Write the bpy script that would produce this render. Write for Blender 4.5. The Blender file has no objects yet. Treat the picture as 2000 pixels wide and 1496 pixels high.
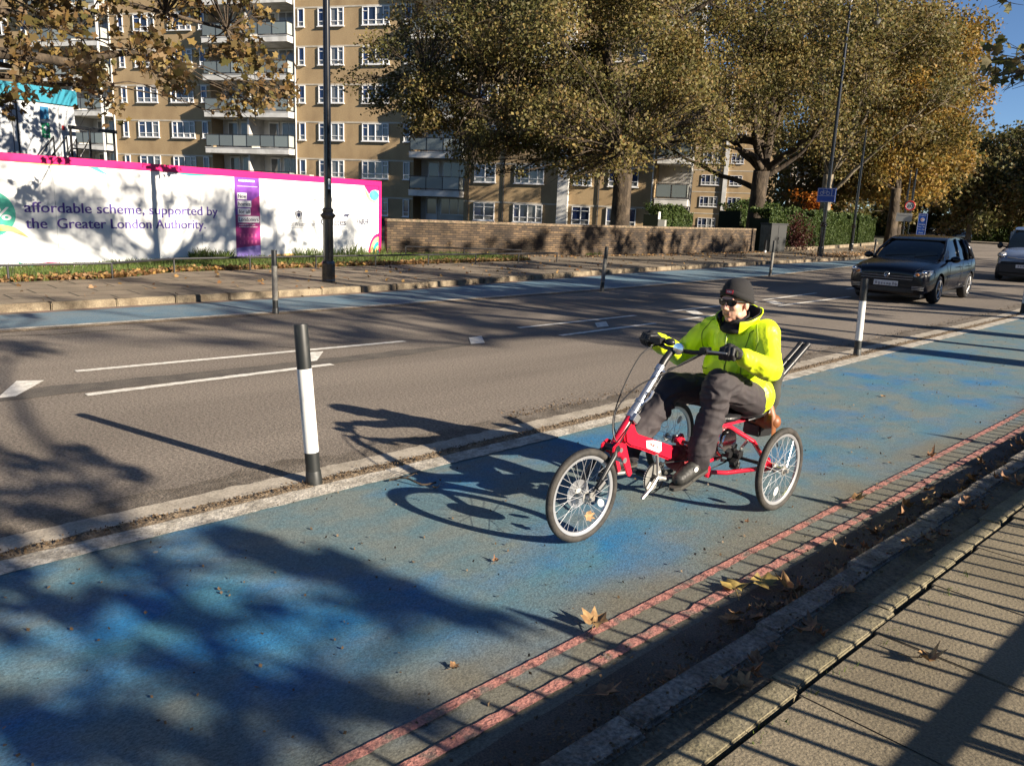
import bpy, bmesh, math, random
import numpy as np
from math import sin, cos, pi, radians
from mathutils import Vector, Matrix, noise
C = bpy.context.scene.collection
SC = bpy.context.scene

# ------------------------------------------------------------------ camera
cam_d = bpy.data.cameras.new("Camera"); cam = bpy.data.objects.new("Camera", cam_d); C.objects.link(cam)
cam_d.sensor_width = 36; cam_d.lens = 28.08; cam_d.clip_start = 0.05; cam_d.clip_end = 2000
CR = Matrix(((0.68163215, -0.18311139, 0.70841219), (0.73054832, 0.1161326, -0.67291335), (0.04094835, 0.97620871, 0.21293143)))
cam.matrix_world = Matrix.Translation((0, 0, 1.72)) @ CR.to_4x4()
SC.camera = cam

# ------------------------------------------------------------------ sun, sky, exposure
SUN_EL = radians(21.7); SX, SY = 0.9703, 0.2419
w = bpy.data.worlds.new("World"); SC.world = w; w.use_nodes = True
nt = w.node_tree; nt.nodes.clear()
sky = nt.nodes.new("ShaderNodeTexSky"); sky.sky_type = 'NISHITA'; sky.sun_disc = False
sky.sun_elevation = SUN_EL; sky.sun_rotation = math.atan2(SX, SY); sky.air_density = 0.66; sky.dust_density = 0.05; sky.ozone_density = 4.0
bg = nt.nodes.new("ShaderNodeBackground"); bg.inputs[1].default_value = 0.052
ow = nt.nodes.new("ShaderNodeOutputWorld"); nt.links.new(sky.outputs[0], bg.inputs[0]); nt.links.new(bg.outputs[0], ow.inputs[0])
sl = bpy.data.lights.new("Sun", 'SUN'); sl.energy = 5.0; sl.angle = radians(0.45); sl.color = (1.0, 0.88, 0.72)
so = bpy.data.objects.new("Sun", sl); C.objects.link(so)
SD = Vector((SX*cos(SUN_EL), SY*cos(SUN_EL), sin(SUN_EL)))
so.rotation_euler = SD.to_track_quat('Z', 'Y').to_euler(); so.location = SD*60
SC.view_settings.view_transform = 'Standard'; SC.view_settings.look = 'None'
SC.view_settings.exposure = 1.38; SC.view_settings.gamma = 1.0
SC.render.engine = 'CYCLES'
SC.cycles.max_bounces = 6; SC.cycles.diffuse_bounces = 3; SC.cycles.glossy_bounces = 3; SC.cycles.transmission_bounces = 4
SC.cycles.transparent_max_bounces = 8; SC.cycles.caustics_reflective = False; SC.cycles.caustics_refractive = False

# ------------------------------------------------------------------ material helpers
def pbr(name, col, rough=0.6, metal=0.0, col2=None, sc=5.0, bias=(0.4, 0.6), bump=None, grain=None, spec=0.5, coat=0.0, stretch=None, cst=None, det=4, emit=None, island=None):
    """col/col2 mixed by object-space noise; grain=(scale, amount) fine value speckle; bump=(scale, distance)"""
    m = bpy.data.materials.new(name); m.use_nodes = True
    n = m.node_tree; b = n.nodes["Principled BSDF"]
    b.inputs["Roughness"].default_value = rough; b.inputs["Metallic"].default_value = metal
    b.inputs["Specular IOR Level"].default_value = spec; b.inputs["Coat Weight"].default_value = coat
    b.inputs["Base Color"].default_value = (*col, 1)
    tc = n.nodes.new("ShaderNodeTexCoord"); vec = tc.outputs["Object"]
    if stretch:
        mp = n.nodes.new("ShaderNodeMapping"); mp.inputs["Scale"].default_value = stretch
        n.links.new(vec, mp.inputs[0]); vec = mp.outputs[0]
    out = None
    if col2 is not None:
        t = n.nodes.new("ShaderNodeTexNoise"); t.inputs["Scale"].default_value = sc; t.inputs["Detail"].default_value = det
        cv = vec
        if cst:
            mc = n.nodes.new("ShaderNodeMapping"); mc.inputs["Scale"].default_value = cst; n.links.new(vec, mc.inputs[0]); cv = mc.outputs[0]
        n.links.new(cv, t.inputs["Vector"])
        r = n.nodes.new("ShaderNodeMapRange"); r.inputs[1].default_value = bias[0]; r.inputs[2].default_value = bias[1]
        n.links.new(t.outputs[0], r.inputs[0])
        x = n.nodes.new("ShaderNodeMix"); x.data_type = 'RGBA'
        x.inputs[6].default_value = (*col, 1); x.inputs[7].default_value = (*col2, 1)
        n.links.new(r.outputs[0], x.inputs[0]); out = x.outputs[2]
    if island:
        g = n.nodes.new("ShaderNodeNewGeometry"); cr = n.nodes.new("ShaderNodeValToRGB")
        el = cr.color_ramp.elements
        while len(el) > 1: el.remove(el[-1])
        el[0].position = 0; el[0].color = (*island[0], 1)
        for i, c in enumerate(island[1:]):
            e = el.new((i+1)/len(island)); e.color = (*c, 1)
        cr.color_ramp.interpolation = 'CONSTANT'
        n.links.new(g.outputs["Random Per Island"], cr.inputs[0]); out = cr.outputs[0]
    if grain:
        t = n.nodes.new("ShaderNodeTexNoise"); t.inputs["Scale"].default_value = grain[0]; t.inputs["Detail"].default_value = 3; t.inputs["Roughness"].default_value = 0.7
        n.links.new(vec, t.inputs["Vector"])
        r = n.nodes.new("ShaderNodeMapRange"); r.inputs[1].default_value = 0.37; r.inputs[2].default_value = 0.63
        r.inputs[3].default_value = 1-grain[1]; r.inputs[4].default_value = 1+grain[1]; n.links.new(t.outputs[0], r.inputs[0])
        x = n.nodes.new("ShaderNodeMix"); x.data_type = 'RGBA'; x.blend_type = 'MULTIPLY'; x.inputs[0].default_value = 1
        x.inputs[6].default_value = (*col, 1)
        if out: n.links.new(out, x.inputs[6])
        n.links.new(r.outputs[0], x.inputs[7]); out = x.outputs[2]
    if out: n.links.new(out, b.inputs["Base Color"])
    if bump:
        t = n.nodes.new("ShaderNodeTexNoise"); t.inputs["Scale"].default_value = bump[0]; t.inputs["Detail"].default_value = 4
        n.links.new(vec, t.inputs["Vector"])
        q = n.nodes.new("ShaderNodeBump"); q.inputs["Strength"].default_value = 1; q.inputs["Distance"].default_value = bump[1]
        n.links.new(t.outputs[0], q.inputs["Height"]); n.links.new(q.outputs[0], b.inputs["Normal"])
    if emit:
        b.inputs["Emission Color"].default_value = (*col, 1); b.inputs["Emission Strength"].default_value = emit
    return m

def leafmat(name, cols, trans=0.35, big=None):
    m = bpy.data.materials.new(name); m.use_nodes = True; n = m.node_tree; n.nodes.clear()
    g = n.nodes.new("ShaderNodeNewGeometry"); cr = n.nodes.new("ShaderNodeValToRGB"); el = cr.color_ramp.elements
    el[0].color = (*cols[0], 1); el[1].color = (*cols[-1], 1); el[1].position = 1
    for i, c in enumerate(cols[1:-1]): e = el.new((i+1)/(len(cols)-1)); e.color = (*c, 1)
    n.links.new(g.outputs["Random Per Island"], cr.inputs[0]); col = cr.outputs[0]
    if big:
        tc = n.nodes.new("ShaderNodeTexCoord"); t = n.nodes.new("ShaderNodeTexNoise"); t.inputs["Scale"].default_value = big[1]; t.inputs["Detail"].default_value = 2
        n.links.new(tc.outputs["Object"], t.inputs["Vector"])
        r = n.nodes.new("ShaderNodeMapRange"); r.inputs[1].default_value = 0.42; r.inputs[2].default_value = 0.62; r.inputs[4].default_value = 0.75
        n.links.new(t.outputs[0], r.inputs[0])
        x = n.nodes.new("ShaderNodeMix"); x.data_type = 'RGBA'; n.links.new(r.outputs[0], x.inputs[0]); n.links.new(col, x.inputs[6]); x.inputs[7].default_value = (*big[0], 1)
        col = x.outputs[2]
    d = n.nodes.new("ShaderNodeBsdfPrincipled"); d.inputs["Roughness"].default_value = 0.6; d.inputs["Specular IOR Level"].default_value = 0.3
    tr = n.nodes.new("ShaderNodeBsdfTranslucent"); mx = n.nodes.new("ShaderNodeMixShader"); mx.inputs[0].default_value = trans
    n.links.new(col, d.inputs["Base Color"]); n.links.new(col, tr.inputs[0])
    n.links.new(d.outputs[0], mx.inputs[1]); n.links.new(tr.outputs[0], mx.inputs[2])
    o = n.nodes.new("ShaderNodeOutputMaterial"); n.links.new(mx.outputs[0], o.inputs[0])
    return m

# ------------------------------------------------------------------ object helpers
def tag(o, label=None, cat=None, group=None, kind=None):
    if label: o["label"] = label
    if cat: o["category"] = cat
    if group: o["group"] = group
    if kind: o["kind"] = kind
    return o
def empty(name, loc=(0, 0, 0), rz=0.0, label=None, cat=None, group=None):
    o = bpy.data.objects.new(name, None); C.objects.link(o); o.location = loc; o.rotation_euler = (0, 0, rz); o.empty_display_size = 0.2
    return tag(o, label, cat, group)
def kids(o): return [x for x in C.objects if x.parent == o]
def copy_tree(o, parent=None):
    ks = kids(o); c = o.copy(); C.objects.link(c); c.parent = parent
    for k in ks: copy_tree(k, c)
    return c

class MB:
    """collects simple solids in one mesh"""
    def __init__(s): s.v = []; s.f = []
    def add(s, vs, fs):
        k = len(s.v); s.v += [tuple(v) for v in vs]; s.f += [tuple(i+k for i in f) for f in fs]; return s
    def box(s, c, d, R=None):
        x, y, z = d[0]/2, d[1]/2, d[2]/2
        vs = [Vector((sx*x, sy*y, sz*z)) for sz in (-1, 1) for sy in (-1, 1) for sx in (-1, 1)]
        if R is not None: vs = [R @ v for v in vs]
        vs = [v + Vector(c) for v in vs]
        return s.add(vs, [(0, 2, 3, 1), (4, 5, 7, 6), (0, 1, 5, 4), (2, 6, 7, 3), (0, 4, 6, 2), (1, 3, 7, 5)])
    def bb(s, a, b):   # box by corners
        return s.box([(a[i]+b[i])/2 for i in range(3)], [abs(b[i]-a[i]) for i in range(3)])
    def tube(s, pts, rad, n=8, cap=True, flat=None):
        pts = [Vector(p) for p in pts]; N = len(pts)
        if not hasattr(rad, '__len__'): rad = [rad]*N
        up = None; rings = []
        for i, p in enumerate(pts):
            t = (pts[min(i+1, N-1)] - pts[max(i-1, 0)])
            if t.length < 1e-9: t = Vector((0, 0, 1))
            t.normalize()
            if up is None:
                up = Vector((0, 0, 1)) if abs(t.z) < 0.9 else Vector((1, 0, 0))
            a = t.cross(up)
            if a.length < 1e-6: a = t.orthogonal()
            a.normalize(); b = a.cross(t).normalized(); up = b
            fl = flat or 1
            rings.append([p + a*cos(2*pi*k/n)*rad[i] + b*sin(2*pi*k/n)*rad[i]*fl for k in range(n)])
        vs = [v for r in rings for v in r]; fs = []
        for i in range(N-1):
            for k in range(n):
                k2 = (k+1) % n; fs.append((i*n+k, i*n+k2, (i+1)*n+k2, (i+1)*n+k))
        if cap: fs.append(tuple(range(n-1, -1, -1))); fs.append(tuple((N-1)*n+k for k in range(n)))
        return s.add(vs, fs)
    def cyl(s, a, b, r, n=16, r2=None): return s.tube([a, b], [r, r if r2 is None else r2], n)
    def lathe(s, prof, c=(0, 0, 0), R=None, n=20):
        vs = []; fs = []
        for r, z in prof:
            for k in range(n):
                v = Vector((r*cos(2*pi*k/n), r*sin(2*pi*k/n), z)); v = R @ v if R is not None else v; vs.append(v+Vector(c))
        for i in range(len(prof)-1):
            for k in range(n):
                k2 = (k+1) % n; fs.append((i*n+k, i*n+k2, (i+1)*n+k2, (i+1)*n+k))
        fs.append(tuple(range(n-1, -1, -1))); fs.append(tuple((len(prof)-1)*n+k for k in range(n)))
        return s.add(vs, fs)
    def torus(s, c, R0, r, axis='y', N=40, n=8, ry=None):
        vs = []; fs = []; ry = ry or r
        for i in range(N):
            t = 2*pi*i/N
            for k in range(n):
                u = 2*pi*k/n; rr = R0 + r*cos(u); h = ry*sin(u)
                p = {'y': (rr*cos(t), h, rr*sin(t)), 'z': (rr*cos(t), rr*sin(t), h), 'x': (h, rr*cos(t), rr*sin(t))}[axis]
                vs.append(Vector(p)+Vector(c))
        for i in range(N):
            for k in range(n): fs.append((i*n+k, i*n+(k+1) % n, ((i+1) % N)*n+(k+1) % n, ((i+1) % N)*n+k))
        return s.add(vs, fs)
    def ell(s, c, r, R=None, N=16, n=10):
        vs = []; fs = []
        for j in range(n+1):
            ph = -pi/2 + pi*j/n
            for i in range(N):
                t = 2*pi*i/N; v = Vector((r[0]*cos(ph)*cos(t), r[1]*cos(ph)*sin(t), r[2]*sin(ph)))
                v = R @ v if R is not None else v; vs.append(v+Vector(c))
        for j in range(n):
            for i in range(N): fs.append((j*N+i, j*N+(i+1) % N, (j+1)*N+(i+1) % N, (j+1)*N+i))
        return s.add(vs, fs)
    def cap(s, a, ra, b, rb, n=14):   # tapered capsule
        a = Vector(a); b = Vector(b); s.ell(a, (ra,)*3, N=n); s.ell(b, (rb,)*3, N=n)
        return s.tube([a, b], [ra*0.995, rb*0.995], n)
    def prism(s, poly, y0, y1):       # poly in (x,z), extruded in y
        n = len(poly); vs = [(x, y0, z) for x, z in poly]+[(x, y1, z) for x, z in poly]
        fs = [tuple(range(n)), tuple(range(2*n-1, n-1, -1))]+[(i, i+n, (i+1) % n+n, (i+1) % n) for i in range(n)]
        return s.add(vs, fs)
    def build(s, name, mat, parent=None, smooth=False, bevel=0, seg=2, fix=True):
        me = bpy.data.meshes.new(name); me.from_pydata(s.v, [], s.f); 
        if fix or bevel:
            bm = bmesh.new(); bm.from_mesh(me)
            if bevel:
                bmesh.ops.remove_doubles(bm, verts=bm.verts, dist=1e-5)
                bmesh.ops.bevel(bm, geom=[e for e in bm.edges if len(e.link_faces) == 2 and e.calc_face_angle(0) > 0.6], offset=bevel, segments=seg, affect='EDGES', clamp_overlap=True)
            bmesh.ops.recalc_face_normals(bm, faces=bm.faces); bm.to_mesh(me); bm.free()
        for mm in (mat if isinstance(mat, (list, tuple)) else [mat]): me.materials.append(mm)
        o = bpy.data.objects.new(name, me); C.objects.link(o)
        if parent: o.parent = parent
        if smooth:
            me.shade_smooth()
            if smooth != 'all':
                me.set_sharp_from_angle(angle=radians(40))
        return o

def sheet(name, rows, mat, kind='structure', parent=None):
    """rows: list of rows of points -> grid"""
    vs = [p for r in rows for p in r]; n = len(rows[0]); fs = []
    for i in range(len(rows)-1):
        for k in range(n-1): fs.append((i*n+k, i*n+k+1, (i+1)*n+k+1, (i+1)*n+k))
    me = bpy.data.meshes.new(name); me.from_pydata(vs, [], fs)
    me.materials.append(mat)
    bm = bmesh.new(); bm.from_mesh(me); bmesh.ops.recalc_face_normals(bm, faces=bm.faces)
    s = sum(f.normal.z for f in bm.faces)
    if s < 0: bmesh.ops.reverse_faces(bm, faces=bm.faces)
    bm.to_mesh(me); bm.free()
    o = bpy.data.objects.new(name, me); C.objects.link(o); o.parent = parent
    if kind: o["kind"] = kind
    return o

def evald(o):   # bake modifiers into the mesh
    dg = bpy.context.evaluated_depsgraph_get(); dg.update()
    me = bpy.data.meshes.new_from_object(o.evaluated_get(dg)); o.modifiers.clear(); o.data = me; return o

def fuse(mb, name, mat, parent, voxel=0.01, smooth=6, disp=None, reduce=None):
    """union of overlapping solids as one continuous skin"""
    o = mb.build(name, mat, parent)
    r = o.modifiers.new("r", 'REMESH'); r.mode = 'VOXEL'; r.voxel_size = voxel
    if smooth:
        q = o.modifiers.new("s", 'SMOOTH'); q.factor = 0.5; q.iterations = smooth
    evald(o); me = o.data
    if disp:
        nn = [v.normal.copy() for v in me.vertices]
        for v, n_ in zip(me.vertices, nn): v.co += n_*disp(v.co, n_)
    me.shade_smooth()
    if not me.materials: me.materials.append(mat)
    return o

def curve_text(body, size=1.0):
    cu = bpy.data.curves.new("t", 'FONT'); cu.body = body; cu.size = size; cu.resolution_u = 3
    o = bpy.data.objects.new("t", cu); C.objects.link(o)
    dg = bpy.context.evaluated_depsgraph_get(); dg.update()
    me = bpy.data.meshes.new_from_object(o.evaluated_get(dg)); bpy.data.objects.remove(o)
    return me
def text(name, body, mat, parent, M, x0, x1, z0, cap, bold=0.0, shear=0.0):
    """lettering fitted to x0..x1 with cap height; M maps local (x, up, out) into the parent's space"""
    me = curve_text(body); xs = [v.co.x for v in me.vertices]; a, b = min(xs), max(xs)
    ref = 0.69
    for v in me.vertices:
        v.co = Vector((x0+(v.co.x-a)/(b-a)*(x1-x0), z0+v.co.y/ref*cap, 0))
        v.co = M @ v.co
    if bold:
        bm = bmesh.new(); bm.from_mesh(me); ax = (M.to_3x3() @ Vector((1, 0, 0))).normalized()
        base = list(bm.faces); 
        for k, d in enumerate((-bold, bold)):
            r = bmesh.ops.duplicate(bm, geom=base); nv = [g for g in r['geom'] if isinstance(g, bmesh.types.BMVert)]
            off = (M.to_3x3() @ Vector((d, 0, 0.0006*(k+1))))
            for v in nv: v.co += off
        bm.to_mesh(me); bm.free()
    me.materials.clear(); me.materials.append(mat)
    o = bpy.data.objects.new(name, me); C.objects.link(o); o.parent = parent
    return o
VM = Matrix(((1, 0, 0, 0), (0, 0, -1, 0), (0, 1, 0, 0), (0, 0, 0, 1)))   # local sign plane: x right, z up, faces -y

def pl(pts, Y):
    if Y <= pts[0][0]: return pts[0][1]+(pts[1][1]-pts[0][1])/(pts[1][0]-pts[0][0])*(Y-pts[0][0])*0.3
    for (a, b), (c, d) in zip(pts, pts[1:]):
        if Y <= c: return b+(d-b)*(Y-a)/(c-a)
    a, b = pts[-2]; c, d = pts[-1]; return d+(d-b)/(c-a)*(Y-c)
# ================================================================== SETTING
asphalt = pbr("asphalt", (0.128, 0.106, 0.084), 0.9, col2=(0.190, 0.159, 0.127), sc=1.0, cst=(0.9, 0.12, 1), bias=(0.34, 0.62), bump=(85, 0.006), grain=(46, 0.46))
asphalt_new = pbr("asphalt repair", (0.072, 0.062, 0.052), 0.9, col2=(0.10, 0.086, 0.070), sc=4, bump=(80, 0.006), grain=(62, 0.3))
gutter_m = pbr("gutter asphalt", (0.10, 0.086, 0.07), 0.9, col2=(0.06, 0.05, 0.04), sc=3, bump=(90, 0.006), grain=(120, 0.4))
white_line = pbr("worn white paint", (0.30, 0.27, 0.22), 0.8, col2=(0.48, 0.44, 0.37), sc=7, bump=(60, 0.008), grain=(45, 0.35))
white_bright = pbr("white road paint", (0.72, 0.69, 0.62), 0.7, col2=(0.55, 0.52, 0.46), sc=14, bump=(60, 0.003), grain=(90, 0.15))
red_line = pbr("red line paint", (0.36, 0.155, 0.125), 0.85, col2=(0.15, 0.115, 0.095), sc=14, bias=(0.48, 0.66), bump=(55, 0.008), grain=(80, 0.3))
paving_m = pbr("concrete flags", (0.20, 0.165, 0.115), 0.9, col2=(0.27, 0.23, 0.165), sc=1.3, bump=(70, 0.003), grain=(90, 0.25))
moss_m = pbr("mossy concrete", (0.15, 0.13, 0.078), 0.95, col2=(0.20, 0.172, 0.11), sc=7, bump=(60, 0.006), grain=(70, 0.3))
granite = pbr("granite kerb", (0.12, 0.105, 0.085), 0.85, col2=(0.21, 0.19, 0.16), sc=9, bump=(30, 0.02), grain=(60, 0.45))
kerbstone = pbr("pale kerb", (0.24, 0.195, 0.13), 0.9, col2=(0.13, 0.10, 0.065), sc=4, bump=(40, 0.006), grain=(50, 0.25))
debris_m = pbr("dirt and leaf crumbs", (0.13, 0.095, 0.06), 0.95, col2=(0.24, 0.18, 0.115), sc=14, bump=(60, 0.02), grain=(60, 0.5))
soil_m = pbr("soil", (0.10, 0.08, 0.05), 0.95, col2=(0.06, 0.07, 0.03), sc=2, grain=(30, 0.4))
dark_m = pbr("dark joint", (0.022, 0.02, 0.016), 0.95, col2=(0.045, 0.04, 0.025), sc=10)

def lane_material(name, blue1, blue2, grey1, grey2, lo, hi, sc, edge=False, patches=()):
    m = pbr(name, grey1, 0.8, bump=(110, 0.0025)); n = m.node_tree; b = n.nodes["Principled BSDF"]
    tc = n.nodes.new("ShaderNodeTexCoord")
    mp = n.nodes.new("ShaderNodeMapping"); mp.inputs["Scale"].default_value = (1.25, 0.8, 1); n.links.new(tc.outputs["Object"], mp.inputs[0])
    def noi(s, d, r=0.5, off=None):
        t = n.nodes.new("ShaderNodeTexNoise"); t.inputs["Scale"].default_value = s; t.inputs["Detail"].default_value = d; t.inputs["Roughness"].default_value = r
        n.links.new(mp.outputs[0], t.inputs["Vector"]); return t.outputs[0]
    def rng(x, a, b_, c=0.0, d=1.0):
        r = n.nodes.new("ShaderNodeMapRange"); r.inputs[1].default_value = a; r.inputs[2].default_value = b_; r.inputs[3].default_value = c; r.inputs[4].default_value = d
        n.links.new(x, r.inputs[0]); return r.outputs[0]
    def mix(f, a, b_, bt='MIX'):
        x = n.nodes.new("ShaderNodeMix"); x.data_type = 'RGBA'; x.blend_type = bt
        if hasattr(f, 'links') or not isinstance(f, (int, float)): n.links.new(f, x.inputs[0])
        else: x.inputs[0].default_value = f
        for i, q in ((6, a), (7, b_)):
            if isinstance(q, tuple): x.inputs[i].default_value = (*q, 1)
            else: n.links.new(q, x.inputs[i])
        return x.outputs[2]
    grey = mix(rng(noi(3.0, 3), 0.4, 0.6), grey1, grey2)
    blue = mix(rng(noi(2.2, 3), 0.42, 0.6), blue1, blue2)
    nz = noi(sc, 5, 0.62)
    for (cx_, cy_, rd_, am_) in patches:      # places where the blue coat has survived (+) or worn through (-)
        vd = n.nodes.new("ShaderNodeVectorMath"); vd.operation = 'DISTANCE'; n.links.new(tc.outputs["Object"], vd.inputs[0]); vd.inputs[1].default_value = (cx_, cy_, 0)
        g_ = rng(vd.outputs["Value"], 0, rd_, am_, 0.0); ad_ = n.nodes.new("ShaderNodeMath"); ad_.operation = 'ADD'; n.links.new(nz, ad_.inputs[0]); n.links.new(g_, ad_.inputs[1]); nz = ad_.outputs[0]
    f1 = rng(nz, lo, hi)
    if edge:
        sx = n.nodes.new("ShaderNodeSeparateXYZ"); n.links.new(tc.outputs["Object"], sx.inputs[0])
        ad = n.nodes.new("ShaderNodeMath"); ad.operation = 'MULTIPLY_ADD'; n.links.new(noi(1.6, 3), ad.inputs[0]); ad.inputs[1].default_value = 0.9; n.links.new(sx.outputs[0], ad.inputs[2])
        k_ = rng(ad.outputs[0], -2.0, -1.45, 1.0, 0.0); mm = n.nodes.new("ShaderNodeMath"); mm.operation = 'MULTIPLY'; n.links.new(f1, mm.inputs[0]); n.links.new(k_, mm.inputs[1]); f1 = mm.outputs[0]
        grey = mix(k_, (0.135, 0.128, 0.098), grey)
    base = mix(f1, grey, blue)
    # fine wear: aggregate showing through
    fine = rng(noi(110, 3, 0.7), 0.35, 0.65, 0.62, 1.34)
    base = mix(1.0, base, fine, 'MULTIPLY')
    # pale spots of old chewing gum
    vo = n.nodes.new("ShaderNodeTexVoronoi"); vo.inputs["Scale"].default_value = 5.5; n.links.new(tc.outputs["Object"], vo.inputs["Vector"])
    d = rng(vo.outputs["Distance"], 0.075, 0.055)
    sep = n.nodes.new("ShaderNodeSeparateColor"); n.links.new(vo.outputs["Color"], sep.inputs[0])
    k = rng(sep.outputs[0], 0.86, 0.87)
    mu = n.nodes.new("ShaderNodeMath"); mu.operation = 'MULTIPLY'; n.links.new(d, mu.inputs[0]); n.links.new(k, mu.inputs[1])
    base = mix(mu.outputs[0], base, (0.26, 0.25, 0.21))
    n.links.new(base, b.inputs["Base Color"]); return m
lane_near = lane_material("blue lane near", (0.012, 0.135, 0.30), (0.042, 0.160, 0.235), (0.138, 0.168, 0.158), (0.092, 0.158, 0.178), 0.49, 0.70, 0.9, True, ((-2.35, 1.55, 0.9, 0.20), (-3.1, 1.25, 0.8, 0.14), (-2.5, 3.1, 1.0, 0.16), (-2.9, 0.5, 1.2, 0.12), (-3.0, 2.3, 1.0, -0.10), (-2.7, 5.8, 1.5, 0.12), (-3.2, 9.0, 2.5, 0.06)))
lane_far = lane_material("blue lane far", (0.085, 0.17, 0.235), (0.13, 0.20, 0.24), (0.16, 0.19, 0.20), (0.12, 0.17, 0.20), 0.3, 0.6, 0.5)

# lateral positions of the street's edges as functions of the distance Y along it
XW = [(-30, -3.9), (0.65, -4.05), (5, -4.15), (8.2, -4.22), (18, -4.62), (30, -5.6), (45, -8), (60, -11), (80, -16), (120, -29), (170, -47)]
XK = [(-30, -12.8), (2.4, -12.96), (8.5, -13.37), (13, -14.1), (19, -15.1), (28, -16.1), (38, -17.0), (48, -19.0), (60, -22), (80, -27.5), (120, -41), (170, -60)]
XB = [(-30, -11.3), (2.1, -11.39), (7.3, -11.5), (15.5, -12.1), (22.9, -12.8), (36, -15.0), (48, -17.4), (60, -20.4), (80, -26), (120, -39.5), (170, -58.5)]
def dn(Y): return pl(XW, Y) - (-4.05)
def ys(a, b, n):   # denser near the camera
    return [a+(b-a)*((i/n)**1.8) for i in range(n+1)]
YS = [-20+i for i in range(20)] + ys(0, 168, 110)
def rag(Y, seed, amp, f=9.0): return amp*(noise.noise(Vector((Y*f, seed, 0)))+0.6*noise.noise(Vector((Y*f*3.7, seed+5, 0))))
def strip(name, xa, xb, z, mat, Y=YS, amp=(0, 0), seed=0, kind='structure', f=9.0, cols=2, parent=None, za=None):
    rows = []
    for y in Y:
        a = xa(y)+(rag(y, seed, amp[0], f) if amp[0] else 0); b = xb(y)+(rag(y, seed+3, amp[1], f) if amp[1] else 0)
        rows.append([(a+(b-a)*k/(cols-1), y, z) for k in range(cols)])
    return sheet(name, rows, mat, kind, parent)
# ground sheet to the horizon
sheet("ground", [[(-500, -300, -0.03), (300, -300, -0.03)], [(-500, 700, -0.03), (300, 700, -0.03)]], soil_m)
strip("road", lambda y: pl(XK, y)-0.05, lambda y: -1.30+dn(y), 0.0, asphalt)
FY = [-6+0.035*i for i in range(int(26/0.035))]+ys(20, 130, 60)
NX = lambda off: (lambda y: off+dn(y))
strip("cycle_lane", NX(-4.02), NX(-1.40), 0.004, lane_near, Y=FY[::4])
strip("cycle_lane", lambda y: pl(XB, y), lambda y: pl(XK, y)+0.22, 0.004, lane_far)
strip("road_gutter", lambda y: pl(XK, y)+0.22, lambda y: pl(XK, y)-0.02, 0.003, pbr("worn red gutter", (0.2, 0.13, 0.10), 0.9, col2=(0.14, 0.12, 0.10), sc=3, grain=(60, 0.3)))
strip("road_gutter", NX(-1.66), NX(-1.38), 0.008, gutter_m, Y=FY[::4], amp=(0.02, 0), seed=9)
# near lane edge lines, dirt strip between them
strip("lane_edge_line", NX(-4.14), NX(-3.98), 0.010, white_line, Y=FY, amp=(0.012, 0.012), seed=1)
strip("lane_edge_line", lambda y: -4.43+dn(y)-0.0*y, lambda y: -4.25+dn(y)*1.0, 0.009, pbr("very worn white paint", (0.27, 0.235, 0.185), 0.9, col2=(0.37, 0.325, 0.26), sc=6, bias=(0.38, 0.6), bump=(60, 0.003), grain=(70, 0.22)), Y=FY, amp=(0.03, 0.03), seed=4)
strip("dirt_strip", NX(-4.27), NX(-4.13), 0.007, debris_m, Y=FY, amp=(0.02, 0.01), seed=7)
strip("dirt_strip", NX(-4.66), NX(-4.42), 0.005, pbr("dirty asphalt", (0.085, 0.068, 0.05), 0.95, col2=(0.15, 0.125, 0.098), sc=5, bump=(70, 0.01), grain=(90, 0.5)), Y=FY, amp=(0.09, 0.02), seed=8, f=1.5)
# far lane edge line
strip("lane_edge_line", lambda y: pl(XB, y)-0.07, lambda y: pl(XB, y)+0.06, 0.009, white_line, Y=ys(-6, 130, 220), amp=(0.01, 0.01), seed=14)
strip("dirt_strip", lambda y: pl(XB, y)+0.05, lambda y: pl(XB, y)+0.22, 0.007, debris_m, Y=ys(-6, 130, 220), amp=(0.01, 0.05), seed=15, f=3)
# double red lines
strip("red_line", lambda y: -1.928+dn(y)*0.55-0.004*y, lambda y: -1.884+dn(y)*0.55-0.004*y, 0.011, red_line, Y=FY, amp=(0.004, 0.012), seed=21, f=31)
strip("red_line", lambda y: -1.782+dn(y)*0.55-0.0*y, lambda y: -1.732+dn(y)*0.55-0.0*y, 0.0115, red_line, Y=FY, amp=(0.012, 0.006), seed=27, f=31)
# centre markings
def dash(y0, y1, x0, x1, wd, seed, amp=0.006, mat=white_bright, z=0.006):
    Y = [y0+(y1-y0)*i/60 for i in range(61)]; c = lambda y: x0+(x1-x0)*(y-y0)/(y1-y0)
    strip("centre_line", lambda y: c(y)-wd/2, lambda y: c(y)+wd/2, z, mat, Y=Y, amp=(amp, amp), seed=seed)
for i, (a, b, x0, x1) in enumerate(((-6, -1.2, -8.6, -8.5), (2.14, 5.95, -8.41, -8.30), (8.11, 11.0, -8.45, -8.55), (12.0, 15.5, -8.62, -8.8), (15.9, 18.9, -8.92, -9.2), (21, 24, -9.4, -9.7), (27, 30, -10.1, -10.6), (33, 36, -11.2, -11.8))):
    dash(a, b, x0, x1, 0.095, 30+i)
for i, (a, b, x0, x1) in enumerate(((1.94, 4.4, -7.36, -7.46), (8.15, 10.51, -7.63, -7.76), (11.2, 13.6, -7.8, -7.97), (15.13, 18.9, -8.14, -8.36), (22, 25, -8.7, -9.0), (28, 31, -9.4, -9.9))):
    dash(a, b, x0, x1, 0.10, 50+i, 0.018)
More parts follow.
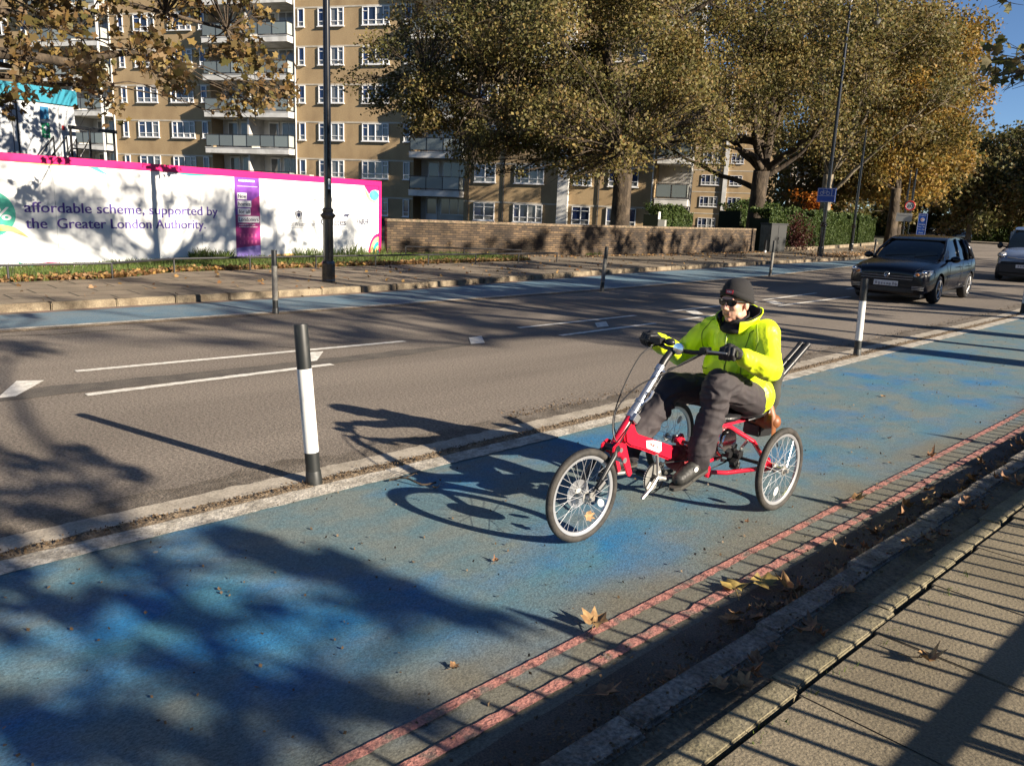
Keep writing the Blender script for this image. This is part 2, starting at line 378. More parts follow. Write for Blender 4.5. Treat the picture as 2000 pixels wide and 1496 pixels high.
for q in (((-7.61, 1.33), (-8.23, 1.60), (-8.13, 1.80), (-7.60, 1.46)), ((-7.7, 4.22), (-8.2, 4.56), (-8.16, 4.70), (-7.71, 4.36)), ((-8.11, 6.87), (-8.14, 7.12), (-7.68, 6.78), (-7.70, 6.56)), ((-8.26, 9.60), (-8.28, 9.9), (-7.9, 9.52), (-7.9, 9.25)), ((-8.5, 12.4), (-8.52, 12.75), (-8.1, 12.4), (-8.1, 12.1)), ((-8.7, 15.6), (-8.72, 16.0), (-8.3, 15.7), (-8.3, 15.3))):
    sheet("centre_marking", [[(*q[0], 0.0065), (*q[1], 0.0065)], [(*q[3], 0.0065), (*q[2], 0.0065)]], white_bright)
strip("asphalt_patch", lambda y: pl([(0, -7.9), (1.3, -7.87), (3.7, -7.77), (5.7, -7.8), (6.6, -7.72)], y), lambda y: pl([(0, -7.5), (1.3, -7.48), (3.7, -7.48), (5.5, -7.5), (6.6, -7.68)], y), 0.003, asphalt_new, Y=[-5+0.1*i for i in range(117)], amp=(0.05, 0.03), seed=60, f=3)
# a long crack across the road
crk = [(-10.9, 2.0), (-10.75, 2.6), (-10.8, 3.2), (-10.5, 3.7), (-10.1, 3.9), (-9.6, 4.1), (-9.1, 4.35), (-8.7, 4.4), (-8.4, 4.7)]
rows = []
for (x0, y0), (x1, y1) in zip(crk, crk[1:]):
    for k in range(8):
        t = k/8; y = y0+(y1-y0)*t; x = x0+(x1-x0)*t+rag(y+x0, 70, 0.04, 8); wd = 0.008+0.012*abs(noise.noise(Vector((y*7, x, 2))))
        rows.append([(x-wd, y, 0.0045), (x+wd, y, 0.0045)])
sheet("road_crack", rows, dark_m)

# near pavement: granite kerb, mossy strip, joint, flags
def flags(name, m_base, w_, h_, mortar=0.012, off=0.0, rot=False, col1=(0.19, 0.158, 0.108), col2=(0.25, 0.212, 0.15)):
    m = pbr(name, col1, 0.9, bump=None); n = m.node_tree; b = n.nodes["Principled BSDF"]
    tc = n.nodes.new("ShaderNodeTexCoord"); mp = n.nodes.new("ShaderNodeMapping"); n.links.new(tc.outputs["Object"], mp.inputs[0])
    if rot: mp.inputs["Rotation"].default_value = (0, 0, pi/2)
    mp.inputs["Location"].default_value = (off, 0, 0)
    br = n.nodes.new("ShaderNodeTexBrick"); br.inputs["Scale"].default_value = 1; br.inputs["Brick Width"].default_value = w_; br.inputs["Row Height"].default_value = h_
    br.inputs["Mortar Size"].default_value = mortar; br.inputs["Mortar Smooth"].default_value = 0.3; br.inputs["Color1"].default_value = (*col1, 1); br.inputs["Color2"].default_value = (*col2, 1); br.inputs["Mortar"].default_value = (0.035, 0.03, 0.018, 1)
    n.links.new(mp.outputs[0], br.inputs[0])
    t = n.nodes.new("ShaderNodeTexNoise"); t.inputs["Scale"].default_value = 90; t.inputs["Detail"].default_value = 4; n.links.new(tc.outputs["Object"], t.inputs["Vector"])
    t2 = n.nodes.new("ShaderNodeTexNoise"); t2.inputs["Scale"].default_value = 2.2; t2.inputs["Detail"].default_value = 5; n.links.new(tc.outputs["Object"], t2.inputs["Vector"])
    ad = n.nodes.new("ShaderNodeMath"); ad.operation = 'ADD'; n.links.new(t.outputs[0], ad.inputs[0]); n.links.new(t2.outputs[0], ad.inputs[1])
    r = n.nodes.new("ShaderNodeMapRange"); r.inputs[1].default_value = 0.7; r.inputs[2].default_value = 1.3; r.inputs[3].default_value = 0.62; r.inputs[4].default_value = 1.35; n.links.new(ad.outputs[0], r.inputs[0])
    x = n.nodes.new("ShaderNodeMix"); x.data_type = 'RGBA'; x.blend_type = 'MULTIPLY'; x.inputs[0].default_value = 1
    n.links.new(br.outputs[0], x.inputs[6]); n.links.new(r.outputs[0], x.inputs[7]); n.links.new(x.outputs[2], b.inputs["Base Color"])
    q = n.nodes.new("ShaderNodeBump"); q.inputs["Distance"].default_value = 0.012; q.invert = True
    s2 = n.nodes.new("ShaderNodeMath"); s2.operation = 'MULTIPLY_ADD'; n.links.new(t.outputs[0], s2.inputs[0]); s2.inputs[1].default_value = 0.35; n.links.new(br.outputs["Fac"], s2.inputs[2])
    n.links.new(s2.outputs[0], q.inputs["Height"]); n.links.new(q.outputs[0], b.inputs["Normal"]); return m
flag_near = flags("near flags", None, 0.92, 0.652, 0.006, off=0.02, col1=(0.20, 0.165, 0.11), col2=(0.225, 0.188, 0.128))
flag_far = flags("far flags", None, 0.9, 0.62, 0.018, rot=True, col1=(0.165, 0.13, 0.088), col2=(0.215, 0.172, 0.12))
PY = [-6+0.06*i for i in range(int(24/0.06))]+ys(18, 130, 60)
# kerb stones 0.9 m long, each slightly uneven
kb = MB()
y = -5.3; rnd = random.Random(4)
while y < 60:
    L = 0.9; d0 = dn(y+0.45); j = rnd.uniform(-0.008, 0.008); kb.bb((-1.40+d0+j, y+0.004, -0.02), (-1.275+d0, y+L-0.004, 0.118+rnd.uniform(-0.004, 0.004))); y += L
tag(kb.build("kerb", granite, bevel=0.012), kind='structure')
strip("pavement_base", NX(-1.38), lambda y: 0.9+dn(y), 0.085, dark_m, Y=PY[::3])
st = MB(); y = -5.0
while y < 50:
    L = rnd.uniform(0.75, 0.95); d0 = dn(y); st.bb((-1.168+d0, y, 0.05), (-1.068+d0+rnd.uniform(-0.004, 0.004), y+L-0.003, 0.118+rnd.uniform(-0.004, 0.003))); y += L
strip("pavement_channel", NX(-1.278), NX(-1.160), 0.106, pbr("dirty channel", (0.075, 0.062, 0.04), 0.95, col2=(0.13, 0.105, 0.07), sc=6, bump=(50, 0.01), grain=(60, 0.4)), Y=FY[::4])
tag(st.build("pavement_edging", moss_m, bevel=0.006), kind='structure')
fl = MB(); y = -4.71-0.652*1
while y < 50:
    d0 = dn(y); z = 0.119
    for x0, x1 in ((-1.046, -0.115), (-0.11, 0.81), (0.815, 1.7)):
        dz = rnd.uniform(-0.003, 0.003); fl.bb((x0+d0, y+0.004, 0.05), (x1+d0, y+0.648, z+dz))
    y += 0.652
tag(fl.build("pavement", pbr("flag concrete", (0.145, 0.120, 0.078), 0.9, col2=(0.195, 0.162, 0.108), sc=1.7, bump=(75, 0.004), grain=(110, 0.28)), bevel=0.004), kind='structure')
strip("park_lawn", lambda y: 1.65+dn(y), lambda y: 120.0, 0.10, pbr("park grass", (0.05, 0.075, 0.02), 0.95, col2=(0.09, 0.085, 0.03), sc=1, grain=(20, 0.4)), Y=[-60, -20, 0, 20, 50, 100, 160])

# far pavement
fk = MB(); y = -8.0
while y < 110:
    L = 0.92; xa = pl(XK, y); xb = pl(XK, y+L); j = rnd.uniform(-0.01, 0.01)
    ang = math.atan2(-(xb-xa), L); R = Matrix.Rotation(ang, 3, 'Z')
    fk.box(((xa+xb)/2-0.08+j, y+L/2, 0.045), (0.16, L-0.012, 0.15+rnd.uniform(-0.006, 0.006)), R); y += L
tag(fk.build("kerb", kerbstone, bevel=0.015), kind='structure')
XG = [(-30, -15.9), (3, -16.1), (5, -16.3), (6.4, -17.3), (10, -17.7), (18.2, -18.5), (18.8, -21.8), (23, -20.4), (37, -21.6), (48, -23.6), (60, -26), (80, -31.5), (120, -45), (170, -64)]
strip("pavement", lambda y: pl(XK, y)-0.155, lambda y: pl(XG, y), 0.115, flag_far, Y=ys(-12, 165, 200))
strip("grass_verge", lambda y: pl(XG, y)+0.0, lambda y: pl(XG, y)-60, 0.10, soil_m, Y=ys(-40, 165, 60))
# ================================================================== BUILDINGS
brick_tan = pbr("tan brick", (0.37, 0.265, 0.145), 0.9, col2=(0.27, 0.185, 0.10), sc=0.9, cst=(1, 1, 0.25), bias=(0.45, 0.75), bump=(14, 0.004), grain=(9, 0.10), stretch=(1, 1, 2.5))
brick_base = pbr("dark brick plinth", (0.10, 0.062, 0.045), 0.9, col2=(0.06, 0.04, 0.032), sc=3)
white_p = pbr("white paint", (0.66, 0.65, 0.62), 0.6, col2=(0.52, 0.51, 0.48), sc=2)
white_render = pbr("white render", (0.60, 0.58, 0.54), 0.8, col2=(0.48, 0.46, 0.42), sc=1.2)
frame_w = pbr("window frame white", (0.72, 0.72, 0.72), 0.4)
stone = pbr("string course", (0.50, 0.45, 0.37), 0.8, col2=(0.40, 0.36, 0.29), sc=2)
pane_m = pbr("window glass", (0.03, 0.045, 0.08), 0.06, spec=0.9, island=[(0.012, 0.02, 0.05), (0.03, 0.04, 0.06), (0.02, 0.035, 0.10), (0.012, 0.014, 0.02), (0.16, 0.165, 0.165), (0.05, 0.08, 0.15), (0.02, 0.03, 0.06), (0.24, 0.23, 0.21)])
curtain_m = pbr("net curtain", (0.2, 0.2, 0.21), 0.8, island=[(0.02, 0.025, 0.035), (0.30, 0.30, 0.30), (0.06, 0.08, 0.11), (0.015, 0.02, 0.03), (0.17, 0.17, 0.18)])
balglass = pbr("frosted balcony glass", (0.30, 0.34, 0.32), 0.25, spec=0.6, island=[(0.26, 0.29, 0.28), (0.20, 0.235, 0.23), (0.34, 0.37, 0.35), (0.15, 0.175, 0.175)])
dark_in = pbr("dark interior", (0.015, 0.016, 0.018), 0.4)
black_gloss = pbr("black gloss paint", (0.008, 0.008, 0.009), 0.22, spec=0.6, coat=0.3)
metal_dark = pbr("dark metal", (0.03, 0.03, 0.032), 0.45, metal=0.3)
ST = 2.61; PR = 0.03
rb = random.Random(11)

def win_meshes(W, H, kind):
    """frame and panes with the sill centre at the origin, facing -y"""
    f = MB(); p = MB(); t = 0.055
    if kind == 'wide': cols = [0, .22, .5, .78, 1]
    elif kind == 'mid': cols = [0, .34, .68, 1]
    elif kind == 'two': cols = [0, .5, 1]
    else: cols = [0, 1]
    xs = [-W/2+W*c for c in cols]
    for x in xs: f.box((min(max(x, -W/2+t/2), W/2-t/2), -0.025, H/2), (t if x in (xs[0], xs[-1]) else t*0.9, 0.07, H))
    for z in (t/2, H-t/2): f.box((0, -0.027, z), (W-0.002, 0.066, t))
    zt = H*0.27; f.box((0, -0.02, zt), (W-2*t, 0.05, t*0.9))
    for i in range(len(xs)-1):
        side = i in (0, len(xs)-2) and len(xs) > 2
        if side or kind == 'two' and i == 0: f.box(((xs[i]+xs[i+1])/2, -0.018, H*0.76), (xs[i+1]-xs[i]-t, 0.046, t*0.8))
        a, b = xs[i]+0.01, xs[i+1]-0.01
        p.add([(a, 0.004, 0.02), (b, 0.004, 0.02), (b, 0.004, zt), (a, 0.004, zt)], [(0, 1, 2, 3)])
        p.add([(a, 0.004, zt+0.001), (b, 0.004, zt+0.001), (b, 0.004, H-0.02), (a, 0.004, H-0.02)], [(0, 1, 2, 3)])
    f.box((0, -0.05, -0.03), (W+0.1, 0.14, 0.06))
    return f, p
WT = {}
def window(kind, W, H, parent, x, z, y=-PR):
    key = (kind, W, H)
    if key not in WT:
        f, p = win_meshes(W, H, kind); a = f.build("window", frame_w, parent); b = p.build("pane", pane_m, a); WT[key] = (a.data, b.data)
        a.location = (x, y, z); return a
    a = bpy.data.objects.new("window", WT[key][0]); C.objects.link(a); a.parent = parent; a.location = (x, y, z)
    b = bpy.data.objects.new("pane", WT[key][1]); C.objects.link(b); b.parent = a
    return a

def balcony(parent, u0, u1, z, mid=True, side=1):
    pr = 0.85; zt = z+0.42
    s = MB(); s.bb((u0, -pr, z), (u1, 1.38, zt-0.04)); s.bb((u0-0.03, -pr-0.03, zt-0.04), (u1+0.03, -0.001, zt)); b = s.build("balcony", white_p, parent)
    r = MB(); g = MB(); H = 0.92; y0 = -pr+0.05; n = max(2, round((u1-u0)/1.15)); xs = [u0+0.06+(u1-u0-0.12)*i/n for i in range(n+1)]
    for x in xs: r.bb((x-0.02, y0-0.02, zt), (x+0.02, y0+0.02, zt+H))
    r.bb((u0+0.02, y0-0.035, zt+H), (u1-0.02, y0+0.03, zt+H+0.045)); r.bb((u0+0.04, y0-0.018, zt+0.07), (u1-0.04, y0+0.018, zt+0.10))
    for x in (u0+0.06, u1-0.06):
        r.bb((x-0.03, y0+0.03, zt+H), (x+0.03, -0.002, zt+H+0.045)); r.bb((x-0.015, y0+0.02, zt+0.07), (x+0.015, -0.002, zt+0.10)); r.bb((x-0.02, -0.05, zt), (x+0.02, -0.01, zt+H))
        g.bb((x-0.006, y0+0.06, zt+0.12), (x+0.006, -0.07, zt+H-0.02))
    for a, c in zip(xs, xs[1:]): g.bb((a+0.03, y0-0.006, zt+0.12), (c-0.03, y0+0.006, zt+H-0.02))
    r.build("railing", metal_dark, b); g.build("glass_panel", balglass, b)
    return b

def recess(parent, u0, u1, z0, z1, mid=None):
    """loggia: back wall with doors and windows, side walls"""
    zf = z0+0.42
    w_ = MB(); w_.bb((u0-0.02, 1.4, z0), (u1+0.02, 1.5, z1)); 
    if mid is not None: w_.bb((mid-0.07, -0.5, zf), (mid+0.07, 1.4, z1))
    w_.build("loggia_wall", white_render, parent)
    parts = [(u0, u1)] if mid is None else [(u0, mid-0.07), (mid+0.07, u1)]
    for a, b in parts:
        f = MB(); p = MB(); L = b-a; dx = a+0.35+rb.random()*0.3
        f.bb((dx-0.05, 1.34, zf), (dx+0.85, 1.398, zf+2.08)); p.bb((dx+0.03, 1.325, zf+0.9), (dx+0.77, 1.345, zf+1.95))
        d_ = f.build("loggia_door", frame_w, parent); p.build("pane", pane_m, d_)
        if L > 2.2:
            f = MB(); p = MB()
            wx = dx+1.15; f.bb((wx-0.05, 1.34, zf+0.85), (b-0.2, 1.398, zf+2.08)); k = 3
            for i in range(k):
                q = (b-0.25-wx)/k; p.bb((wx+q*i+0.03, 1.325, zf+0.92), (wx+q*(i+1)-0.03, 1.345, zf+2.0))
            d_ = f.build("loggia_window", frame_w, parent); p.build("pane", pane_m, d_)

def block(root, segs, ztop, depth, dark=0.62, floors=9, courses=True):
    w_ = MB(); pm = MB(); cm = MB()
    for u0, u1 in segs:
        w_.bb((u0, 0, dark), (u1, depth, ztop)); pm.bb((u0, 0.01, -0.3), (u1, depth-0.01, dark))
        if courses:
            for k in range(floors): z = 0.82+1.24+ST*k; cm = MB(); cm.bb((u0+0.001, -0.025, z), (u1-0.001, 0.05, z+0.11)); cm.build("string_course", stone, root)
    w_.build("wall", brick_tan, root); pm.build("plinth", brick_base, root); 
    segs = sorted(segs); bk = MB()
    for (a, b), (c, d) in zip(segs, segs[1:]):
        if c-b > 0.5: bk.bb((b-0.05, 1.5, -0.3), (c+0.05, depth, ztop-0.01))
    if bk.v: bk.build("rear_wall", white_render, root)
    MB().bb((segs[0][0]-0.2, -0.25, ztop), (segs[-1][1]+0.2, depth+0.2, ztop+0.35)).build("roof", stone, root)

A = empty("apartment_block", (-53.7705, 31.8809, 0), math.atan2(0.49641, 0.868088), "long tan brick apartment block with white stacked balconies behind the printed hoarding", "apartment block")
segs = [(-44, -26.7), (-19.6, -10.4), (-3.1, 6.5), (10.4, 23.75)]
block(A, segs, 23.2, 9.0)
wins = [('narrow', .5, -28.0), ('mid', 1.75, -30.6), ('mid', 1.75, -34.5), ('narrow', .5, -18.4), ('mid', 1.95, -16.2), ('wide', 2.1, -12.95), ('narrow', .5, -10.95), ('narrow', .52, -2.45), ('wide', 2.05, -0.05), ('wide', 2.1, 3.5), ('narrow', .5, 5.98),
        ('two', 1.55, 11.95), ('wide', 2.1, 15.15), ('two', 1.25, 18.9), ('narrow', .5, 20.9), ('narrow', .5, 22.4)]
for k in range(6):
    for kind, W, u in wins:
        if u > 10.5 and k > 4: continue
        window(kind, W, 1.22, A, u, 0.83+ST*k)
for (u0, u1, mid) in ((-26.7, -19.6, -23.1), (-10.4, -3.1, -6.8), (6.5, 10.4, None)):
    for k in range(-1, 7):
        z = 2.33+ST*k
        if k >= 0: balcony(A, u0+0.02, u1-0.02, z)
        if k < 6: recess(A, u0, u1, z if k >= 0 else -0.2, z+ST, mid)
# corner balcony stack at the far end and a return wall
rw = MB(); rw.bb((23.751, 1.5, -0.3), (25.9, 3.0, 23.1)); rw.build("rear_wall", white_render, A)
for k in range(-1, 6):
    z = 2.33+ST*k
    if k >= 0: balcony(A, 23.9, 26.0, z)
for u in (-19.45, -2.98, 23.6): pw = MB(); pw.tube([(u, -0.07, 0), (u, -0.07, 23)], 0.055, 8); pw.build("downpipe", white_p, A, smooth=True)
pr = MB(); pr.bb((17.25, -0.35, -0.2), (18.0, -0.001, 23)); pr.build("service_duct", white_p, A, bevel=0.02)
for u in (10.75, 13.35, 20.05): dp = MB(); dp.tube([(u, -0.06, 0), (u, -0.06, 23)], 0.04, 6); dp.build("downpipe", metal_dark, A)

B = empty("apartment_block", (-59.633, 86.2725, 0), math.atan2(0.49641, 0.868088), "farther tan brick apartment wing with a white vertical duct, seen between two tree trunks", "apartment block")
block(B, [(-9, 9.9)], 18, 10)
for k in range(5):
    for kind, W, u in (('wide', 2.15, 2.05), ('mid', 1.5, 5.1), ('narrow', .6, 8.6), ('wide', 2.1, -2.6)):
        window(kind, W, 1.22, B, u, 0.35+ST*k)
MB().bb((3.6, -0.25, -0.2), (4.1, -0.001, 18)).build("service_duct", white_p, B)

Wh = empty("white_house", (-52.3, 97, 0), math.atan2(0.49641, 0.868088), "white rendered house with a dark bay window above the hedge", "house")
MB().bb((0, 0, -0.2), (4.3, 9, 9.5)).build("wall", white_render, Wh)
m = MB()
for i, z in enumerate((1.6, 4.6, 7.2)): m.bb((0.5, -0.02, z), (1.9, 0.1, z+1.25)); m.bb((2.7, -0.02, z), (3.7, 0.1, z+1.25))
m.build("window", pane_m, Wh)
m = MB(); m.bb((0.15, -0.6, 0), (2.2, -0.001, 3.3)); m.bb((0, -0.65, 3.3), (2.4, -0.001, 3.5))
for i in range(6): m.bb((2.75+i*0.22, -1.0, 1.0), (2.80+i*0.22, -0.96, 3.6))
m.bb((2.6, -1.1, 3.6), (4.3, -0.001, 3.85)); m.build("bay", white_p, Wh)
MB().bb((0.35, -0.63, 1.7), (2.0, -0.601, 2.9)).build("bay_window", pane_m, Wh)
MB().bb((-0.2, -0.3, 9.5), (4.5, 9.2, 9.9)).build("roof", stone, Wh)

# ================================================================== HOARDING
HO = Vector((-19.06, 3.6, 0)); HD = Vector((-0.26615, 0.96393, 0)); HA = math.atan2(HD.y, HD.x)
ho = empty("site_hoarding", HO, HA, "long white printed construction hoarding with a bright pink top band", "hoarding")
hw = pbr("printed white panel", (0.80, 0.81, 0.79), 0.5); pink = pbr("pink print", (0.62, 0.008, 0.135), 0.45); tx = pbr("violet lettering", (0.10, 0.06, 0.30), 0.6)
gtx = pbr("grey lettering", (0.09, 0.09, 0.12), 0.6); mint = pbr("green print", (0.06, 0.45, 0.32), 0.5, col2=(0.12, 0.62, 0.45), sc=1.5); orange = pbr("orange print", (0.80, 0.42, 0.13), 0.5, col2=(0.86, 0.55, 0.25), sc=3)
navy = pbr("navy print", (0.03, 0.035, 0.08), 0.6); tealp = pbr("teal print", (0.02, 0.35, 0.33), 0.5); cyan = pbr("blue print", (0.03, 0.38, 0.72), 0.5, col2=(0.10, 0.60, 0.62), sc=4); wtx = pbr("white lettering", (0.85, 0.83, 0.84), 0.6)
Z0 = 0.10
bo = MB(); x = -9.75
while x < 11.7: x1 = min(x+1.22, 11.72); bo.bb((x+0.003, 0, Z0), (x1-0.003, 0.02, 2.37)); x = x1
bo.build("board", hw, ho); bs = MB()
for i in range(18): bs.bb((-9.6+i*1.25, 0.021, 0), (-9.52+i*1.25, 0.12, 2.3))
bs.bb((-9.7, 0.021, 1.9), (11.6, 0.07, 2.0)); bs.bb((-9.7, 0.021, 0.5), (11.6, 0.07, 0.6)); bs.build("timber_frame", pbr("timber", (0.25, 0.17, 0.09), 0.8), ho)
pk = MB(); pk.bb((-9.76, -0.022, 2.24), (11.735, 0.024, 2.40)); pk.bb((11.62, -0.02, 0.10), (11.74, 0.022, 2.24)); pk.build("pink_trim", pink, ho)
def flat(name, pts, mat, y=-0.004, parent=ho):
    me = bpy.data.meshes.new(name); me.from_pydata([(a, y, b) for a, b in pts], [], [tuple(range(len(pts)))]); me.materials.append(mat)
    o = bpy.data.objects.new(name, me); C.objects.link(o); o.parent = parent; return o
def disc(cx, cz, rx, rz, a0=0, a1=2*pi, n=40): return [(cx+rx*cos(a0+(a1-a0)*i/n), cz+rz*sin(a0+(a1-a0)*i/n)) for i in range(n+(0 if a1-a0 > 6.2 else 1))]
def TM(y): return Matrix(((1, 0, 0, 0), (0, 0, -1, y), (0, 1, 0, 0), (0, 0, 0, 1)))
def HT(name, body, mat, x0, x1, z0, cap, y=-0.006, parent=ho, bold=0.004): return text(name, body, mat, parent, TM(y), x0, x1, z0, cap, bold)
HT("lettering", "affordable scheme, supported by", tx, 0.58, 5.38, 1.235, 0.215, bold=0.006)
HT("lettering", "the  Greater London Authority.", tx, 0.58, 5.0, 0.905, 0.215, bold=0.006)
flat("printed_disc", disc(-0.15, 1.2, 0.55, 0.47), mint, -0.004)
HT("lettering", "50%", wtx, -0.62, 0.30, 1.07, 0.26, y=-0.008, bold=0.008)
flat("printed_swirl", [(-0.7, 0.80), (-0.3, 0.93), (0.1, 0.98), (0.35, 0.93), (0.52, 0.82), (0.63, 0.70), (0.5, 0.76), (0.3, 0.84), (0.05, 0.86), (-0.3, 0.80), (-0.7, 0.66)], orange, -0.009)
flat("printed_swirl", [(0.3, 2.238), (1.6, 2.238), (1.3, 2.21), (0.9, 2.20)], orange); flat("printed_swirl", [(2.0, 2.238), (2.22, 2.238), (2.5, 2.07), (2.3, 2.12)], mint)
flat("printed_swirl", [(4.15, 2.238), (5.3, 2.238), (5.0, 2.20), (4.7, 2.185), (4.4, 2.20)], tealp)
flat("printed_swirl", [(3.3, 0.11), (4.75, 0.11), (4.6, 0.20), (4.2, 0.21), (3.8, 0.17)], tealp); flat("printed_swirl", [(0.15, 0.36), (0.5, 0.16), (1.6, 0.11), (0.5, 0.11)], mint); flat("printed_swirl", [(0.55, 0.165), (1.0, 0.2), (1.7, 0.13), (1.6, 0.11), (0.7, 0.11)], pbr("crimson print", (0.5, 0.03, 0.16), 0.5), -0.007)
flat("printed_swirl", [(6.85, 0.11), (7.1, 0.19), (7.8, 0.22), (8.3, 0.16), (8.5, 0.11)], orange)
# purple banner panel
purp = pbr("purple print", (0.16, 0.045, 0.33), 0.5, col2=(0.24, 0.06, 0.40), sc=2); mag = pbr("magenta print", (0.42, 0.03, 0.20), 0.5, col2=(0.26, 0.03, 0.16), sc=5)
lil = pbr("lilac print", (0.28, 0.22, 0.55), 0.5, col2=(0.20, 0.14, 0.44), sc=3)
flat("banner_print", [(5.94, 0.11), (6.76, 0.11), (6.76, 2.238), (5.94, 2.238)], purp, -0.005)
flat("banner_print", [(5.94, 0.40), (6.76, 0.47), (6.76, 1.78), (6.5, 1.66), (6.44, 1.40), (5.94, 1.25)], mag, -0.008); flat("banner_print", [(5.94, 0.11), (6.76, 0.11), (6.76, 0.468), (5.94, 0.398)], lil, -0.0082)
m = MB()
for i in range(5):
    for j in range(2): m.bb((6.05+0.13*i, -0.0115, 0.50+0.17*j), (6.10+0.13*i, -0.0105, 0.60+0.17*j))
m.build("banner_print", pbr("rose print", (0.55, 0.10, 0.26), 0.6), ho)
HT("lettering", "MAYOR OF LONDON", wtx, 6.08, 6.60, 2.12, 0.055, y=-0.011); flat("banner_rule", [(6.02, 2.0), (6.70, 2.0), (6.70, 2.008), (6.02, 2.008)], wtx, -0.011)
for s, x1, z in (("New", 6.28, 1.70), ("homes", 6.42, 1.50), ("for all", 6.39, 1.30), ("Londoners", 6.68, 1.10)):
    flat("banner_label", [(6.02, z-0.035), (x1+0.05, z-0.035), (x1+0.05, z+0.135), (6.02, z+0.135)], wtx, -0.010); HT("lettering", s, navy, 6.045, x1+0.02, z, 0.10, y=-0.0125, bold=0.003)
HT("lettering", "Funded by the Mayor of London", wtx, 6.05, 6.58, 1.00, 0.028, y=-0.012); HT("lettering", "for affordable homes for Londoners", wtx, 6.05, 6.66, 0.94, 0.028, y=-0.012)
HT("lettering", "Darwin House delivered by", gtx, 8.54, 10.19, 1.70, 0.12, bold=0)
HT("lettering", "City of Westminster", gtx, 7.57, 8.80, 0.975, 0.12, bold=0); flat("lettering", [(7.57, 0.93), (8.80, 0.93), (8.80, 0.937), (7.57, 0.937)], gtx)
HT("lettering", "Gullates", navy, 9.05, 10.10, 1.01, 0.20, bold=0.004); HT("lettering", "CONSTRUCTION", gtx, 9.45, 10.08, 0.93, 0.035, bold=0)
HT("lettering", "FAIRER", navy, 10.61, 11.15, 1.035, 0.185, bold=0.006)
flat("bird_logo", [(9.98, 1.30), (10.06, 1.345), (10.20, 1.35), (10.32, 1.335), (10.22, 1.30), (10.17, 1.24), (10.13, 1.285), (10.05, 1.275)], navy, -0.007)
# crest: shield with two supporters, crown and scroll
m = MB()
def fl2(pts, y=-0.007): m.add([(a, y, b) for a, b in pts], [tuple(range(len(pts)))])
fl2([(8.11, 1.35), (8.23, 1.35), (8.23, 1.27), (8.17, 1.21), (8.11, 1.27)]); fl2([(8.10, 1.37), (8.24, 1.37), (8.25, 1.41), (8.21, 1.39), (8.17, 1.43), (8.13, 1.39), (8.09, 1.41)], -0.0075)
for s in (-1, 1):
    fl2([(8.17+s*0.075, 1.22), (8.17+s*0.10, 1.22), (8.17+s*0.13, 1.32), (8.17+s*0.12, 1.385), (8.17+s*0.09, 1.37), (8.17+s*0.085, 1.30)]); fl2([(8.17+s*0.03, 1.18), (8.17+s*0.12, 1.19), (8.17+s*0.13, 1.215), (8.17+s*0.03, 1.20)], -0.0078)
m.build("crest", navy, ho, fix=False)
# corner swirls
flat("printed_swirl", [(10.93, 2.238), (11.62, 2.238), (11.62, 2.10), (11.45, 2.12), (11.3, 2.08), (11.16, 1.98)], pink, -0.004)
flat("printed_swirl", [(10.95, 2.20), (11.0, 2.0), (11.1, 1.84), (11.25, 1.75), (11.42, 1.73), (11.6, 1.78), (11.4, 1.80), (11.22, 1.88), (11.1, 2.0)], orange, -0.006); flat("printed_swirl", disc(11.40, 1.95, 0.215, 0.16), cyan, -0.007)
for r_, mt, yy in ((0.56, pink, -0.004), (0.47, orange, -0.006), (0.34, tealp, -0.0075), (0.22, orange, -0.009), (0.12, cyan, -0.0105)):
    flat("printed_swirl", [(11.62, 0.11)]+disc(11.62, 0.11, r_*0.85, r_*1.15, pi/2, pi, 14), mt, yy)

# ---- site cabin behind the hoarding
cab = empty("site_cabin", HO+Vector((-0.96393, -0.26615, 0))*6.0, HA, "white stacked site cabin with a teal roof band behind the pink-topped hoarding", "cabin")
cw = pbr("cabin white steel", (0.46, 0.48, 0.50), 0.5, col2=(0.40, 0.42, 0.44), sc=2); teal = pbr("teal steel", (0.01, 0.19, 0.27), 0.45)
m = MB(); m.bb((-6, 0, 0), (5.35, 3, 4.06)); m.build("wall", cw, cab); m = MB(); m.bb((-6.05, -0.06, 4.061), (5.42, 3.05, 4.48)); m.build("roof_band", teal, cab)
m = MB(); m.bb((3.72, -0.012, 0), (3.76, 0.001, 4.06)); m.bb((3.60, -0.008, 0), (3.615, 0.001, 4.06)); m.bb((4.88, -0.008, 2), (4.89, 0.001, 4.06)); m.build("panel_joint", metal_dark, cab)
sgn = MB(); sgn.bb((4.37, -0.02, 3.62), (4.60, -0.003, 3.95)); sgn.build("blue_notice", pbr("blue notice", (0.01, 0.12, 0.25), 0.4), cab)
sgn = MB(); sgn.bb((4.38, -0.02, 3.12), (4.60, -0.003, 3.52)); fa = sgn.build("first_aid_notice", pbr("green notice", (0.0, 0.16, 0.07), 0.4), cab)
sgn = MB(); sgn.bb((4.47, -0.026, 3.32), (4.51, -0.021, 3.46)); sgn.bb((4.43, -0.026, 3.37), (4.4695, -0.021, 3.41)); sgn.bb((4.5105, -0.026, 3.37), (4.55, -0.021, 3.41)); sgn.bb((4.42, -0.026, 3.20), (4.56, -0.021, 3.22)); sgn.build("white_cross", wtx, fa)
sgn = MB(); sgn.bb((4.95, -0.02, 3.38), (5.03, -0.003, 3.5)); sgn.build("alarm_point", pbr("red box", (0.4, 0.02, 0.02), 0.4), cab)
m = MB()
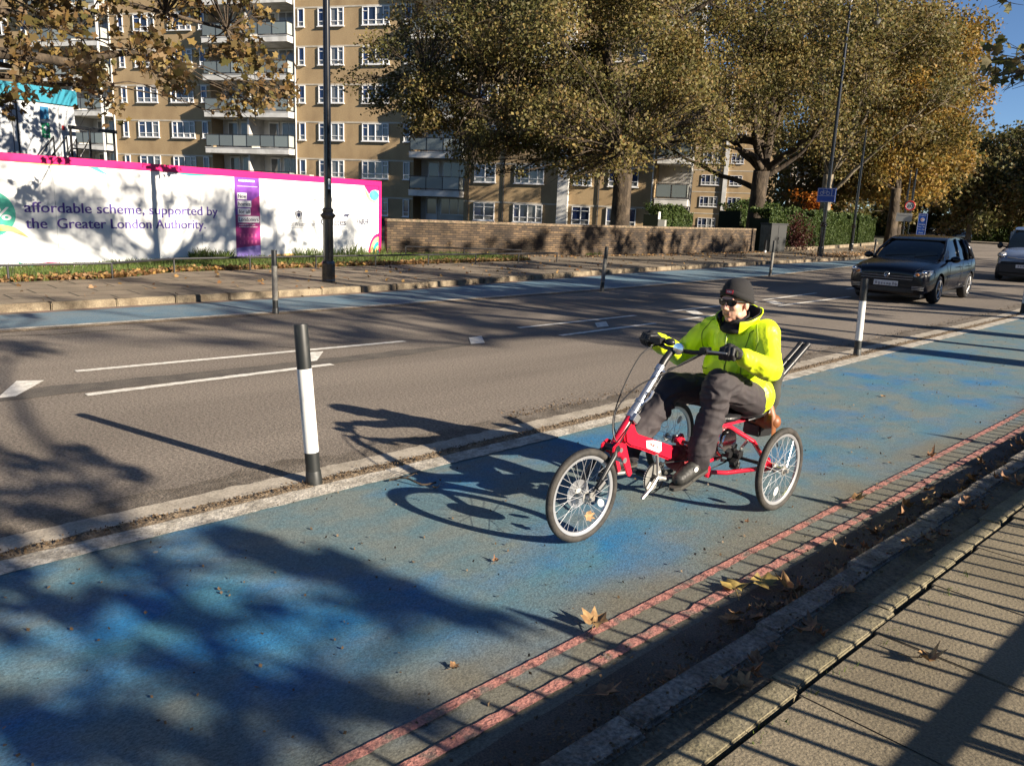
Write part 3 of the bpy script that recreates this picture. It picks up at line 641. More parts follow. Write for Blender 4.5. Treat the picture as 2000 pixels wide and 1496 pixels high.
for y_ in (-0.9, -0.25):
    m.tube([(3.7, y_, 2.1), (4.55, y_, 3.15), (4.56, y_, 2.0)], 0.035, 8); m.tube([(4.15, y_, 2.1), (4.57, y_, 2.65)], 0.025, 8)
    m.tube([(4.7, y_, 2.3), (5.2, y_, 3.15), (5.2, y_, 2.0)], 0.035, 8)
m.bb((4.5, -0.95, 2.0), (5.4, -0.02, 2.1)); m.build("stair_rail", black_gloss, cab)
sc_ = empty("scaffold_gate", (-25.8, 6.9, 0), HA, "black steel scaffold frame standing at the end of the site cabin", "scaffold")
m = MB()
for x_ in (0, 0.55, 1.3): m.tube([(x_, 0, 0), (x_, 0, 3.5)], 0.035, 8)
m.build("upright", black_gloss, sc_); m = MB(); m.bb((-0.05, -0.03, 3.4), (1.4, 0.03, 3.5)); m.bb((0.0, -0.02, 2.85), (1.3, 0.02, 2.9)); m.build("crossbar", black_gloss, sc_)
pl_ = empty("scaffold_pole", (-31.5, 9.5, 0), 0, "tall thin white pole rising in front of the left balcony stack", "pole"); m = MB(); m.tube([(0, 0, 0), (-0.05, 0, 9)], 0.05, 8); m.build("shaft", white_p, pl_)
m = MB(); m.tube([(0, 0, 0), (0, 0, 0.12)], 0.12, 10); m.build("foot", metal_dark, pl_)

# ================================================================== BRICK GARDEN WALL
def brickmat(name, c1, c2, mort, bw=0.225, bh=0.075):
    m = pbr(name, c1, 0.9); n = m.node_tree; b = n.nodes["Principled BSDF"]; tc = n.nodes.new("ShaderNodeTexCoord"); sp = n.nodes.new("ShaderNodeSeparateXYZ"); cb = n.nodes.new("ShaderNodeCombineXYZ")
    n.links.new(tc.outputs["Object"], sp.inputs[0]); n.links.new(sp.outputs[0], cb.inputs[0]); n.links.new(sp.outputs[2], cb.inputs[1])
    br = n.nodes.new("ShaderNodeTexBrick"); br.inputs["Scale"].default_value = 1; br.inputs["Brick Width"].default_value = bw; br.inputs["Row Height"].default_value = bh; br.inputs["Mortar Size"].default_value = 0.009; br.inputs["Mortar Smooth"].default_value = 0.3
    br.inputs["Color1"].default_value = (*c1, 1); br.inputs["Color2"].default_value = (*c2, 1); br.inputs["Mortar"].default_value = (*mort, 1); br.inputs["Bias"].default_value = 0.1
    n.links.new(cb.outputs[0], br.inputs[0])
    t = n.nodes.new("ShaderNodeTexNoise"); t.inputs["Scale"].default_value = 1.3; t.inputs["Detail"].default_value = 6; n.links.new(tc.outputs["Object"], t.inputs["Vector"])
    r = n.nodes.new("ShaderNodeMapRange"); r.inputs[1].default_value = 0.35; r.inputs[2].default_value = 0.65; r.inputs[3].default_value = 0.35; r.inputs[4].default_value = 1.4; n.links.new(t.outputs[0], r.inputs[0])
    x = n.nodes.new("ShaderNodeMix"); x.data_type = 'RGBA'; x.blend_type = 'MULTIPLY'; x.inputs[0].default_value = 1; n.links.new(br.outputs[0], x.inputs[6]); n.links.new(r.outputs[0], x.inputs[7]); n.links.new(x.outputs[2], b.inputs["Base Color"])
    q = n.nodes.new("ShaderNodeBump"); q.invert = True; q.inputs["Distance"].default_value = 0.015; n.links.new(br.outputs["Fac"], q.inputs["Height"]); n.links.new(q.outputs[0], b.inputs["Normal"]); return m
wallbrick = brickmat("stock brick", (0.125, 0.082, 0.044), (0.042, 0.029, 0.020), (0.030, 0.024, 0.016))
WP = [(-21.95, 15.0), (-20.35, 22.0), (-20.75, 29.5), (-21.5, 36.9)]
bw_ = empty("brick_wall", (WP[0][0], WP[0][1], 0), 0, "weathered low brown brick garden wall running from the hoarding to the black cabinet", "wall")
for (x0, y0), (x1, y1) in zip(WP, WP[1:]):
    L = math.hypot(x1-x0, y1-y0); a = math.atan2(y1-y0, x1-x0)
    m = MB(); m.bb((0, 0.0, 0), (L, 0.22, 1.16)); o = m.build("wall", wallbrick, bw_); o.location = (x0-WP[0][0], y0-WP[0][1], 0); o.rotation_euler = (0, 0, a)
    m = MB(); m.bb((0, -0.015, 1.161), (L, 0.235, 1.24)); o = m.build("coping", pbr("coping brick", (0.20, 0.14, 0.09), 0.9, col2=(0.10, 0.08, 0.05), sc=5, grain=(25, 0.4)), bw_); o.location = (x0-WP[0][0], y0-WP[0][1], 0); o.rotation_euler = (0, 0, a)
# parapet of a second wall seen over the hoarding
m = MB(); m.bb((0, 0, 0), (2.45, 0.25, 2.55)); pw2 = empty("brick_wall", (-29.35, 13.95, 0), math.atan2(0.49641, 0.868088), "short brick wall end just showing above the pink hoarding band", "wall"); m.build("wall", wallbrick, pw2)
m = MB(); m.bb((-0.03, -0.03, 2.551), (2.48, 0.28, 2.63)); m.build("coping", stone, pw2)

# ================================================================== KNEE RAILS
def knee_rail(pts, label, every=1.6, h=0.30):
    r = empty("knee_rail", (pts[0][0], pts[0][1], 0.10), 0, label, "rail"); P = [Vector((x-pts[0][0], y-pts[0][1], 0)) for x, y in pts]
    m = MB()
    for a, b in zip(P, P[1:]):
        m.tube([a+Vector((0, 0, h)), b+Vector((0, 0, h))], 0.022, 8)
    m.build("rail", metal_dark, r, smooth=True)
    for a, b in zip(P, P[1:]):
        n = max(1, round((b-a).length/every))
        for i in range(0 if a is P[0] else 1, n+1):
            p = a+(b-a)*i/n; q = MB(); q.tube([p, p+Vector((0, 0, h))], 0.02, 6); q.build("post", metal_dark, r)
knee_rail([(-15.95, -2), (-16.3, 4.9), (-17.2, 6.4), (-17.5, 9.9), (-17.75, 18.6)], "dark low knee rail along the grass in front of the printed hoarding")
knee_rail([(-21.2, 15.2), (-19.2, 18.4)], "short dark knee rail between the brick wall and the leafy verge")

# unseen row of houses added beyond the near-side park to block low sky fill
tr_ = empty("added_terrace", (62, -60, 0), radians(90), "unseen row of brick houses added behind the camera to block low sky light", "added_terrace")
MB().bb((0, -12, 0), (170, 0, 15.5)).build("wall", wallbrick, tr_); MB().bb((-0.5, -12.5, 15.5), (170.5, 0.5, 17.5)).build("roof", metal_dark, tr_)
m = MB()
for i in range(40):
    for k in range(4): m.bb((2+i*4.2, 0.0, 1.5+k*3.5), (3.5+i*4.2, 0.06, 3.6+k*3.5))
w__ = m.build("windows", pane_m, tr_); w__["kind"] = "stuff"
# ================================================================== TREES
bark = pbr("plane bark", (0.035, 0.025, 0.016), 0.95, col2=(0.085, 0.062, 0.040), sc=3.2, bias=(0.46, 0.62), bump=(9, 0.05), grain=(30, 0.35), stretch=(1, 1, 0.45))  # tone darkened to stand in for shade on the trunks
bark_pale = pbr("pale plane bark", (0.26, 0.22, 0.16), 0.95, col2=(0.11, 0.085, 0.055), sc=3, bump=(9, 0.03))
YL = (0.33, 0.235, 0.055); OL = (0.155, 0.145, 0.040); BR = (0.20, 0.115, 0.038); GR = (0.080, 0.095, 0.022); GD = (0.37, 0.205, 0.038); PB = (0.27, 0.20, 0.11)
lm_plane = leafmat("plane leaves", [OL, (0.29, 0.22, 0.07), BR, (0.13, 0.128, 0.040), (0.21, 0.175, 0.055), (0.25, 0.19, 0.115)], 0.38, big=((0.060, 0.068, 0.020), 0.40))
lm_gold = leafmat("golden leaves", [YL, GD, OL, GD, BR, YL], 0.38, big=((0.075, 0.078, 0.022), 0.33))
lm_near = leafmat("near plane leaves", [OL, YL, BR, (0.17, 0.16, 0.045), PB, BR], 0.38)
lm_hang = leafmat("hanging plane leaves", [(0.10, 0.085, 0.028), (0.24, 0.165, 0.045), (0.15, 0.085, 0.032), (0.09, 0.085, 0.024), (0.20, 0.13, 0.06), (0.12, 0.07, 0.03)], 0.28)
lm_dull = leafmat("dull leaves", [(0.20, 0.15, 0.05), BR, (0.10, 0.10, 0.03), OL, PB], 0.35, big=((0.07, 0.08, 0.024), 0.3))
lm_hedge = leafmat("hedge leaves", [(0.022, 0.045, 0.010), (0.05, 0.085, 0.018), (0.09, 0.12, 0.03), (0.035, 0.06, 0.013)], 0.2)
lm_red = leafmat("red shrub leaves", [(0.07, 0.015, 0.015), (0.035, 0.012, 0.01), (0.09, 0.03, 0.02)], 0.3)
lm_orange = leafmat("orange leaves", [(0.50, 0.17, 0.02), (0.42, 0.12, 0.015), (0.55, 0.24, 0.04)], 0.4)

def leaf_cloud(name, cen, size, mat, parent, seed=0, shape='kite', flatness=0.0):
    """one face (or two) per leaf, every leaf turned its own way"""
    R = np.random.RandomState(seed); N = len(cen); cen = np.asarray(cen, float)
    a = R.normal(size=(N, 3)); a[:, 2] -= 0.35; a /= np.linalg.norm(a, axis=1)[:, None]
    nrm = R.normal(size=(N, 3)); nrm[:, 2] += flatness; b = np.cross(a, nrm); b /= np.linalg.norm(b, axis=1)[:, None]; c = np.cross(a, b)
    s = size*R.uniform(0.65, 1.25, N)[:, None]
    if shape == 'kite': prof = [(0, 0, 0), (0.45, 0.42, 0.06), (1.0, 0, 0.0), (0.5, -0.42, 0.10)]
    elif shape == 'maple': prof = [(0, 0, 0), (-0.02, 0.30, .06), (0.28, 0.26, .02), (0.42, 0.55, .14), (0.60, 0.26, .02), (1.0, 0.03, .10), (0.66, -0.24, .03), (0.48, -0.55, .12), (0.30, -0.27, .02), (0.0, -0.32, .08)]
    k = len(prof); V = np.zeros((N, k, 3))
    for i, (u, v, w_) in enumerate(prof): V[:, i] = cen + s*(u-0.5)*a + s*v*b + s*w_*c
    me = bpy.data.meshes.new(name); me.vertices.add(N*k); me.vertices.foreach_set("co", V.reshape(-1))
    me.loops.add(N*k); me.loops.foreach_set("vertex_index", np.arange(N*k, dtype=np.int32)); me.polygons.add(N)
    me.polygons.foreach_set("loop_start", np.arange(0, N*k, k, dtype=np.int32)); me.polygons.foreach_set("loop_total", np.full(N, k, dtype=np.int32))
    me.update(calc_edges=True); me.materials.append(mat); me.validate()
    o = bpy.data.objects.new(name, me); C.objects.link(o); o.parent = parent; return o

def limb(mb, a, b, ra, rbb, rnd, bend=0.12, n=6, sides=7, sag=0.0):
    a = Vector(a); b = Vector(b); L = (b-a).length; off = Vector((rnd.uniform(-1, 1), rnd.uniform(-1, 1), rnd.uniform(-0.4, 0.8)))*bend*L
    pts = []
    for i in range(n+1):
        t = i/n; p = a.lerp(b, t)+off*sin(pi*t)*(1-0.3*t); p.z -= sag*L*t*t*0.5
        p += Vector((rnd.uniform(-1, 1), rnd.uniform(-1, 1), rnd.uniform(-1, 1)))*0.018*L*(1 if 0 < i < n else 0); pts.append(p)
    mb.tube(pts, [ra+(rbb-ra)*(i/n)**0.8 for i in range(n+1)], sides); return pts

def open_gap(bl, base):
    """leave the gap between neighbouring crowns through which low sun reaches the flats"""
    out = []; rnd = random.Random(3); ca, sa = 0.868088, 0.49641
    for b in bl:
        x, y, z = b[0]+base[0], b[1]+base[1], b[2]
        px, py = x+53.77, y-31.88; dist = (px*sa-py*ca)           # distance in front of the facade
        den = SX*sa-SY*ca; t = dist/den; hz = z-t*math.tan(SUN_EL); u = (px-SX*t)*ca+(py-SY*t)*sa
        if 9.0 < u < 24.5 and 0.0 < hz < 5.2 and rnd.random() < 0.86: continue
        out.append(b)
    return out
def tree(name, label, cat, base, tr, fork, blobs, leaf, per, mat, seed, limbs=6, group=None, shape='kite', lean=(0, 0), bk=None, twig=0.02, density=None, rz=0.0, extra=()):
    """blobs: (x,y,z,r) leaf masses relative to the base; every mass hangs on a branch of its own"""
    rnd = random.Random(seed); R = np.random.RandomState(seed)
    t = empty(name, base, rz, label, cat, group); mb = MB(); bk = bk or bark
    top = max(b[2] for b in blobs); F = Vector((lean[0], lean[1], fork))
    p = [Vector((0, 0, -0.3)), Vector((0, 0, 0.15)), Vector((lean[0]*0.1, lean[1]*0.1, fork*0.3)), Vector((lean[0]*0.5, lean[1]*0.5, fork*0.66)), F]
    mb.tube(p, [tr*1.55, tr*1.22, tr*1.0, tr*0.92, tr*0.95], 14)
    nodes = [(F, tr*0.8)]
    # main limbs toward groups of blobs
    bl = [Vector(b[:3]) for b in blobs]
    cen = sum(bl, Vector())/len(bl)
    lp = limb(mb, F, Vector((cen.x*0.6+lean[0]*.4, cen.y*0.6+lean[1]*.4, top*0.86)), tr*0.8, tr*0.18, rnd, 0.05, 8, 10); nodes += [(q, tr*0.6*(1-i/9)) for i, q in enumerate(lp)]
    ls = sorted(range(len(bl)), key=lambda i: math.atan2(bl[i].y-F.y, bl[i].x-F.x))
    for k in range(limbs):
        g = bl[ls[int((k+rnd.random()*0.6)*len(ls)/limbs) % len(ls)]]
        tgt = F.lerp(g, 0.82); st = lp[rnd.choice((0, 0, 1, 2))]
        q = limb(mb, st, tgt, tr*0.52, tr*0.12, rnd, 0.13, 8, 9); nodes += [(u, tr*0.42*(1-i/9)) for i, u in enumerate(q)]
    for e in extra:
        q = limb(mb, e[0], e[1], e[2], e[3], rnd, 0.10, 8, 9); nodes += [(u, e[2]*0.7*(1-i/10)) for i, u in enumerate(q)]
    cs = []
    for bi, b in enumerate(blobs):
        g = bl[bi]; nd = min(nodes, key=lambda q: (q[0]-g).length + (1.5 if q[0].z > g.z+1 else 0)); r = b[3]
        q = limb(mb, nd[0], g, max(twig*1.6, min(nd[1]*0.5, tr*0.15)), twig*0.6, rnd, 0.10, 5, 5, 0.05)
        for j in range(7):   # twigs inside the mass
            d = Vector((rnd.gauss(0, 1), rnd.gauss(0, 1), rnd.gauss(-0.2, 0.8))); d.normalize(); limb(mb, q[rnd.choice((3, 4, 5))], g+d*r*rnd.uniform(0.6, 1.2), twig*0.8, twig*0.3, rnd, 0.15, 3, 4, 0.1)
        n = int(per*(b[4] if len(b) > 4 else 1)*(r**2.2)); pts = R.normal(size=(n, 3)); pts /= np.linalg.norm(pts, axis=1)[:, None]
        pts *= (R.uniform(0, 1, n)**0.45)[:, None]*r*R.uniform(0.75, 1.2, n)[:, None]; pts[:, 2] *= 0.75
        cs.append(pts+np.array(g))
    mb.build("trunk", bk, t, smooth='all')
    leaf_cloud("crown", np.concatenate(cs), leaf, mat, t, seed, shape)
    return t

def crown_blobs(cx, cy, cz, rx, ry, rz_, n, r0, r1, seed, zmin=None, front=None):
    """leaf masses filling a lumpy ellipsoid, mostly near its surface"""
    rnd = random.Random(seed); out = []
    while len(out) < n:
        d = Vector((rnd.gauss(0, 1), rnd.gauss(0, 1), rnd.gauss(0, 1))); d.normalize()
        f = 0.80+0.32*noise.noise(d*2.3+Vector((seed*1.7, 0, 0))); k = rnd.random()**0.42
        p = (cx+d.x*rx*k*f, cy+d.y*ry*k*f, cz+d.z*rz_*k*f)
        if zmin is not None and p[2] < zmin: continue
        if noise.noise(Vector(p)*0.45+Vector((seed, 3, 1))) < -0.14: continue
        out.append((*p, rnd.uniform(r0, r1), rnd.choice((0.35, 0.7, 0.9, 1.0, 1.2, 1.4))))
    return out

# T1, T2: the two great planes behind the brick wall; a row follows the street beyond them
GT = "plane trees lining the far pavement"
tree("plane_tree", "big plane tree with a thick mottled trunk rising right behind the brick wall", "tree", (-23.5, 28.6, 0), 0.44, 3.6,
     crown_blobs(-1.6, -1.6, 9.2, 9.8, 9.4, 7.2, 210, 0.8, 1.6, 1, 3.7)+crown_blobs(1.0, -4.0, 5.3, 8.5, 5, 2.6, 75, 0.5, 0.9, 11, 3.0)+crown_blobs(-4.6, -7.2, 7.2, 4.2, 3.6, 3.8, 75, 0.5, 1.0, 12, 3.4)+crown_blobs(0.5, -6.0, 4.3, 8.5, 3.0, 1.8, 90, 0.3, 0.65, 13, 2.75), 0.125, 330, lm_plane, 1, 8, GT)
tree("plane_tree", "plane tree with a dark forking trunk behind the right end of the brick wall", "tree", (-24.0, 40.9, 0), 0.46, 4.3,
     open_gap(crown_blobs(0, -0.5, 10.5, 8.6, 8.0, 7.4, 190, 0.9, 1.7, 2, 6.0)+crown_blobs(-2.5, -5.5, 6.0, 5.0, 3.5, 1.8, 46, 0.4, 0.8, 14, 4.6), (-24.0, 40.9)), 0.15, 140, lm_plane, 2, 8, GT, lean=(0.3, -0.3),
     extra=[((0, 0, 3.3), (-3.6, -4.2, 5.4), 0.17, 0.05), ((0.1, 0, 3.8), (2.5, 1.6, 6.6), 0.16, 0.06)])
tree("plane_tree", "pale-trunked plane tree standing behind the blue cycle sign", "tree", (-24.2, 49.5, 0), 0.36, 4.6,
     open_gap(crown_blobs(0.6, 0, 11.0, 8.0, 7.4, 7.2, 150, 1.0, 1.8, 3, 5.2), (-24.2, 49.5)), 0.17, 145, lm_plane, 3, 7, GT, bk=bark_pale, extra=[((0, 0, 3.0), (4.2, 0.4, 7.4), 0.15, 0.05)])
tree("plane_tree", "golden plane tree over the hedge between the lamp posts", "tree", (-23.6, 58.5, 0), 0.34, 4.2,
     crown_blobs(-0.6, -1, 10.6, 6.0, 7, 8.0, 150, 1.0, 1.9, 4, 3.4), 0.20, 165, lm_gold, 4, 7, GT)
tree("plane_tree", "tall golden plane tree whose crown edges the blue sky", "tree", (-27.3, 68.0, 0), 0.36, 4.5,
     crown_blobs(-0.2, -2, 10.2, 6.4, 7, 8.4, 150, 1.2, 2.0, 5, 3.0), 0.26, 105, lm_gold, 5, 7, GT)
tree("plane_tree", "yellow plane tree leaning low over the far road beyond the hatchback", "tree", (-32.5, 82.0, 0), 0.36, 4.5,
     crown_blobs(0.4, -2, 8.2, 7.4, 7, 6.6, 130, 1.3, 2.0, 6, 2.2), 0.28, 90, lm_gold, 6, 7, GT)
GF = "hazy trees where the street bends away"
FB = [crown_blobs(0, 0, 7.5, 7.5, 7, 7.4, 95, 1.4, 2.4, 7, 1.0), crown_blobs(0, 0, 6, 6, 6.5, 6, 80, 1.3, 2.2, 8, 0.8)]
far = []
for i, (x, y, k, lab) in enumerate(((-44, 112, 0, "large dull tree far down the street behind the parked cars"), (-37.5, 118, 0, "dull brown tree at the far bend, right of the golden crowns"), (-33, 104, 1, "bare-limbed tree at the far bend above the parked cars"), (-50, 125, 0, "shadowed tree closing the view far down the street"), (-29.0, 112, 0, "hazy tree against the sky at the right edge, beyond the van"), (-60, 118, 1, "distant tree half hidden behind the golden crowns"), (-66, 100, 0, "distant tree behind the end of the hedge"), (-25, 132, 0, "farthest hazy tree by the right edge of the view"), (-37, 134, 1, "low dark tree directly behind the parked cars"), (-45, 128, 0, "dark tree behind the parked cars, left of the bare-limbed one"), (-24, 108, 1, "low tree partly cut off by the right edge above the van"))):
    if i in (0, 2): far.append(tree("broadleaf_tree", lab, "tree", (x, y, 0), 0.3, 3.2, FB[k], 0.40, 46, lm_dull, 20+i, 6, GF, bk=bark_pale)); 
    else: c = copy_tree(far[k]); c.location = (x, y, 0); c.rotation_euler = (0, 0, i*1.3); s = 1+0.05*(i % 3); c.scale = (s, s, s*1.05); tag(c, lab)
# street trees beyond the building, closing the background
for i, (x, y, k, lab) in enumerate(((-34.5, 69, 1, "garden tree behind the hedge, right of the white house"),)):
    c = copy_tree(far[k]); c.location = (x, y, 0); c.rotation_euler = (0, 0, 2+i); tag(c, lab)
ot = tree("orange_shrub", "bright orange autumn shrub glowing behind the lamp post", "shrub", (-27.5, 54, 0), 0.08, 1.6, crown_blobs(0, 0, 3.0, 1.5, 1.5, 1.3, 16, 0.5, 0.8, 31), 0.2, 150, lm_orange, 31, 4, twig=0.012)

# T0: near tree left of the view on the far pavement, its boughs hanging into the picture
def frust(p): 
    q = CR.transposed() @ (Vector(p)-Vector((0, 0, 1.72))); return (1000+1560*q.x/-q.z, 748-1560*q.y/-q.z) if q.z < 0 else (9e9, 0)
rt = random.Random(77); bs = []; T0 = Vector((-16.6, -1.6, 0))
while len(bs) < 150:
    p = Vector((rt.uniform(-21.0, -14.0), rt.uniform(1.0, 10.6), rt.uniform(2.9, 8.5))); u, v = frust(p)
    lim = 268 - 0.00016*max(0, u-60)**2 + 45*noise.noise(Vector((u*0.012, 3, 1)))
    if u > 560 or v > lim-25: continue
    if v > lim-90 and rt.random() < 0.4: continue
    if 150 < u < 420 and v > 175 and rt.random() < 0.45: continue
    bs.append((*(p-T0), rt.uniform(0.30, 0.60), rt.uniform(0.4, 1.1)))
tree("plane_tree", "near plane tree whose thinning leafy boughs hang in at the top left", "tree", T0, 0.38, 3.4, bs, 0.145, 420, lm_hang, 77, 9, "plane trees lining the far pavement", shape='maple', twig=0.012,
     extra=[((0.0, 0, 3.2), (-2.2, 7.2, 3.9), 0.13, 0.03), ((0, 0, 3.6), (-1.0, 9.5, 5.2), 0.12, 0.03)])

# N trees: on the near side behind the camera's right, outside the view; they dapple the street
def back(X, Y, h, z=0.0): k = (h-z)/math.tan(SUN_EL); return (X+SX*k, Y+SY*k, h)
rn = random.Random(5)
def shade_tree(label, base, tr, fork, zones, leaf, per, mat, seed, h0, h1, group="park trees behind the near railing", limbs=5):
    rnd = random.Random(seed); bl = []
    for (x0, x1, y0, y1, zg, n, r0, r1) in zones:
        for _ in range(n):
            p = back(rnd.uniform(x0, x1), rnd.uniform(y0, y1), rnd.uniform(h0, h1), zg); bl.append((p[0]-base[0], p[1]-base[1], p[2], rnd.uniform(r0, r1)))
    return tree("park_tree", label, "tree", base, tr, fork, bl, leaf, per, mat, seed, limbs, group, twig=0.03)
SP = dict(A=[(-3.84, 1.6), (-3.58, 1.67), (-3.35, 1.77), (-3.13, 1.84), (-2.94, 1.92), (-2.7, 1.98), (-2.48, 2.04), (-2.28, 2.1), (-3.2, 1.93), (-2.75, 1.86)],
 B=[(-3.96, 0.63), (-3.77, 0.71), (-3.48, 0.78), (-3.18, 0.83), (-2.93, 0.9), (-2.73, 0.98), (-2.54, 1.05), (-2.36, 1.12), (-2.2, 1.19), (-2.02, 1.24), (-4.1, 0.5), (-3.8, 0.55)],
 C=[(-2.84, 0.41), (-2.68, 0.53), (-2.52, 0.64), (-2.37, 0.74), (-2.2, 0.87), (-2.55, 0.44), (-2.34, 0.66), (-2.9, 0.2), (-2.6, 0.25), (-2.4, 0.45)], D=[(-2.32, 1.34), (-2.16, 1.40), (-2.0, 1.5)],
 S=[(-3.53, 0.92), (-3.26, 1.06), (-3.0, 1.24), (-3.0, 1.42), (-3.43, 0.52), (-3.6, 0.4)],
 R=[(-5.76, 1.43), (-5.44, 1.5), (-5.07, 1.57), (-5.73, 1.09), (-5.13, 1.1), (-4.74, 0.93), (-4.57, 1.04), (-4.36, 0.76), (-4.33, 1.12), (-5.18, 0.87), (-6.2, 1.0), (-6.0, 0.4), (-5.2, 0.3), (-4.6, 0.4), (-6.8, 0.6)])
def point_shade_tree(label, base, tr, fork, pts, h0, h1, seed, leaf=0.11, per=2600):
    rnd = random.Random(seed); bl = []
    for (x, y), r in pts:
        p = back(x, y, rnd.uniform(h0, h1)); bl.append((p[0]-base[0], p[1]-base[1], p[2], r*rnd.uniform(0.8, 1.2)))
    return tree("park_tree", label, "tree", base, tr, fork, bl, leaf, per, lm_near, seed, 5, "park trees behind the near railing", twig=0.011)
pts = [(p, 0.13) for p in SP['A']]+[(p, 0.115) for p in SP['B'][::2]]+[(p, 0.13) for p in SP['C'][:5]]+[(p, 0.10) for p in SP['D']]+[(p, 0.085) for p in SP['S']]+[(p, 0.11) for p in SP['R']]
point_shade_tree("park tree behind the camera shading the near end of the cycle lane", (9.5, 0.4, 0), 0.13, 2.6, pts, 3.3, 5.0, 41)
shade_tree("park tree behind the camera, farther back, shading the near road", (19, 0.5, 0), 0.3, 4, [(-11, -6.4, -2.5, 0.7, 0, 14, 0.2, 0.45), (-13, -9.5, -1, 3.2, 0, 8, 0.2, 0.4)], 0.14, 800, lm_near, 46, 6, 8.5)
shade_tree("park tree behind the near railing dappling the hoarding", (7, 14.5, 0), 0.32, 4.5, [(-19.5, -22.5, 2.0, 14.0, 0.9, 46, 0.3, 0.65), (-12.5, -9.0, 2.5, 8.5, 0, 16, 0.3, 0.5), (-16.5, -12.5, 3, 12, 0, 12, 0.3, 0.5)], 0.15, 330, lm_near, 42, 9.5, 13.5)
shade_tree("park tree farther along the near railing shading the middle of the road", (9, 22, 0), 0.34, 4.2, [(-12.5, -8.0, 7.5, 14, 0, 22, 0.35, 0.6), (-9, -6.5, 8.0, 10.5, 0, 6, 0.25, 0.45), (-19, -12, 12, 20, 0, 24, 0.4, 0.7), (-21.6, -20.2, 15, 37, 0.6, 44, 0.14, 0.32)], 0.2, 330, lm_near, 43, 8.5, 12)
shade_tree("park tree well down the near side beyond the right edge", (7, 33, 0), 0.36, 4.2, [(-14, -6.0, 15, 26, 0, 26, 0.5, 0.9), (-22, -14, 22, 34, 0.3, 24, 0.5, 0.9)], 0.25, 170, lm_near, 44, 8.5, 12.5)
shade_tree("park tree far down the near side shading the road beyond the cars", (4, 50, 0), 0.36, 4.2, [(-18, -6, 28, 50, 0, 34, 0.8, 1.3), (-24, -14, 32, 52, 0.3, 18, 0.8, 1.2)], 0.3, 80, lm_near, 45, 9, 13)
# overhanging branch in the top right corner
bs = []; rt = random.Random(9); TB = Vector((3.2, 16.8, 0))
while len(bs) < 36:
    p = Vector((rt.uniform(-5.4, -2.0), rt.uniform(11.0, 15.5), rt.uniform(3.4, 7.5))); u, v = frust(p)
    if u < 1925+60*noise.noise(Vector((v*0.02, 0, 0))) or u > 2350: continue
    if v > 185: continue
    bs.append((*(p-TB), rt.uniform(0.22, 0.42)))
tree("plane_tree", "plane tree over the near pavement, its dark twigs crossing the top right sky", "tree", TB, 0.3, 4.5, bs+[(rt.uniform(-2, 4), rt.uniform(-1, 5), rt.uniform(7, 11), 0.9, 0.6) for _ in range(14)], 0.15, 150, lm_dull, 9, 5, shape='maple', twig=0.009,
     extra=[((0, 0, 5.0), (-6.6, -3.2, 5.2), 0.08, 0.02), ((0, 0, 5.5), (-7.2, -2.6, 6.1), 0.07, 0.015)])

# ---- hedge and shrubs
def hedge(name, label, pts, h, wd, leaf, per, mat, seed, core):
    R = np.random.RandomState(seed); o = Vector((*pts[0], 0)); e = empty(name, o, 0, label, "hedge"); cs = []; mb = MB()
    for (x0, y0), (x1, y1) in zip(pts, pts[1:]):
        L = math.hypot(x1-x0, y1-y0); d = np.array(((x1-x0)/L, (y1-y0)/L)); nn = np.array((-d[1], d[0])); n = int(per*L)
        s = R.uniform(0, L, n); t = R.uniform(0, 1, n); side = R.uniform(0, 1, n)
        lump = np.array([0.16*noise.noise(Vector((a*0.9, b*2, seed))) for a, b in zip(s, t)])
        off = np.where(side < 0.62, wd/2+lump, R.uniform(-wd/2, wd/2, n)); z = np.where(side < 0.62, t*h, h+lump*1.6)+R.normal(size=n)*0.05
        z = z*(1+0.12*np.sin(s*1.7+seed))
        cs.append(np.stack([x0-o.x+d[0]*s-nn[0]*off*np.where(side < 0.62, 1, 1), y0-o.y+d[1]*s-nn[1]*off, np.maximum(z, 0.03)], 1))
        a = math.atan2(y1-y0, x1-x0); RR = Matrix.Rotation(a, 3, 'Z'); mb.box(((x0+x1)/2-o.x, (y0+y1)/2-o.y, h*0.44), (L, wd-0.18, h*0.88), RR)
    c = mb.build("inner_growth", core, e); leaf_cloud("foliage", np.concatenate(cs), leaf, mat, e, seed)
    return e
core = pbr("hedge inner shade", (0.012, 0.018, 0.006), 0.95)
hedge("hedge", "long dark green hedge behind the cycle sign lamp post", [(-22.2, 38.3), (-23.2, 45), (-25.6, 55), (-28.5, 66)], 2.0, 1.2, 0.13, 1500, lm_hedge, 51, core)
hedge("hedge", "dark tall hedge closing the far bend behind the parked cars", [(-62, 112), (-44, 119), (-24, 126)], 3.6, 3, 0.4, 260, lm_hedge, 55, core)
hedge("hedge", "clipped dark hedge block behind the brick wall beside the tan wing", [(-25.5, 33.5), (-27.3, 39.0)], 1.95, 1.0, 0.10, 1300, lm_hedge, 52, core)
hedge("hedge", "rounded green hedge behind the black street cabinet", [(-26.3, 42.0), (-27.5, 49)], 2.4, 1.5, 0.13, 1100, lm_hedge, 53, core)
R_ = np.random.RandomState(3); rs = empty("red_shrub", (-21.75, 41.6, 0), 0, "dark red shrub growing in front of the green hedge", "shrub")
leaf_cloud("foliage", R_.normal(size=(1500, 3))*[0.35, 0.5, 0.5]+[0, 0, 0.95], 0.12, lm_red, rs, 3); m = MB(); m.tube([(0, 0, 0), (0, 0, 1.2)], 0.03, 6); m.build("stem", bark, rs)
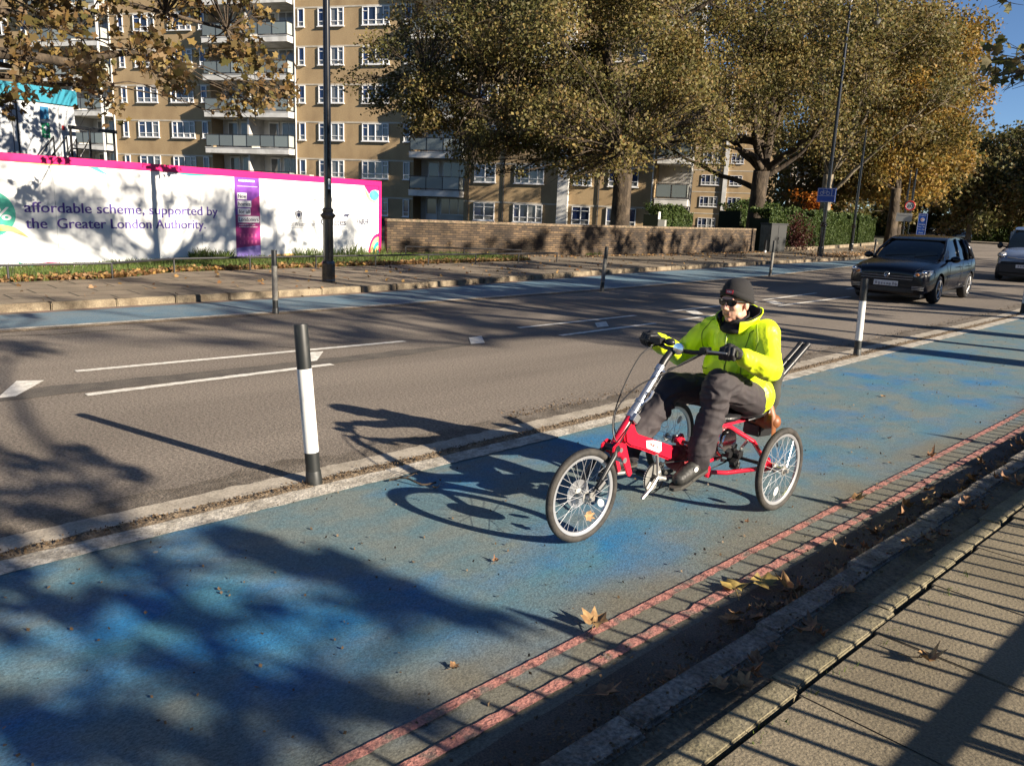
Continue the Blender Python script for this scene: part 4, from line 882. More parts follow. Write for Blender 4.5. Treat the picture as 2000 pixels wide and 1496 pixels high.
# low stone edging of the hedge bed
hb = empty("low_edging_wall", (-21.6, 38.6, 0), 0, "low pale stone edging along the foot of the hedge", "kerb wall"); m = MB()
for (x0, y0), (x1, y1) in (((-21.4, 38.4), (-22.3, 45)), ((-22.3, 45), (-24.7, 55)), ((-24.7, 55), (-27.6, 66))):
    m.box(((x0+x1)/2+21.6, (y0+y1)/2-38.6, 0.16), (math.hypot(x1-x0, y1-y0)-0.01, 0.22, 0.28), Matrix.Rotation(math.atan2(y1-y0, x1-x0), 3, 'Z'))
m.build("stone", kerbstone, hb)

# ---- grass verge, weeds, leaf litter (nobody could count them)
def verge_pts(n, seed, z=0.0):
    rnd = random.Random(seed); out = []
    while len(out) < n:
        y = rnd.uniform(-1, 19.5) if rnd.random() < 0.9 else rnd.uniform(15, 24); xg = pl(XG, y); xh = HO.x-0.2761*(y-3.6) if y < 14.9 else pl([(a[1], a[0]) for a in WP], y)
        out.append((xg+(xh-xg)*rnd.random()**0.9, y))
    return out
def blades(name, P, h, wd, mat, seed, z=0.1):
    rnd = random.Random(seed); vs = []; fs = []
    for x, y in P:
        a = rnd.uniform(0, 2*pi); H = h*rnd.uniform(0.5, 1.3)*(1.0+0.5*noise.noise(Vector((x, y*0.8, 0)))); l = rnd.uniform(0.1, 0.5)*H; b = rnd.uniform(0, 2*pi); k = len(vs)
        dx, dy = cos(a)*wd, sin(a)*wd; vs += [(x-dx, y-dy, z), (x+dx, y+dy, z), (x+cos(b)*l*0.4+dx*0.5, y+sin(b)*l*0.4+dy*0.5, z+H*0.6), (x+cos(b)*l, y+sin(b)*l, z+H)]; fs.append((k, k+1, k+2, k+3))
    me = bpy.data.meshes.new(name); me.from_pydata(vs, [], fs); me.materials.append(mat); o = bpy.data.objects.new(name, me); C.objects.link(o); o["kind"] = "stuff"; return o
gm = leafmat("grass blades", [(0.07, 0.115, 0.022), (0.11, 0.16, 0.03), (0.05, 0.085, 0.018), (0.16, 0.17, 0.06)], 0.3)
g = blades("grass", verge_pts(26000, 1), 0.11, 0.008, gm, 2); tag(g, "short green grass on the verge in front of the hoarding", "grass")
wy = [(HO.x-0.2761*(y-3.6)+random.Random(int(y*999)).uniform(0.05, 0.35), y) for y in [random.Random(i).uniform(11.2, 15.2) if i % 2 else random.Random(i).uniform(8.1, 9.3)-0.2 for i in range(900)]]
g = blades("weeds", wy, 0.28, 0.008, gm, 5); tag(g, "tall weeds at the foot of the hoarding", "weeds")
lit = leafmat("fallen leaves", [(0.20, 0.10, 0.04), (0.28, 0.17, 0.08), (0.13, 0.06, 0.025), (0.33, 0.20, 0.06), (0.20, 0.12, 0.06)], 0.15)
rl = random.Random(8); P = []
for _ in range(5200):   # drift against the knee rail
    y = rl.uniform(-2, 19); x = pl(XG, y)-abs(rl.gauss(0, 0.35)); P.append((x, y, 0.125+rl.uniform(0, 0.05)))
for _ in range(520): y = rl.uniform(-2, 42); P.append((pl(XK, y)-rl.uniform(-0.15, 4.0)**1.0, y, 0.128))
for _ in range(1500): y = rl.uniform(36, 60); P.append((pl(XK, y)-abs(rl.gauss(0, 1.2)), y, 0.13))
for _ in range(700): y = rl.uniform(15, 37); P.append((pl([(a[1], a[0]) for a in WP], y)+0.3+abs(rl.gauss(0, 0.5)), y, 0.13))
P = [(x, y, 0.012 if x > pl(XK, y) else z) for x, y, z in P]
o = leaf_cloud("leaf_litter", P, 0.085, lit, None, 12, 'maple', flatness=2.5); tag(o, "brown fallen leaves drifted along the verge and far pavement", "fallen leaves", kind='stuff')
# crumbs of leaf in the strip between the two white lines
P = []
for _ in range(4200):
    y = -1+28*rl.random()**1.7; P.append((-4.20+dn(y)+rl.gauss(0, 0.028), y, 0.015+rl.random()*0.012))
for _ in range(1500):
    y = 4.5+22*rl.random()**1.5; P.append((-4.58+dn(y)-abs(rl.gauss(0, 0.12)), y, 0.012))
for _ in range(1100): y = -1+16*rl.random()**1.5; P.append((rl.uniform(-4.0, -1.6)+dn(y), y, 0.012))
for _ in range(3800): y = 1+13*rl.random()**1.3; P.append((-1.44+dn(y)-abs(rl.gauss(0, 0.08)), y, 0.014+rl.random()*0.012))
for _ in range(900): y = 1+10*rl.random()**1.3; P.append((-1.27+dn(y)+rl.gauss(0, 0.03), y, 0.124))
o = leaf_cloud("leaf_crumbs", P, 0.016, leafmat("leaf crumbs", [(0.06, 0.04, 0.022), (0.13, 0.085, 0.045), (0.09, 0.06, 0.035), (0.18, 0.13, 0.08)], 0.1), None, 13, 'kite', flatness=2); tag(o, "dry leaf crumbs and twig bits collected between the two white lane lines", "leaf debris", kind='stuff')
sp = [(rl.uniform(-1.055, -1.035), y) for y in [rl.uniform(1, 9) for _ in range(40)]]
sp = [(x+rl.gauss(0, 0.012), y+rl.gauss(0, 0.02)) for x, y in sp for _ in range(9)]
g = blades("joint_grass", sp, 0.035, 0.003, gm, 6, 0.10); tag(g, "small grass tufts in the pavement joint", "grass")
# ================================================================== TRICYCLE (local x forward, y to the rider's left, z up)
TO = Vector((-2.60, 4.36, 0.008)); TR = radians(-90.5)
rubber = pbr("tyre rubber", (0.022, 0.020, 0.018), 0.75, col2=(0.045, 0.040, 0.034), sc=20, bump=(160, 0.002))
alu = pbr("silver alloy", (0.62, 0.63, 0.65), 0.28, metal=0.85); alu_dull = pbr("brushed alloy", (0.50, 0.49, 0.46), 0.4, metal=0.8)
rimm = pbr("rim", (0.50, 0.51, 0.53), 0.3, metal=0.6); spokem = pbr("spoke steel", (0.75, 0.75, 0.75), 0.3, metal=0.5)
redp = pbr("red frame paint", (0.52, 0.012, 0.035), 0.25, spec=0.6, coat=0.6); redd = pbr("dark red fabric", (0.22, 0.008, 0.012), 0.6, bump=(40, 0.006))
blk = pbr("black plastic", (0.012, 0.012, 0.013), 0.42); blks = pbr("black vinyl", (0.016, 0.016, 0.018), 0.38, bump=(30, 0.002))
chrome = pbr("chrome", (0.75, 0.75, 0.76), 0.12, metal=1.0); greyf = pbr("grey mesh fabric", (0.055, 0.055, 0.046), 0.85, col2=(0.035, 0.035, 0.03), sc=8, bump=(150, 0.002))
tan_l = pbr("tan leather", (0.28, 0.105, 0.035), 0.5, col2=(0.20, 0.07, 0.025), sc=15)
stickm = pbr("white sticker", (0.80, 0.80, 0.78), 0.5)
tk = empty("tricycle", TO, TR, "red semi-recumbent tricycle with silver-rimmed wheels ridden along the blue lane", "tricycle")

def wheel(name, c, parent, steer=0.0, brake=False, refl_a=None):
    rnd = random.Random(int(c[0]*100+c[1]*77)); R1, rt = 0.235, 0.0205
    h = MB(); h.lathe([(0.006, -0.055), (0.012, -0.055), (0.014, -0.034), (0.030, -0.032), (0.030, -0.026), (0.015, -0.022), (0.015, 0.022), (0.030, 0.026), (0.030, 0.032), (0.014, 0.034), (0.012, 0.055), (0.006, 0.055)], R=Matrix.Rotation(pi/2, 3, 'X'), n=18)
    w_ = h.build(name, alu_dull, parent, smooth=True); w_.location = c; w_.rotation_euler = (0, 0, steer)
    t = MB(); t.torus((0, 0, 0), R1, rt, N=72, n=12, ry=0.020); t.build("tyre", rubber, w_, smooth='all')
    r = MB(); prof = [(0.219, -0.0105), (0.219, 0.0105), (0.208, 0.0112), (0.200, 0.006), (0.199, -0.006), (0.208, -0.0112)]
    N = 72; vs = []; fs = []
    for i in range(N):
        a = 2*pi*i/N
        for q, y in prof: vs.append((q*cos(a), y, q*sin(a)))
    for i in range(N):
        for k in range(6): fs.append((i*6+k, i*6+(k+1) % 6, ((i+1) % N)*6+(k+1) % 6, ((i+1) % N)*6+k))
    r.add(vs, fs); r.build("rim", rimm, w_, smooth=True)
    s = MB(); n = 32
    for i in range(n):
        a = 2*pi*(i+0.5)/n; side = 1 if i % 2 else -1; tw = (0.62 if (i//2) % 2 else -0.62)
        s.tube([(0.028*cos(a+tw), side*0.029, 0.028*sin(a+tw)), (0.200*cos(a), side*0.002, 0.200*sin(a))], 0.0011, 4, cap=False)
    s.build("spokes", spokem, w_)
    if brake:
        d = MB(); d.lathe([(0.030, 0.034), (0.078, 0.034), (0.078, 0.037), (0.030, 0.037)], R=Matrix.Rotation(pi/2, 3, 'X'), n=24); d.build("brake_disc", alu, w_, smooth=True)
    if refl_a is not None:
        q = MB(); a = refl_a; q.ell((0.135*cos(a), 0.02, 0.135*sin(a)), (0.030, 0.006, 0.020), Matrix.Rotation(-a-0.3, 3, 'Y')); q.build("reflector", stickm, w_, smooth='all')
    v = MB(); a = 1.2; v.tube([(0.192*cos(a), 0, 0.192*sin(a)), (0.160*cos(a), 0, 0.160*sin(a))], 0.004, 6); v.build("valve", blk, w_)
    return w_
wheel("front_wheel", (1.335, 0, 0.257), tk, radians(-3), True, 3.6)
wheel("rear_wheel", (0.03, 0.40, 0.257), tk, 0, False, -1.15)
wheel("rear_wheel", (0.03, -0.40, 0.257), tk, 0, False, 2.0)

# fork: two black blades from a crown above the front tyre, steering column leaning back to the bars
m = MB(); 
for s in (-1, 1): m.tube([(1.335, s*0.052, 0.257), (1.24, s*0.054, 0.36), (1.155, s*0.05, 0.455), (1.13, s*0.03, 0.485)], [0.010, 0.013, 0.016, 0.016], 10)
m.tube([(1.13, -0.05, 0.487), (1.13, 0.05, 0.487)], 0.02, 10); m.build("fork", blk, tk, smooth=True)
m = MB()
for s in (-1, 1): m.box((1.325, s*0.058, 0.265), (0.04, 0.008, 0.05)); m.tube([(1.335, s*0.05, 0.257), (1.335, s*0.072, 0.257)], 0.010, 8)
m.build("dropout", alu_dull, tk, bevel=0.002)
m = MB(); m.tube([(1.29, 0.062, 0.30), (1.25, 0.066, 0.335)], 0.018, 8); m.build("brake_caliper", blk, tk, smooth=True)
m = MB(); m.tube([(1.125, 0, 0.475), (0.985, 0, 0.625)], 0.026, 16); m.build("head_tube", redp, tk, smooth=True)
# red swing plates either side of the crown
for s in (-1, 1):
    m = MB(); m.prism([(1.165, 0.500), (1.12, 0.525), (1.055, 0.500), (0.985, 0.325), (1.0, 0.305), (1.025, 0.315), (1.09, 0.435), (1.165, 0.470)], s*0.040-0.006, s*0.040+0.006); m.build("side_plate", redp, tk, bevel=0.004)
m = MB(); m.tube([(1.06, -0.045, 0.41), (1.06, 0.047, 0.41)], 0.016, 12); m.tube([(1.10, -0.045, 0.475), (1.10, 0.049, 0.475)], 0.013, 12); m.build("pivot_bolt", alu, tk, smooth=True)
m = MB(); m.tube([(0.985, 0, 0.625), (0.955, 0, 0.657)], 0.031, 16); m.box((0.98, 0.03, 0.63), (0.05, 0.035, 0.045), Matrix.Rotation(0.8, 3, 'Y')); m.build("head_clamp", alu, tk, bevel=0.004, smooth=True)
m = MB(); m.tube([(0.955, 0, 0.657), (0.915, 0, 0.70)], [0.030, 0.024], 14); m.tube([(0.915, 0, 0.70), (0.905, 0, 0.712)], 0.030, 14); m.tube([(0.905, 0, 0.712), (0.745, 0, 0.885)], [0.0225, 0.0195], 14)
m.tube([(0.93, 0.02, 0.69), (0.885, 0.05, 0.74), (0.865, 0.05, 0.77)], [0.009, 0.008, 0.010], 8); m.tube([(0.765, 0, 0.865), (0.745, 0, 0.888)], 0.0265, 14); m.tube([(0.76, 0.0, 0.87), (0.76, 0.045, 0.865)], 0.007, 8)
m.build("stem", alu, tk, smooth=True)
m = MB(); m.tube([(0.748, 0, 0.880), (0.72, 0, 0.915), (0.675, 0, 0.955), (0.62, 0, 0.968), (0.60, 0, 0.966)], [0.021, 0.022, 0.021, 0.019, 0.021], 12); m.build("stem_riser", blk, tk, smooth=True)
hb = [(0.505, -0.315, 0.985), (0.54, -0.19, 0.975), (0.59, -0.09, 0.967), (0.60, 0, 0.966), (0.59, 0.09, 0.967), (0.54, 0.19, 0.975), (0.505, 0.315, 0.985)]
m = MB(); m.tube(hb, 0.0125, 10); m.build("handlebar", blk, tk, smooth=True)
for s in (-1, 1):
    m = MB(); m.tube([(0.530, s*0.225, 0.977), (0.503, s*0.325, 0.986)], 0.017, 10); m.build("grip", blks, tk, smooth=True)
    m = MB(); m.tube([(0.555, s*0.165, 0.972), (0.575, s*0.175, 0.985), (0.585, s*0.21, 0.99), (0.57, s*0.30, 0.992)], [0.010, 0.008, 0.006, 0.005], 8); m.build("brake_lever", alu_dull if s > 0 else blk, tk, smooth=True)
    m = MB(); m.box((0.565, s*0.155, 0.985), (0.05, 0.045, 0.035)); m.tube([(0.56, s*0.14, 0.97), (0.54, s*0.18, 1.0)], 0.014, 8); m.build("shifter", blk, tk, bevel=0.006, smooth=True)
m = MB(); m.lathe([(0.002, -0.022), (0.020, -0.02), (0.031, -0.005), (0.034, 0.010), (0.033, 0.014), (0.002, 0.018)], c=(0.648, 0.045, 0.985), R=Matrix.Rotation(pi/2-0.1, 3, 'Y')); m.build("headlamp", chrome, tk, smooth=True)
m = MB(); m.ell((0.575, -0.075, 1.0), (0.03, 0.035, 0.022)); m.box((0.60, -0.145, 1.005), (0.055, 0.075, 0.03)); m.build("bar_display", blk, tk, smooth=True)
cabs = [[(0.57, -0.16, 0.975), (0.72, -0.16, 0.93), (0.92, -0.10, 0.80), (1.085, -0.03, 0.66), (1.13, 0.01, 0.56), (1.10, 0.03, 0.50), (1.04, 0.03, 0.46)],
        [(0.57, 0.16, 0.975), (0.66, 0.11, 0.93), (0.80, 0.06, 0.86), (0.93, 0.0, 0.80), (1.05, -0.03, 0.70), (1.095, -0.02, 0.60), (1.07, 0.0, 0.52)],
        [(0.57, 0.15, 0.965), (0.67, 0.08, 0.90), (0.74, 0.04, 0.87), (0.84, 0.035, 0.77), (0.95, 0.04, 0.68), (1.02, 0.03, 0.60), (1.18, 0.055, 0.45), (1.29, 0.065, 0.32)]]
def smooth_pts(P, n=6):
    P = [Vector(p) for p in P]; out = []
    for i in range(len(P)-1):
        p0 = P[max(i-1, 0)]; p1 = P[i]; p2 = P[i+1]; p3 = P[min(i+2, len(P)-1)]
        for k in range(n):
            t = k/n; out.append(0.5*((2*p1)+(-p0+p2)*t+(2*p0-5*p1+4*p2-p3)*t*t+(-p0+3*p1-3*p2+p3)*t**3))
    return out+[P[-1]]
for c_ in cabs: m = MB(); m.tube(smooth_pts(c_), 0.0038, 6); m.build("cable", blk, tk, smooth=True)
# main beam with sticker, dark red folding joint cover
m = MB(); q = [(1.055, 0.565), (1.04, 0.50), (0.995, 0.470), (0.90, 0.437), (0.62, 0.322), (0.585, 0.335), (0.570, 0.395), (0.94, 0.535), (0.985, 0.62), (1.01, 0.60)]
m.prism(q, -0.030, 0.030); m.build("main_beam", redp, tk, bevel=0.010, smooth=True)
stp = [(0.865, 0.485), (0.855, 0.440), (0.74, 0.392), (0.715, 0.400), (0.722, 0.452), (0.80, 0.476)]
m = MB(); m.add([(x, 0.0306, z) for x, z in stp], [tuple(range(len(stp)))]); bst = m.build("frame_sticker", stickm, tk, fix=False)
ux = Vector((-0.93, 0, -0.37)); uz = Vector((-0.37, 0, 0.93))
Mx = Matrix((( -0.93, 0.37*0.9, 0, 0.845), (0, 0, 1, 0.0312), (-0.37, 0.9, 0, 0.440), (0, 0, 0, 1)))
text("frame_lettering", "TRICE", redd, tk, Mx, 0.005, 0.115, 0.022, 0.022, 0.001)
text("frame_lettering", "CYCLE WORKS", redd, tk, Mx, 0.01, 0.11, 0.006, 0.008)
m = MB(); m.cap((0.56, 0, 0.35), 0.05, (0.42, 0, 0.33), 0.045); m.cap((0.56, 0, 0.30), 0.045, (0.50, 0, 0.26), 0.035); m.cap((0.44, 0, 0.33), 0.04, (0.47, 0, 0.24), 0.03)
fuse(m, "joint_cover", redd, tk, 0.008, 4, lambda p, n: 0.004*noise.noise(p*45))
m = MB(); m.tube([(0.46, 0.046, 0.36), (0.45, 0.05, 0.30)], 0.015, 8); m.build("joint_clamp", redp, tk, smooth=True)
# cranks, chainring, chain, pedals
bbx, bbz = 0.80, 0.262
m = MB(); R90 = Matrix.Rotation(pi/2, 3, 'X'); m.lathe([(0.065, -0.002), (0.078, -0.002), (0.078, 0.002), (0.065, 0.002)], c=(bbx, 0.045, bbz), R=R90, n=40)
for k in range(5): a = k*2*pi/5+0.3; m.tube([(bbx, 0.045, bbz), (bbx+0.07*cos(a), 0.045, bbz+0.07*sin(a))], 0.006, 6)
for k in range(38): a = k*2*pi/38; m.box((bbx+0.081*cos(a), 0.045, bbz+0.081*sin(a)), (0.006, 0.003, 0.006), Matrix.Rotation(-a, 3, 'Y'))
m.build("chainring", alu_dull, tk, smooth=True)
m = MB(); m.torus((bbx, 0.058, bbz), 0.088, 0.004, N=40, n=6); m.build("chain_guard", blk, tk, smooth=True)
m = MB(); m.tube([(bbx, -0.06, bbz), (bbx, 0.075, bbz)], 0.02, 12); m.tube([(bbx, 0.0, bbz), (0.66, 0, 0.30)], 0.018, 10); m.build("bottom_bracket", blk, tk, smooth=True)
for s in (-1, 1):
    ang = 0.1 if s < 0 else pi+0.1; L = 0.155; ex, ez = bbx+L*cos(ang), bbz+L*sin(ang)-0.0
    m = MB(); m.tube([(bbx, s*0.078, bbz), ((bbx+ex)/2, s*0.085, (bbz+ez)/2), (ex, s*0.092, ez)], [0.016, 0.012, 0.012], 10); m.build("crank", alu_dull, tk, smooth=True)
    m = MB(); m.tube([(ex, s*0.092, ez), (ex, s*0.19, ez)], 0.008, 8); m.box((ex, s*0.145, ez), (0.085, 0.085, 0.022)); m.build("pedal", blk, tk, bevel=0.004)
# polished foot stirrup arms hanging under the beam
m = MB(); m.tube([(0.80, 0.062, 0.40), (0.795, 0.07, 0.33), (0.80, 0.078, 0.275)], 0.010, 8, flat=0.6); m.tube([(0.80, 0.078, 0.275), (0.86, 0.08, 0.22), (0.93, 0.08, 0.175)], 0.011, 8, flat=0.6); m.tube([(0.80, 0.078, 0.272), (0.72, 0.09, 0.245)], 0.014, 8); m.build("crank_spider", alu_dull, tk, smooth=True)
m = MB(); m.tube([(0.80, 0.045, 0.34), (0.45, 0.045, 0.30), (0.05, 0.05, 0.26)], 0.004, 5); m.tube([(0.80, 0.045, 0.182), (0.40, 0.045, 0.18), (0.05, 0.05, 0.215)], 0.004, 5); m.build("chain", metal_dark, tk)
# rear frame
m = MB(); m.tube([(0.45, 0, 0.32), (0.34, 0.0, 0.24), (0.05, 0.0, 0.235)], 0.02, 12)
for s in (-1, 1):
    m.tube([(0.36, s*0.02, 0.235), (0.33, s*0.10, 0.215), (0.22, s*0.16, 0.205), (0.04, s*0.29, 0.235)], 0.014, 10)
    m.tube([(0.20, s*0.03, 0.475), (0.05, s*0.05, 0.44), (-0.13, s*0.12, 0.33), (-0.03, s*0.26, 0.27)], [0.017, 0.017, 0.016, 0.014], 10)
m.tube([(0.36, 0, 0.25), (0.17, 0, 0.475), (-0.12, 0, 0.475)], 0.016, 10)
m.build("rear_frame", redp, tk, smooth=True)
m = MB(); m.tube([(0.03, -0.40, 0.257), (0.03, 0.40, 0.257)], 0.011, 10); m.build("rear_axle", metal_dark, tk, smooth=True)
for s in (-1, 1):
    m = MB(); m.box((0.04, s*0.315, 0.262), (0.075, 0.03, 0.075), Matrix.Rotation(0.5, 3, 'Y')); m.tube([(0.03, s*0.30, 0.257), (0.03, s*0.36, 0.257)], 0.026, 14); m.build("axle_bracket", redp, tk, bevel=0.006, smooth=True)
m = MB(); m.tube([(0.345, 0.10, 0.215), (0.345, 0.125, 0.215)], 0.028, 14); m.box((0.35, 0.11, 0.225), (0.06, 0.02, 0.05), Matrix.Rotation(0.4, 3, 'Y')); m.build("frame_lug", redp, tk, bevel=0.004, smooth=True)
# hub motor with silver cover, derailleur cluster
m = MB(); m.lathe([(0.01, -0.05), (0.075, -0.05), (0.088, -0.03), (0.088, 0.03), (0.075, 0.05), (0.01, 0.055)], c=(0.10, 0.04, 0.36), R=R90, n=28); m.build("hub_motor", chrome, tk, smooth=True)
m = MB(); m.torus((0.10, 0.04, 0.36), 0.094, 0.011, N=36, n=8, ry=0.02); m.build("motor_ring", pbr("dark red ring", (0.14, 0.01, 0.012), 0.35), tk, smooth='all')
m = MB(); rr = random.Random(3)
for k in range(26):
    a = rr.uniform(0, 2*pi); q = rr.uniform(0.0, 0.075); m.box((0.04+q*cos(a)*1.2, 0.10+rr.uniform(-0.04, 0.03), 0.265+q*sin(a)), (rr.uniform(0.015, 0.05), rr.uniform(0.01, 0.04), rr.uniform(0.015, 0.05)), Matrix.Rotation(rr.uniform(0, 3), 3, 'Y'))
m.tube([(0.02, 0.10, 0.30), (0.03, 0.12, 0.20)], 0.012, 8); m.build("derailleur", blk, tk, bevel=0.002)
m = MB(); m.lathe([(0.008, -0.012), (0.046, -0.010), (0.05, 0), (0.046, 0.010), (0.008, 0.016)], c=(0.03, 0.08, 0.257), R=R90, n=20); m.build("cassette", metal_dark, tk, smooth=True)
m = MB(); m.box((-0.02, 0.12, 0.33), (0.09, 0.01, 0.02), Matrix.Rotation(0.5, 3, 'Y')); m.box((0.26, 0.075, 0.335), (0.055, 0.015, 0.10), Matrix.Rotation(0.2, 3, 'Y')); m.build("brake_bracket", alu_dull, tk, bevel=0.002)
# saddle, backrest, battery
m = MB(); m.ell((0.09, 0, 0.515), (0.14, 0.125, 0.042)); m.ell((-0.13, 0.0, 0.52), (0.15, 0.175, 0.045)); fuse(m, "saddle", blks, tk, 0.009, 4)
m = MB(); m.box((0.03, 0, 0.475), (0.30, 0.10, 0.02)); m.tube([(0.18, 0.05, 0.465), (-0.12, 0.06, 0.465)], 0.011, 8); m.tube([(0.18, -0.05, 0.465), (-0.12, -0.06, 0.465)], 0.011, 8); m.build("saddle_rail", redp, tk, bevel=0.003, smooth=True)
m = MB(); m.cap((-0.31, -0.11, 0.58), 0.05, (-0.37, -0.10, 0.76), 0.045); m.cap((-0.31, 0.11, 0.58), 0.05, (-0.37, 0.10, 0.76), 0.045); m.box((-0.34, 0, 0.67), (0.09, 0.26, 0.26), Matrix.Rotation(-0.33, 3, 'Y')); m.cap((-0.30, -0.10, 0.53), 0.05, (-0.30, 0.10, 0.53), 0.05)
fuse(m, "backrest", greyf, tk, 0.011, 6, lambda p, n: 0.008*noise.noise(p*14))
m = MB()
for s in (-1, 1): m.tube([(-0.10, s*0.08, 0.47), (-0.26, s*0.13, 0.50), (-0.32, s*0.12, 0.62), (-0.36, s*0.12, 0.80)], 0.011, 8)
m.build("backrest_frame", metal_dark, tk, smooth=True)
m = MB(); m.box((-0.31, 0.04, 0.375), (0.17, 0.13, 0.085), Matrix.Rotation(-0.08, 3, 'Y')); m.build("battery", blk, tk, bevel=0.012, smooth=True)
m = MB(); m.tube([(-0.25, -0.10, 0.42), (-0.25, 0.12, 0.42)], 0.012, 8); m.tube([(-0.20, 0.06, 0.46), (-0.30, 0.06, 0.40)], 0.012, 8); m.build("carrier", metal_dark, tk, smooth=True)
# leather pouch hanging behind the saddle; carrying tubes behind the backrest
bg_ = empty("leather_pouch", TO+Vector((0.10, 0.26, 0.40)), TR, "tan leather pouch with straps hanging behind the tricycle saddle", "pouch")
m = MB(); m.cap((0, -0.06, 0.06), 0.05, (0, 0.07, 0.055), 0.05); m.ell((-0.01, 0, 0.04), (0.045, 0.09, 0.05)); fuse(m, "pouch_body", tan_l, bg_, 0.008, 3)
m = MB(); m.tube([(0.02, 0.055, 0.16), (0.035, 0.09, 0.10), (0.03, 0.095, 0.03), (0.01, 0.09, -0.06)], 0.017, 8, flat=0.25); m.tube([(0.02, 0.02, 0.16), (0.05, 0.045, 0.10), (0.05, 0.045, 0.05)], 0.014, 8, flat=0.25); m.build("strap", tan_l, bg_, smooth=True)
for i, (a, b, lab) in enumerate((((-0.36, 0.10, 0.68), (-0.66, 0.125, 0.89), "black walking pole tucked behind the rider's back, the thicker one nearer the camera"), ((-0.36, 0.058, 0.690), (-0.65, 0.083, 0.893), "slimmer black walking pole tucked behind the rider, just beyond its pair"))):
    e = empty("walking_pole", TO+Vector((0.03, 0.3, 0.66)), TR, lab, "pole", "two black poles behind the rider"); of = Vector((-0.30, 0.03, 0.655)); a = Vector(a)-of; b = Vector(b)-of; r_ = 0.021-0.003*i
    m = MB(); m.tube([a, b], r_, 12); m.build("shaft", pbr("satin black tube", (0.02, 0.02, 0.022), 0.3, coat=0.3), e, smooth=True); m = MB(); d = (b-a).normalized(); m.tube([b, b+d*0.03], [r_*1.08, r_*1.02], 12); m.build("end_cap", blks, e, smooth=True)
    m = MB(); c_ = a.lerp(b, 0.55); m.tube([c_, c_+d*0.010], r_*1.10, 12); m.build("collar_ring", metal_dark, e, smooth=True)
# ================================================================== RIDER (same local frame as the tricycle)
pe = empty("person", TO+Vector((0, 0, 0)), TR, "rider in a hi-vis yellow jacket, black beanie, sunglasses and dark trousers on the red tricycle", "person")
skin = pbr("skin", (0.62, 0.36, 0.26), 0.5, col2=(0.55, 0.27, 0.20), sc=14, bump=(90, 0.001)); skin.node_tree.nodes["Principled BSDF"].inputs["Subsurface Weight"].default_value = 0.08
hiv = pbr("hi-vis yellow", (0.78, 0.93, 0.022), 0.42, col2=(0.68, 0.90, 0.015), sc=6, bump=(18, 0.006)); trs = pbr("dark trousers", (0.042, 0.034, 0.036), 0.8, col2=(0.030, 0.025, 0.028), sc=10, bump=(120, 0.001))
knit = pbr("black knit", (0.014, 0.013, 0.014), 0.9, bump=(220, 0.003)); glove_m = pbr("black glove", (0.012, 0.012, 0.013), 0.6, bump=(120, 0.001)); gloss = pbr("sunglass lens", (0.006, 0.006, 0.008), 0.05, spec=0.8)
shoe_m = pbr("black shoe", (0.014, 0.014, 0.013), 0.55, col2=(0.028, 0.028, 0.025), sc=20); sole_m = pbr("grey sole", (0.05, 0.048, 0.042), 0.8); lipm = pbr("lips", (0.42, 0.16, 0.13), 0.5); whitish = pbr("reflective grey", (0.55, 0.55, 0.52), 0.4)

HC = Vector((0.045, 0.0, 1.212)); HR = Matrix.Rotation(radians(-3), 3, 'Z') @ Matrix.Rotation(radians(3), 3, 'Y')
def H(x, y, z): return HC + HR @ Vector((x, y, z))
# joints
shL, shR = Vector((-0.03, 0.175, 1.045)), Vector((-0.02, -0.175, 1.04)); elL, elR = Vector((0.095, 0.305, 0.845)), Vector((0.095, -0.335, 0.84)); wrL, wrR = Vector((0.395, 0.295, 0.955)), Vector((0.385, -0.290, 0.950))
hipL, hipR = Vector((-0.09, 0.10, 0.615)), Vector((-0.09, -0.10, 0.615)); knL, knR = Vector((0.405, 0.155, 0.775)), Vector((0.42, -0.16, 0.705)); anL, anR = Vector((0.515, 0.15, 0.375)), Vector((0.79, -0.145, 0.385))
# body: one continuous skin - head, neck, trunk, arms and legs
b = MB()
b.ell(H(-0.012, 0, 0.032), (0.096, 0.077, 0.096), HR, 20, 14); b.ell(H(0.025, 0, -0.03), (0.068, 0.062, 0.080), HR, 20, 14); b.ell(H(0.034, 0, -0.072), (0.048, 0.048, 0.036), HR); b.ell(H(0.064, 0, -0.096), (0.020, 0.022, 0.017), HR)
b.cap(H(0.086, 0, 0.010), 0.0085, H(0.108, 0, -0.028), 0.0115); b.ell(H(0.099, 0.012, -0.033), (0.011, 0.008, 0.008), HR); b.ell(H(0.099, -0.012, -0.033), (0.011, 0.008, 0.008), HR)
b.cap(H(0.078, -0.032, 0.030), 0.012, H(0.078, 0.032, 0.030), 0.012)
for s in (-1, 1): b.ell(H(0.056, s*0.036, -0.022), (0.030, 0.024, 0.026), HR); b.ell(H(-0.005, s*0.076, -0.012), (0.020, 0.010, 0.031), HR); b.ell(H(0.02, s*0.048, -0.068), (0.034, 0.016, 0.024), HR); b.ell(H(0.082, s*0.032, 0.008), (0.011, 0.013, 0.009), HR)
b.cap(H(0.083, -0.016, -0.058), 0.0085, H(0.083, 0.016, -0.058), 0.0085); b.cap(H(0.081, -0.014, -0.069), 0.008, H(0.081, 0.014, -0.069), 0.008)
b.cap(H(-0.02, 0, -0.06), 0.055, (-0.005, 0, 1.05), 0.06)
b.cap((-0.03, 0, 1.03), 0.07, (-0.07, 0, 0.70), 0.12); b.cap((-0.09, -0.07, 0.62), 0.10, (-0.09, 0.07, 0.62), 0.10); b.cap(shL, 0.055, shR, 0.055)
